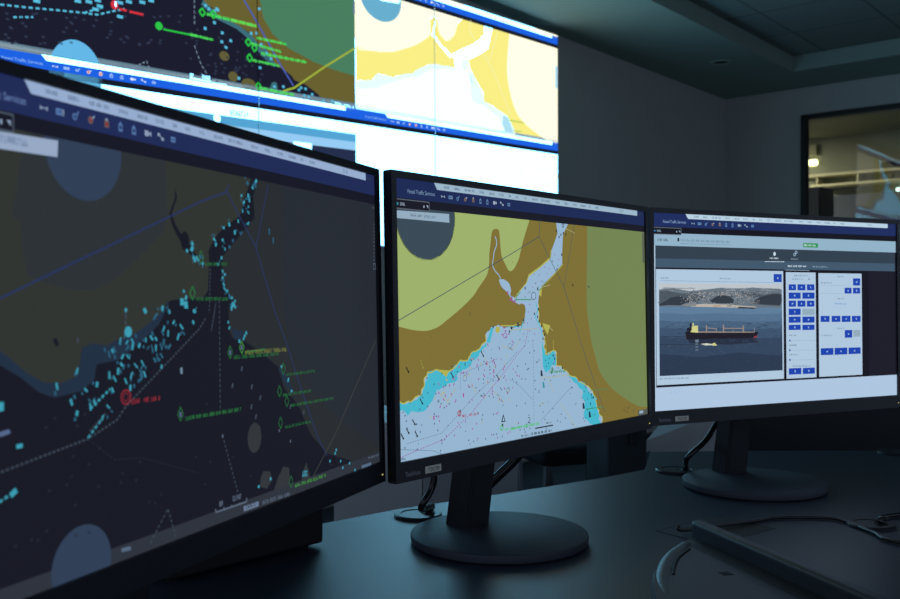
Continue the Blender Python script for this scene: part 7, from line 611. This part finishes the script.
# cable flap let into the worktop
f4 = [(0.2728, 1.2486), (0.3861, 1.3367), (0.4386, 1.2620), (0.3278, 1.1736)]
bm = bmesh.new(); prism(bm, [rel(p) for p in f4], DT - .003, DT + .0003); link('cable_flap', bm, INK, desk)
cx = sum(p[0] for p in f4) / 4; cy = sum(p[1] for p in f4) / 4
mid = [((f4[0][0] * .46 + f4[1][0] * .54), (f4[0][1] * .46 + f4[1][1] * .54)), ((f4[3][0] * .5 + f4[2][0] * .5), (f4[3][1] * .5 + f4[2][1] * .5))]
ins = [f4[0], mid[0], mid[1], f4[3]]
mx = sum(p[0] for p in ins) / 4; my = sum(p[1] for p in ins) / 4
bm = bmesh.new(); prism(bm, [rel((mx + (p[0] - mx) * .94, my + (p[1] - my) * .94)) for p in ins], DT - .001, DT + .0006); link('flap_lid', bm, DESKM, desk.children[-1])

# ------------------------------------------------------------- monitors
SW, SH = .527, .2965
def monitor(key, label, C, yaw, tilt, foot=(-.031, .036)):
    rz = math.radians(90 - yaw)
    root = thing('computer_monitor', label, 'monitor', (C[0], C[1], DT + .0007), rz, 'row of computer monitors on the desk')
    M = Matrix.Translation((0, 0, 1.053 + C[2] - DT - .0007)) @ Matrix.Rotation(-math.radians(tilt), 4, 'X')
    b, bb = .0075, .0215
    x0, x1, z0, z1 = -SW / 2 - b, SW / 2 + b, -SH / 2 - bb, SH / 2 + b
    bm = bmesh.new()                       # front frame with the panel recess
    for a in ((x0, -SW / 2, z0, z1), (SW / 2, x1, z0, z1), (-SW / 2, SW / 2, SH / 2, z1), (-SW / 2, SW / 2, z0, -SH / 2)):
        box(bm, a[0], a[1], -.002, .009, a[2], a[3], M=M)
    box(bm, x0, x1, .006, .011, z0, z1, .0015, 2, M=M)
    link('bezel', bm, BLACKP, root)
    bm = bmesh.new()
    box(bm, x0 + .012, x1 - .012, .0105, .022, z0 + .008, z1 - .012, .006, 3, M=M)
    box(bm, -.17, .17, .021, .046, -.105, .075, .012, 4, M=M)
    for k in range(14): box(bm, -.13 + k * .02, -.122 + k * .02, .044, .0472, .045, .066, M=M)
    link('back_cover', bm, BLACKM, root)
    sb, ms = screen_mesh(picture(key), (0, 527, 0, 296.5), lambda x, y, h: M @ Vector((x / 1000 - SW / 2, .0012 - h, SH / 2 - y / 1000)), .00012)
    link('screen', sb, ms, root)
    # lettering and sticker on the lower frame
    bm = bmesh.new()
    for t in text_tris('ThinkVision', .0050, .0230):
        bm.faces.new([bm.verts.new(M @ Vector((-SW / 2 + .0062 + x, -.0023, -SH / 2 - .0160 + y))) for x, y in t])
    link('maker_lettering', bm, LOGO, root)
    bm = bmesh.new(); sx = -SW / 2 + .0372; box(bm, sx, sx + .0258, -.0026, -.0019, -SH / 2 - .0170, -SH / 2 - .0094, .0003, 1, M=M)
    st = link('asset_sticker', bm, STICK, root); st['label'] = 'small silver sticker with black letters'
    bm = bmesh.new()
    for t in text_tris('TDCTP', .0040, .0180):
        bm.faces.new([bm.verts.new(M @ Vector((sx + .0040 + x, -.0029, -SH / 2 - .0152 + y))) for x, y in t])
    link('sticker_lettering', bm, INK, st)
    bm = bmesh.new(); box(bm, x1 - .0085, x1 - .0065, -.0026, -.0019, z0 + .0075, z0 + .0087, M=M)
    led = link('power_light', bm, emit('power_light', (190, 180, 110), 1.), root)
    # stand: tapered column behind the panel, hinge block, round foot
    cx, cy = -.013, .112; lean = .046
    bm = bmesh.new()
    for (w0, d0, zz), (w1, d1, zt) in (((.024, .020, .0115), (.022, .017, .33)),):
        a = [bm.verts.new((cx + sx_ * w0, cy + sy * d0, zz)) for sx_, sy in ((-1, -1), (1, -1), (1, 1), (-1, 1))]
        c = [bm.verts.new((cx + sx_ * w1, cy - lean + sy * d1, zt)) for sx_, sy in ((-1, -1), (1, -1), (1, 1), (-1, 1))]
        bm.faces.new(a[::-1]); bm.faces.new(c)
        for i in range(4): bm.faces.new((a[i], a[(i + 1) % 4], c[(i + 1) % 4], c[i]))
    bmesh.ops.bevel(bm, geom=[e for e in bm.edges if abs(e.verts[0].co.z - e.verts[1].co.z) > .1], offset=.004, segments=3, affect='EDGES')
    link('stand_column', bm, BLACKM, root)
    bm = bmesh.new(); box(bm, cx - .05, cx + .05, .044, .09, .27, .345, .006, 3); link('hinge_block', bm, BLACKM, root)
    bm = bmesh.new(); lathe(bm, [(.110, 0), (.1125, .0015), (.1135, .008), (.1128, .0105), (.110, .012), (.001, .012)], foot[0], foot[1], 96)
    smooth(link('stand_base', bm, STANDM, root), 30)
    return root
monitor('M1', 'black computer monitor at left showing a dark night chart with cyan radar echoes', (-.1695, .7279, -.0236), 20.97, 1.26)
monitor('M2', 'black computer monitor in the middle showing a yellow and pale blue sea chart', (.1164, 1.1767, -.0248), 40.533, 1.24, (-.018, .055))
monitor('M3', 'black computer monitor at right showing a cargo ship photo and blue buttons', (.5401, 1.516, -.0239), 63.79, .716)

# ------------------------------------------------------------- cables
def cable(label, pts, r, group=None):
    bm = bmesh.new(); tube(bm, spline(pts, 10), r, 10)
    return tag(smooth(link('monitor_cable', bm, RUBBER), 60), label, 'cable', group)
def loc(C, yaw, x, y, z):
    a = math.radians(90 - yaw); return (C[0] + x * math.cos(a) - y * math.sin(a), C[1] + x * math.sin(a) + y * math.cos(a), z)
c2, c3 = ((.1164, 1.1767), 40.533), ((.5401, 1.516), 63.79)
cable('black cable arching from the desk hole up behind the middle monitor', [(G1[0] + .012, G1[1] - .004, DT + .002), (G1[0] + .02, G1[1] + .0, DT + .014), loc(*c2, -.062, .15, DT + .035), loc(*c2, -.05, .14, DT + .065), loc(*c2, -.048, .135, DT + .11), loc(*c2, -.05, .1, DT + .17), loc(*c2, -.05, .052, DT + .2)], .0045)
cable('thick black cable crossing the gap right of the middle monitor stand', [loc(*c2, .068, .195, DT + .0075), loc(*c2, .078, .175, DT + .022), loc(*c2, .10, .15, DT + .052), loc(*c2, .125, .125, DT + .088), loc(*c2, .14, .09, DT + .15), loc(*c2, .14, .052, DT + .2)], .007)
cable('black shiny cable rising from the desk hole behind the right monitor', [(G2[0] + .012, G2[1] - .006, DT + .002), (G2[0] + .014, G2[1] - .012, DT + .010), loc(*c3, -.08, .140, DT + .036), loc(*c3, -.042, .138, DT + .063), loc(*c3, -.005, .142, DT + .10), loc(*c3, .03, .1, DT + .18), loc(*c3, .03, .052, DT + .2)], .0048)
bm = bmesh.new()
tube(bm, spline([(1.4, 1.40, DT + .0036), (1.0, 1.45, DT + .0036), (*(0.6368, 1.3277), DT + .0036), (*(0.6062, 1.2983), DT + .0035), (*(0.5795, 1.2702), DT + .009), (G3[0] + .016, G3[1], DT + .005), (G3[0] + .016, G3[1], DT + .0042)], 8), .003, 8)
tag(smooth(link('desk_cable', bm, RUBBER), 60), 'black cable coming out of the round desk hole near the right edge', 'cable')

# ------------------------------------------------------------- keyboard
kx, ky = .308, 1.165; kd = Vector((.285, -.958, 0)).normalized()
kb = thing('desk_console', 'dark low console with a raised bar on the desk at the lower right', 'console', (kx, ky, DT + .0006), math.atan2(kd.y, kd.x))
# local x runs along the bar towards the camera, local -y to the left
bm = bmesh.new()
edge = spline([(0, -.006, 0), (.016, -.026, 0), (.067, -.086, 0), (.117, -.124, 0), (.204, -.170, 0), (.33, -.205, 0), (.44, -.215, 0)], 6)
prism(bm, [(p.x, p.y) for p in edge] + [(.44, -.004), (0, -.002)], 0, .014)
bmesh.ops.bevel(bm, geom=[e for e in bm.edges if all(v.co.z > .01 for v in e.verts)], offset=.003, segments=3, affect='EDGES')
link('body', bm, KEYB, kb)
bm = bmesh.new(); box(bm, -.004, .44, -.009, .009, 0, .034, .006, 4); link('raised_bar', bm, KEYB, kb)
bm = bmesh.new(); box(bm, .03, .43, -.034, -.009, .0135, .0146, .0004, 1); kf = link('dark_inlay', bm, BLACKM, kb)
bm = bmesh.new(); P_ = spline([(.025, -.030, .004), (.067, -.074, .0055), (.11, -.108, .0055), (.15, -.133, .004), (.20, -.155, .002)], 10)
tube(bm, P_, .0118, 20)
for vv in bm.verts: vv.co.z = max(vv.co.z, .0006)
smooth(link('edge_roll', bm, KEYB, kb), 60)
bm = bmesh.new(); tube(bm, spline([(.05, -.042, .0135), (.08, -.074, .0135), (.115, -.100, .0135), (.135, -.112, .0135)], 8), .0022, 8)
smooth(link('groove', bm, INK, kb), 60)
bm = bmesh.new(); box(bm, .142, .153, -.062, -.050, .0135, .0146, .0004, 1); link('sensor_window', bm, INK, kb)
inv = (Matrix.Translation((kx, ky, 0)) @ Matrix.Rotation(math.atan2(kd.y, kd.x), 4, 'Z')).inverted()
cp = [inv @ Vector((x, y, 0)) for x, y in ((0.3793, 1.2486), (0.4088, 1.2869), (0.4538, 1.3099), (0.4968, 1.3128), (0.5322, 1.3070), (0.5448, 1.2841), (0.5547, 1.2302), (0.5693, 1.1736), (.72, 1.06), (1.0, 1.10), (1.35, 1.04))]
bm = bmesh.new(); tube(bm, spline([Vector((cp[0].x - .0, .008, .012)), Vector((cp[0].x, .018, .006))] + [Vector((p.x, p.y, .0024)) for p in cp[1:]], 10), .0024, 8)
smooth(link('cord', bm, RUBBER, kb), 60)

# ------------------------------------------------------------- things on and behind the desk
pc = thing('equipment_case', 'black box-shaped case standing on the desk behind the left monitor', 'computer case', (-.158, 1.175, DT), math.atan2(-.20, -.18))
bm = bmesh.new(); box(bm, 0, .22, -.13, .0, .004, .098, .004, 3); link('body', bm, mat('black_case_paint', (14, 14, 18), .7, noise=.05), pc)
bm = bmesh.new(); box(bm, .02, .20, -.125, -.005, .0975, .0995, .001, 1); link('lid', bm, BLACKM, pc)
for x in (.02, .2):
    for y in (-.11, -.02):
        bm = bmesh.new(); lathe(bm, [(.009, 0), (.009, .005)], x, y, 16); link('foot', bm, RUBBER, pc)

def cabinet(label, x0, x1, y, d, h, m, rz=0, doors=1, group=None, base=.06):
    root = thing('storage_cabinet', label, 'cabinet', ((x0 + x1) / 2, y, 0), rz, group)
    w = (x1 - x0) / 2
    bm = bmesh.new(); box(bm, -w, w, .02, d, base, h, .003); link('body', bm, m, root)
    bm = bmesh.new(); box(bm, -w + .03, w - .03, .05, d - .03, 0, base); link('plinth', bm, BLACKM, root)
    dw = 2 * w / doors
    for k in range(doors):
        bm = bmesh.new(); box(bm, -w + k * dw + .0006, -w + (k + 1) * dw - .0006, 0, .019, base + .01, h - .01, .002); dr = link('door', bm, m, root)
        bm = bmesh.new(); box(bm, -w + (k + 1) * dw - .05, -w + (k + 1) * dw - .035, -.018, 0.0, h - .1, h - .06, .003); link('handle', bm, BLACKM, dr)
    return root
cabinet('light grey cabinet behind the desk, seen under the gap left of the middle monitor', -.322, -.0762, 2.6, .42, .70, CABGREY, group='grey cabinets behind the desk')
cabinet('darker grey cabinet behind the desk, seen left of the middle monitor stand', -.0755, .19, 2.6, .42, .70, mat('mid_grey_cabinet_paint', (150, 153, 158), .55, noise=.04, nscale=12), group='grey cabinets behind the desk')
cabinet('narrow dark grey pedestal cabinet behind the right end of the middle monitor', .437, .545, 2.6, .4, .74, CABDARK)
cabinet('long black low cabinet behind the right monitor', .79, 2.9, 2.55, .45, .93, BLACKM, -.05, 4)
# chairs in the next row
def chair(label, x, y, rz):
    root = thing('visitor_chair', label, 'chair', (x, y, 0), rz, 'black chairs behind the desk')
    bm = bmesh.new(); box(bm, -.23, .23, -.23, .23, .38, .46, .03, 4); smooth(link('seat', bm, FABRIC, root))
    bm = bmesh.new(); box(bm, -.22, .22, .22, .27, .50, .86, .02, 4); smooth(link('backrest', bm, FABRIC, root))
    for sx in (-1, 1):
        for y0, y1, zt in ((-.2, -.24, .40), (.2, .27, .40)):
            bm = bmesh.new(); tube(bm, [Vector((sx * .2, y0, zt)), Vector((sx * .235, y1, .0))], .013, 10); smooth(link('leg', bm, CHROME, root))
        bm = bmesh.new(); tube(bm, [Vector((sx * .2, .2, .40)), Vector((sx * .2, .24, .52)), Vector((sx * .2, .245, .7))], .012, 10); smooth(link('back_upright', bm, CHROME, root))
    return root
chair('black visitor chair with grey tube legs seen under the middle monitor', .50, 3.95, .35)
chair('black visitor chair standing farther back behind the middle monitor stand', .22, 4.75, -.4)
# side desk in the next row
rd = thing('side_desk', 'grey topped side desk standing in the gap between middle and right monitors', 'desk', (.7, 2.5, 0))
top = [(.425, 2.03), (.60, 2.32), (.80, 2.50), (.72, 2.54), (.57, 2.58), (.56, 2.40)]
top = [(.425, 2.03), (.585, 2.29), (.80, 2.52), (.58, 2.56), (.565, 2.45)]
bm = bmesh.new(); prism(bm, [(p[0] - .7, p[1] - 2.5) for p in top], .715, DT); link('worktop', bm, [CABGREY], rd)
bm = bmesh.new(); prism(bm, [(p[0] * .9 + .06 - .7, p[1] * .9 + .245 - 2.5) for p in top], 0, .715); link('pedestal', bm, CABGREY, rd)

# ------------------------------------------------------------- ceiling fitting, room beyond the window
dl = thing('ceiling_downlight', 'small unlit round downlight in the ceiling border near the far corner', 'ceiling light', (2.0, 6.95, SOF - .012))
bm = bmesh.new(); lathe(bm, [(.075, .012), (.078, .004), (.07, 0), (.055, .003), (.05, .012)], n=40); smooth(link('trim_ring', bm, CEILP, dl), 30)
bm = bmesh.new(); lathe(bm, [(.05, .0105), (.001, .0105)], n=32); link('lens', bm, CABDARK, dl)

def R(s, d, z): p = K + RD * s + RN * d; return Vector((p.x, p.y, z))
rz_ = math.atan2(RD.y, RD.x)
lamp = thing('wall_lamp', 'small bright yellowish lamp seen through the window at its left edge', 'lamp', R(-.447, BK, 2.614), rz_)
bm = bmesh.new(); box(bm, -.055, .055, -.06, -.012, -.032, .032, .012, 4); link('lamp_shade', bm, emit('lamp_glow', (255, 250, 190), 4), lamp)
bm = bmesh.new(); box(bm, -.04, .04, -.012, 0, -.05, .05, .003); link('wall_plate', bm, mat('cream_plastic', (190, 188, 150), .5, noise=.03), lamp)
sp = tag(link('wall_speaker', (lambda b: (box(b, -.05, .05, -.05, -.002, 0, .12, .004), b)[1])(bmesh.new()), mat('beige_plastic', (150, 148, 122), .6, noise=.04)), 'small beige box on the wall above the lamp beyond the window', 'speaker')
sp.location = R(-.447, BK, 2.70); sp.rotation_euler = (0, 0, rz_)
shelf = thing('wall_shelf', 'pale shelf with two ledges on the back wall beyond the window', 'shelf', R(-.2, BK, 2.29), rz_)
PALE = mat('pale_shelf_paint', (206, 200, 168), .6, noise=.04)
bm = bmesh.new(); box(bm, -.36, .95, -.2, 0, .135, .165, .003); link('upper_ledge', bm, PALE, shelf)
bm = bmesh.new(); box(bm, -.20, .95, -.24, 0, .012, .04, .003); link('lower_ledge', bm, PALE, shelf)
for x in (-.15, .3, .9):
    bm = bmesh.new(); box(bm, x, x + .015, -.18, 0, .04, .13); link('bracket', bm, PALE, shelf)
for z, t in ((2.457, 'dark box on the upper ledge of the shelf beyond the window'), (2.331, 'dark box on the lower ledge of the shelf beyond the window')):
    bm = bmesh.new(); box(bm, -.06, .06, -.07, .07, 0, .07, .006); o = tag(link('storage_box', bm, CABDARK), t, 'box', 'boxes on the shelf'); o.location = R(.41, BK - .11, z); o.rotation_euler = (0, 0, rz_)
lp = thing('round_lamp', 'tiny white lamp beyond the window at the right edge', 'lamp', R(.494, BK, 2.23), rz_)
bm = bmesh.new(); bmesh.ops.create_icosphere(bm, subdivisions=3, radius=.022, matrix=Matrix.Translation((0, -.035, 0))); smooth(link('bulb', bm, emit('bulb_glow', (210, 255, 245), 3), lp))
bm = bmesh.new(); box(bm, -.02, .02, -.016, 0, -.02, .02, .003); link('holder', bm, CABDARK, lp)
cab = thing('tall_cabinet', 'tall dark cabinet in the lower left corner of the room beyond the window', 'cabinet', R(-.10, 1.9, 0), rz_)
bm = bmesh.new(); box(bm, -.25, .237, 0, .4, .05, 2.17, .004); link('body', bm, CABDARK, cab)
bm = bmesh.new(); box(bm, -.24, -.01, -.018, 0, .08, 2.14, .002); link('door', bm, CABDARK, cab)
bm = bmesh.new(); box(bm, 0, .23, -.018, 0, .08, 2.14, .002); link('door', bm, CABDARK, cab)
bm = bmesh.new(); box(bm, -.22, .2, .03, .37, 0, .05); link('plinth', bm, BLACKM, cab)
pt = thing('partition_screen', 'blue grey partition beyond the window, below the pale shelf', 'partition', R(.55, 2.6, 0), rz_)
bm = bmesh.new(); box(bm, -.85, 1.2, 0, .05, .05, 2.14, .004); link('panel', bm, mat('blue_grey_fabric', (84, 90, 108), .9, noise=.1, nscale=90), pt)
for x in (-.4, 1.1):
    bm = bmesh.new(); box(bm, x - .03, x + .03, -.15, .2, 0, .05, .004); link('foot', bm, BLACKM, pt)
# added light panel, out of view, brightens the room beyond the window
for sx, t in ((-1.9, 'added unseen ceiling panel lighting the room beyond the window'),):
    pl = thing('added_fill_panel', t, 'ceiling light', R(sx, 1.8, 2.876), rz_)
    bm = bmesh.new(); box(bm, -.3, .3, -.3, .3, .004, .024, .002); link('frame', bm, PALE, pl)
    bm = bmesh.new(); box(bm, -.27, .27, -.27, .27, 0, .004, .001, 1); link('diffuser', bm, emit('fill_panel', (255, 246, 214), 250), pl)
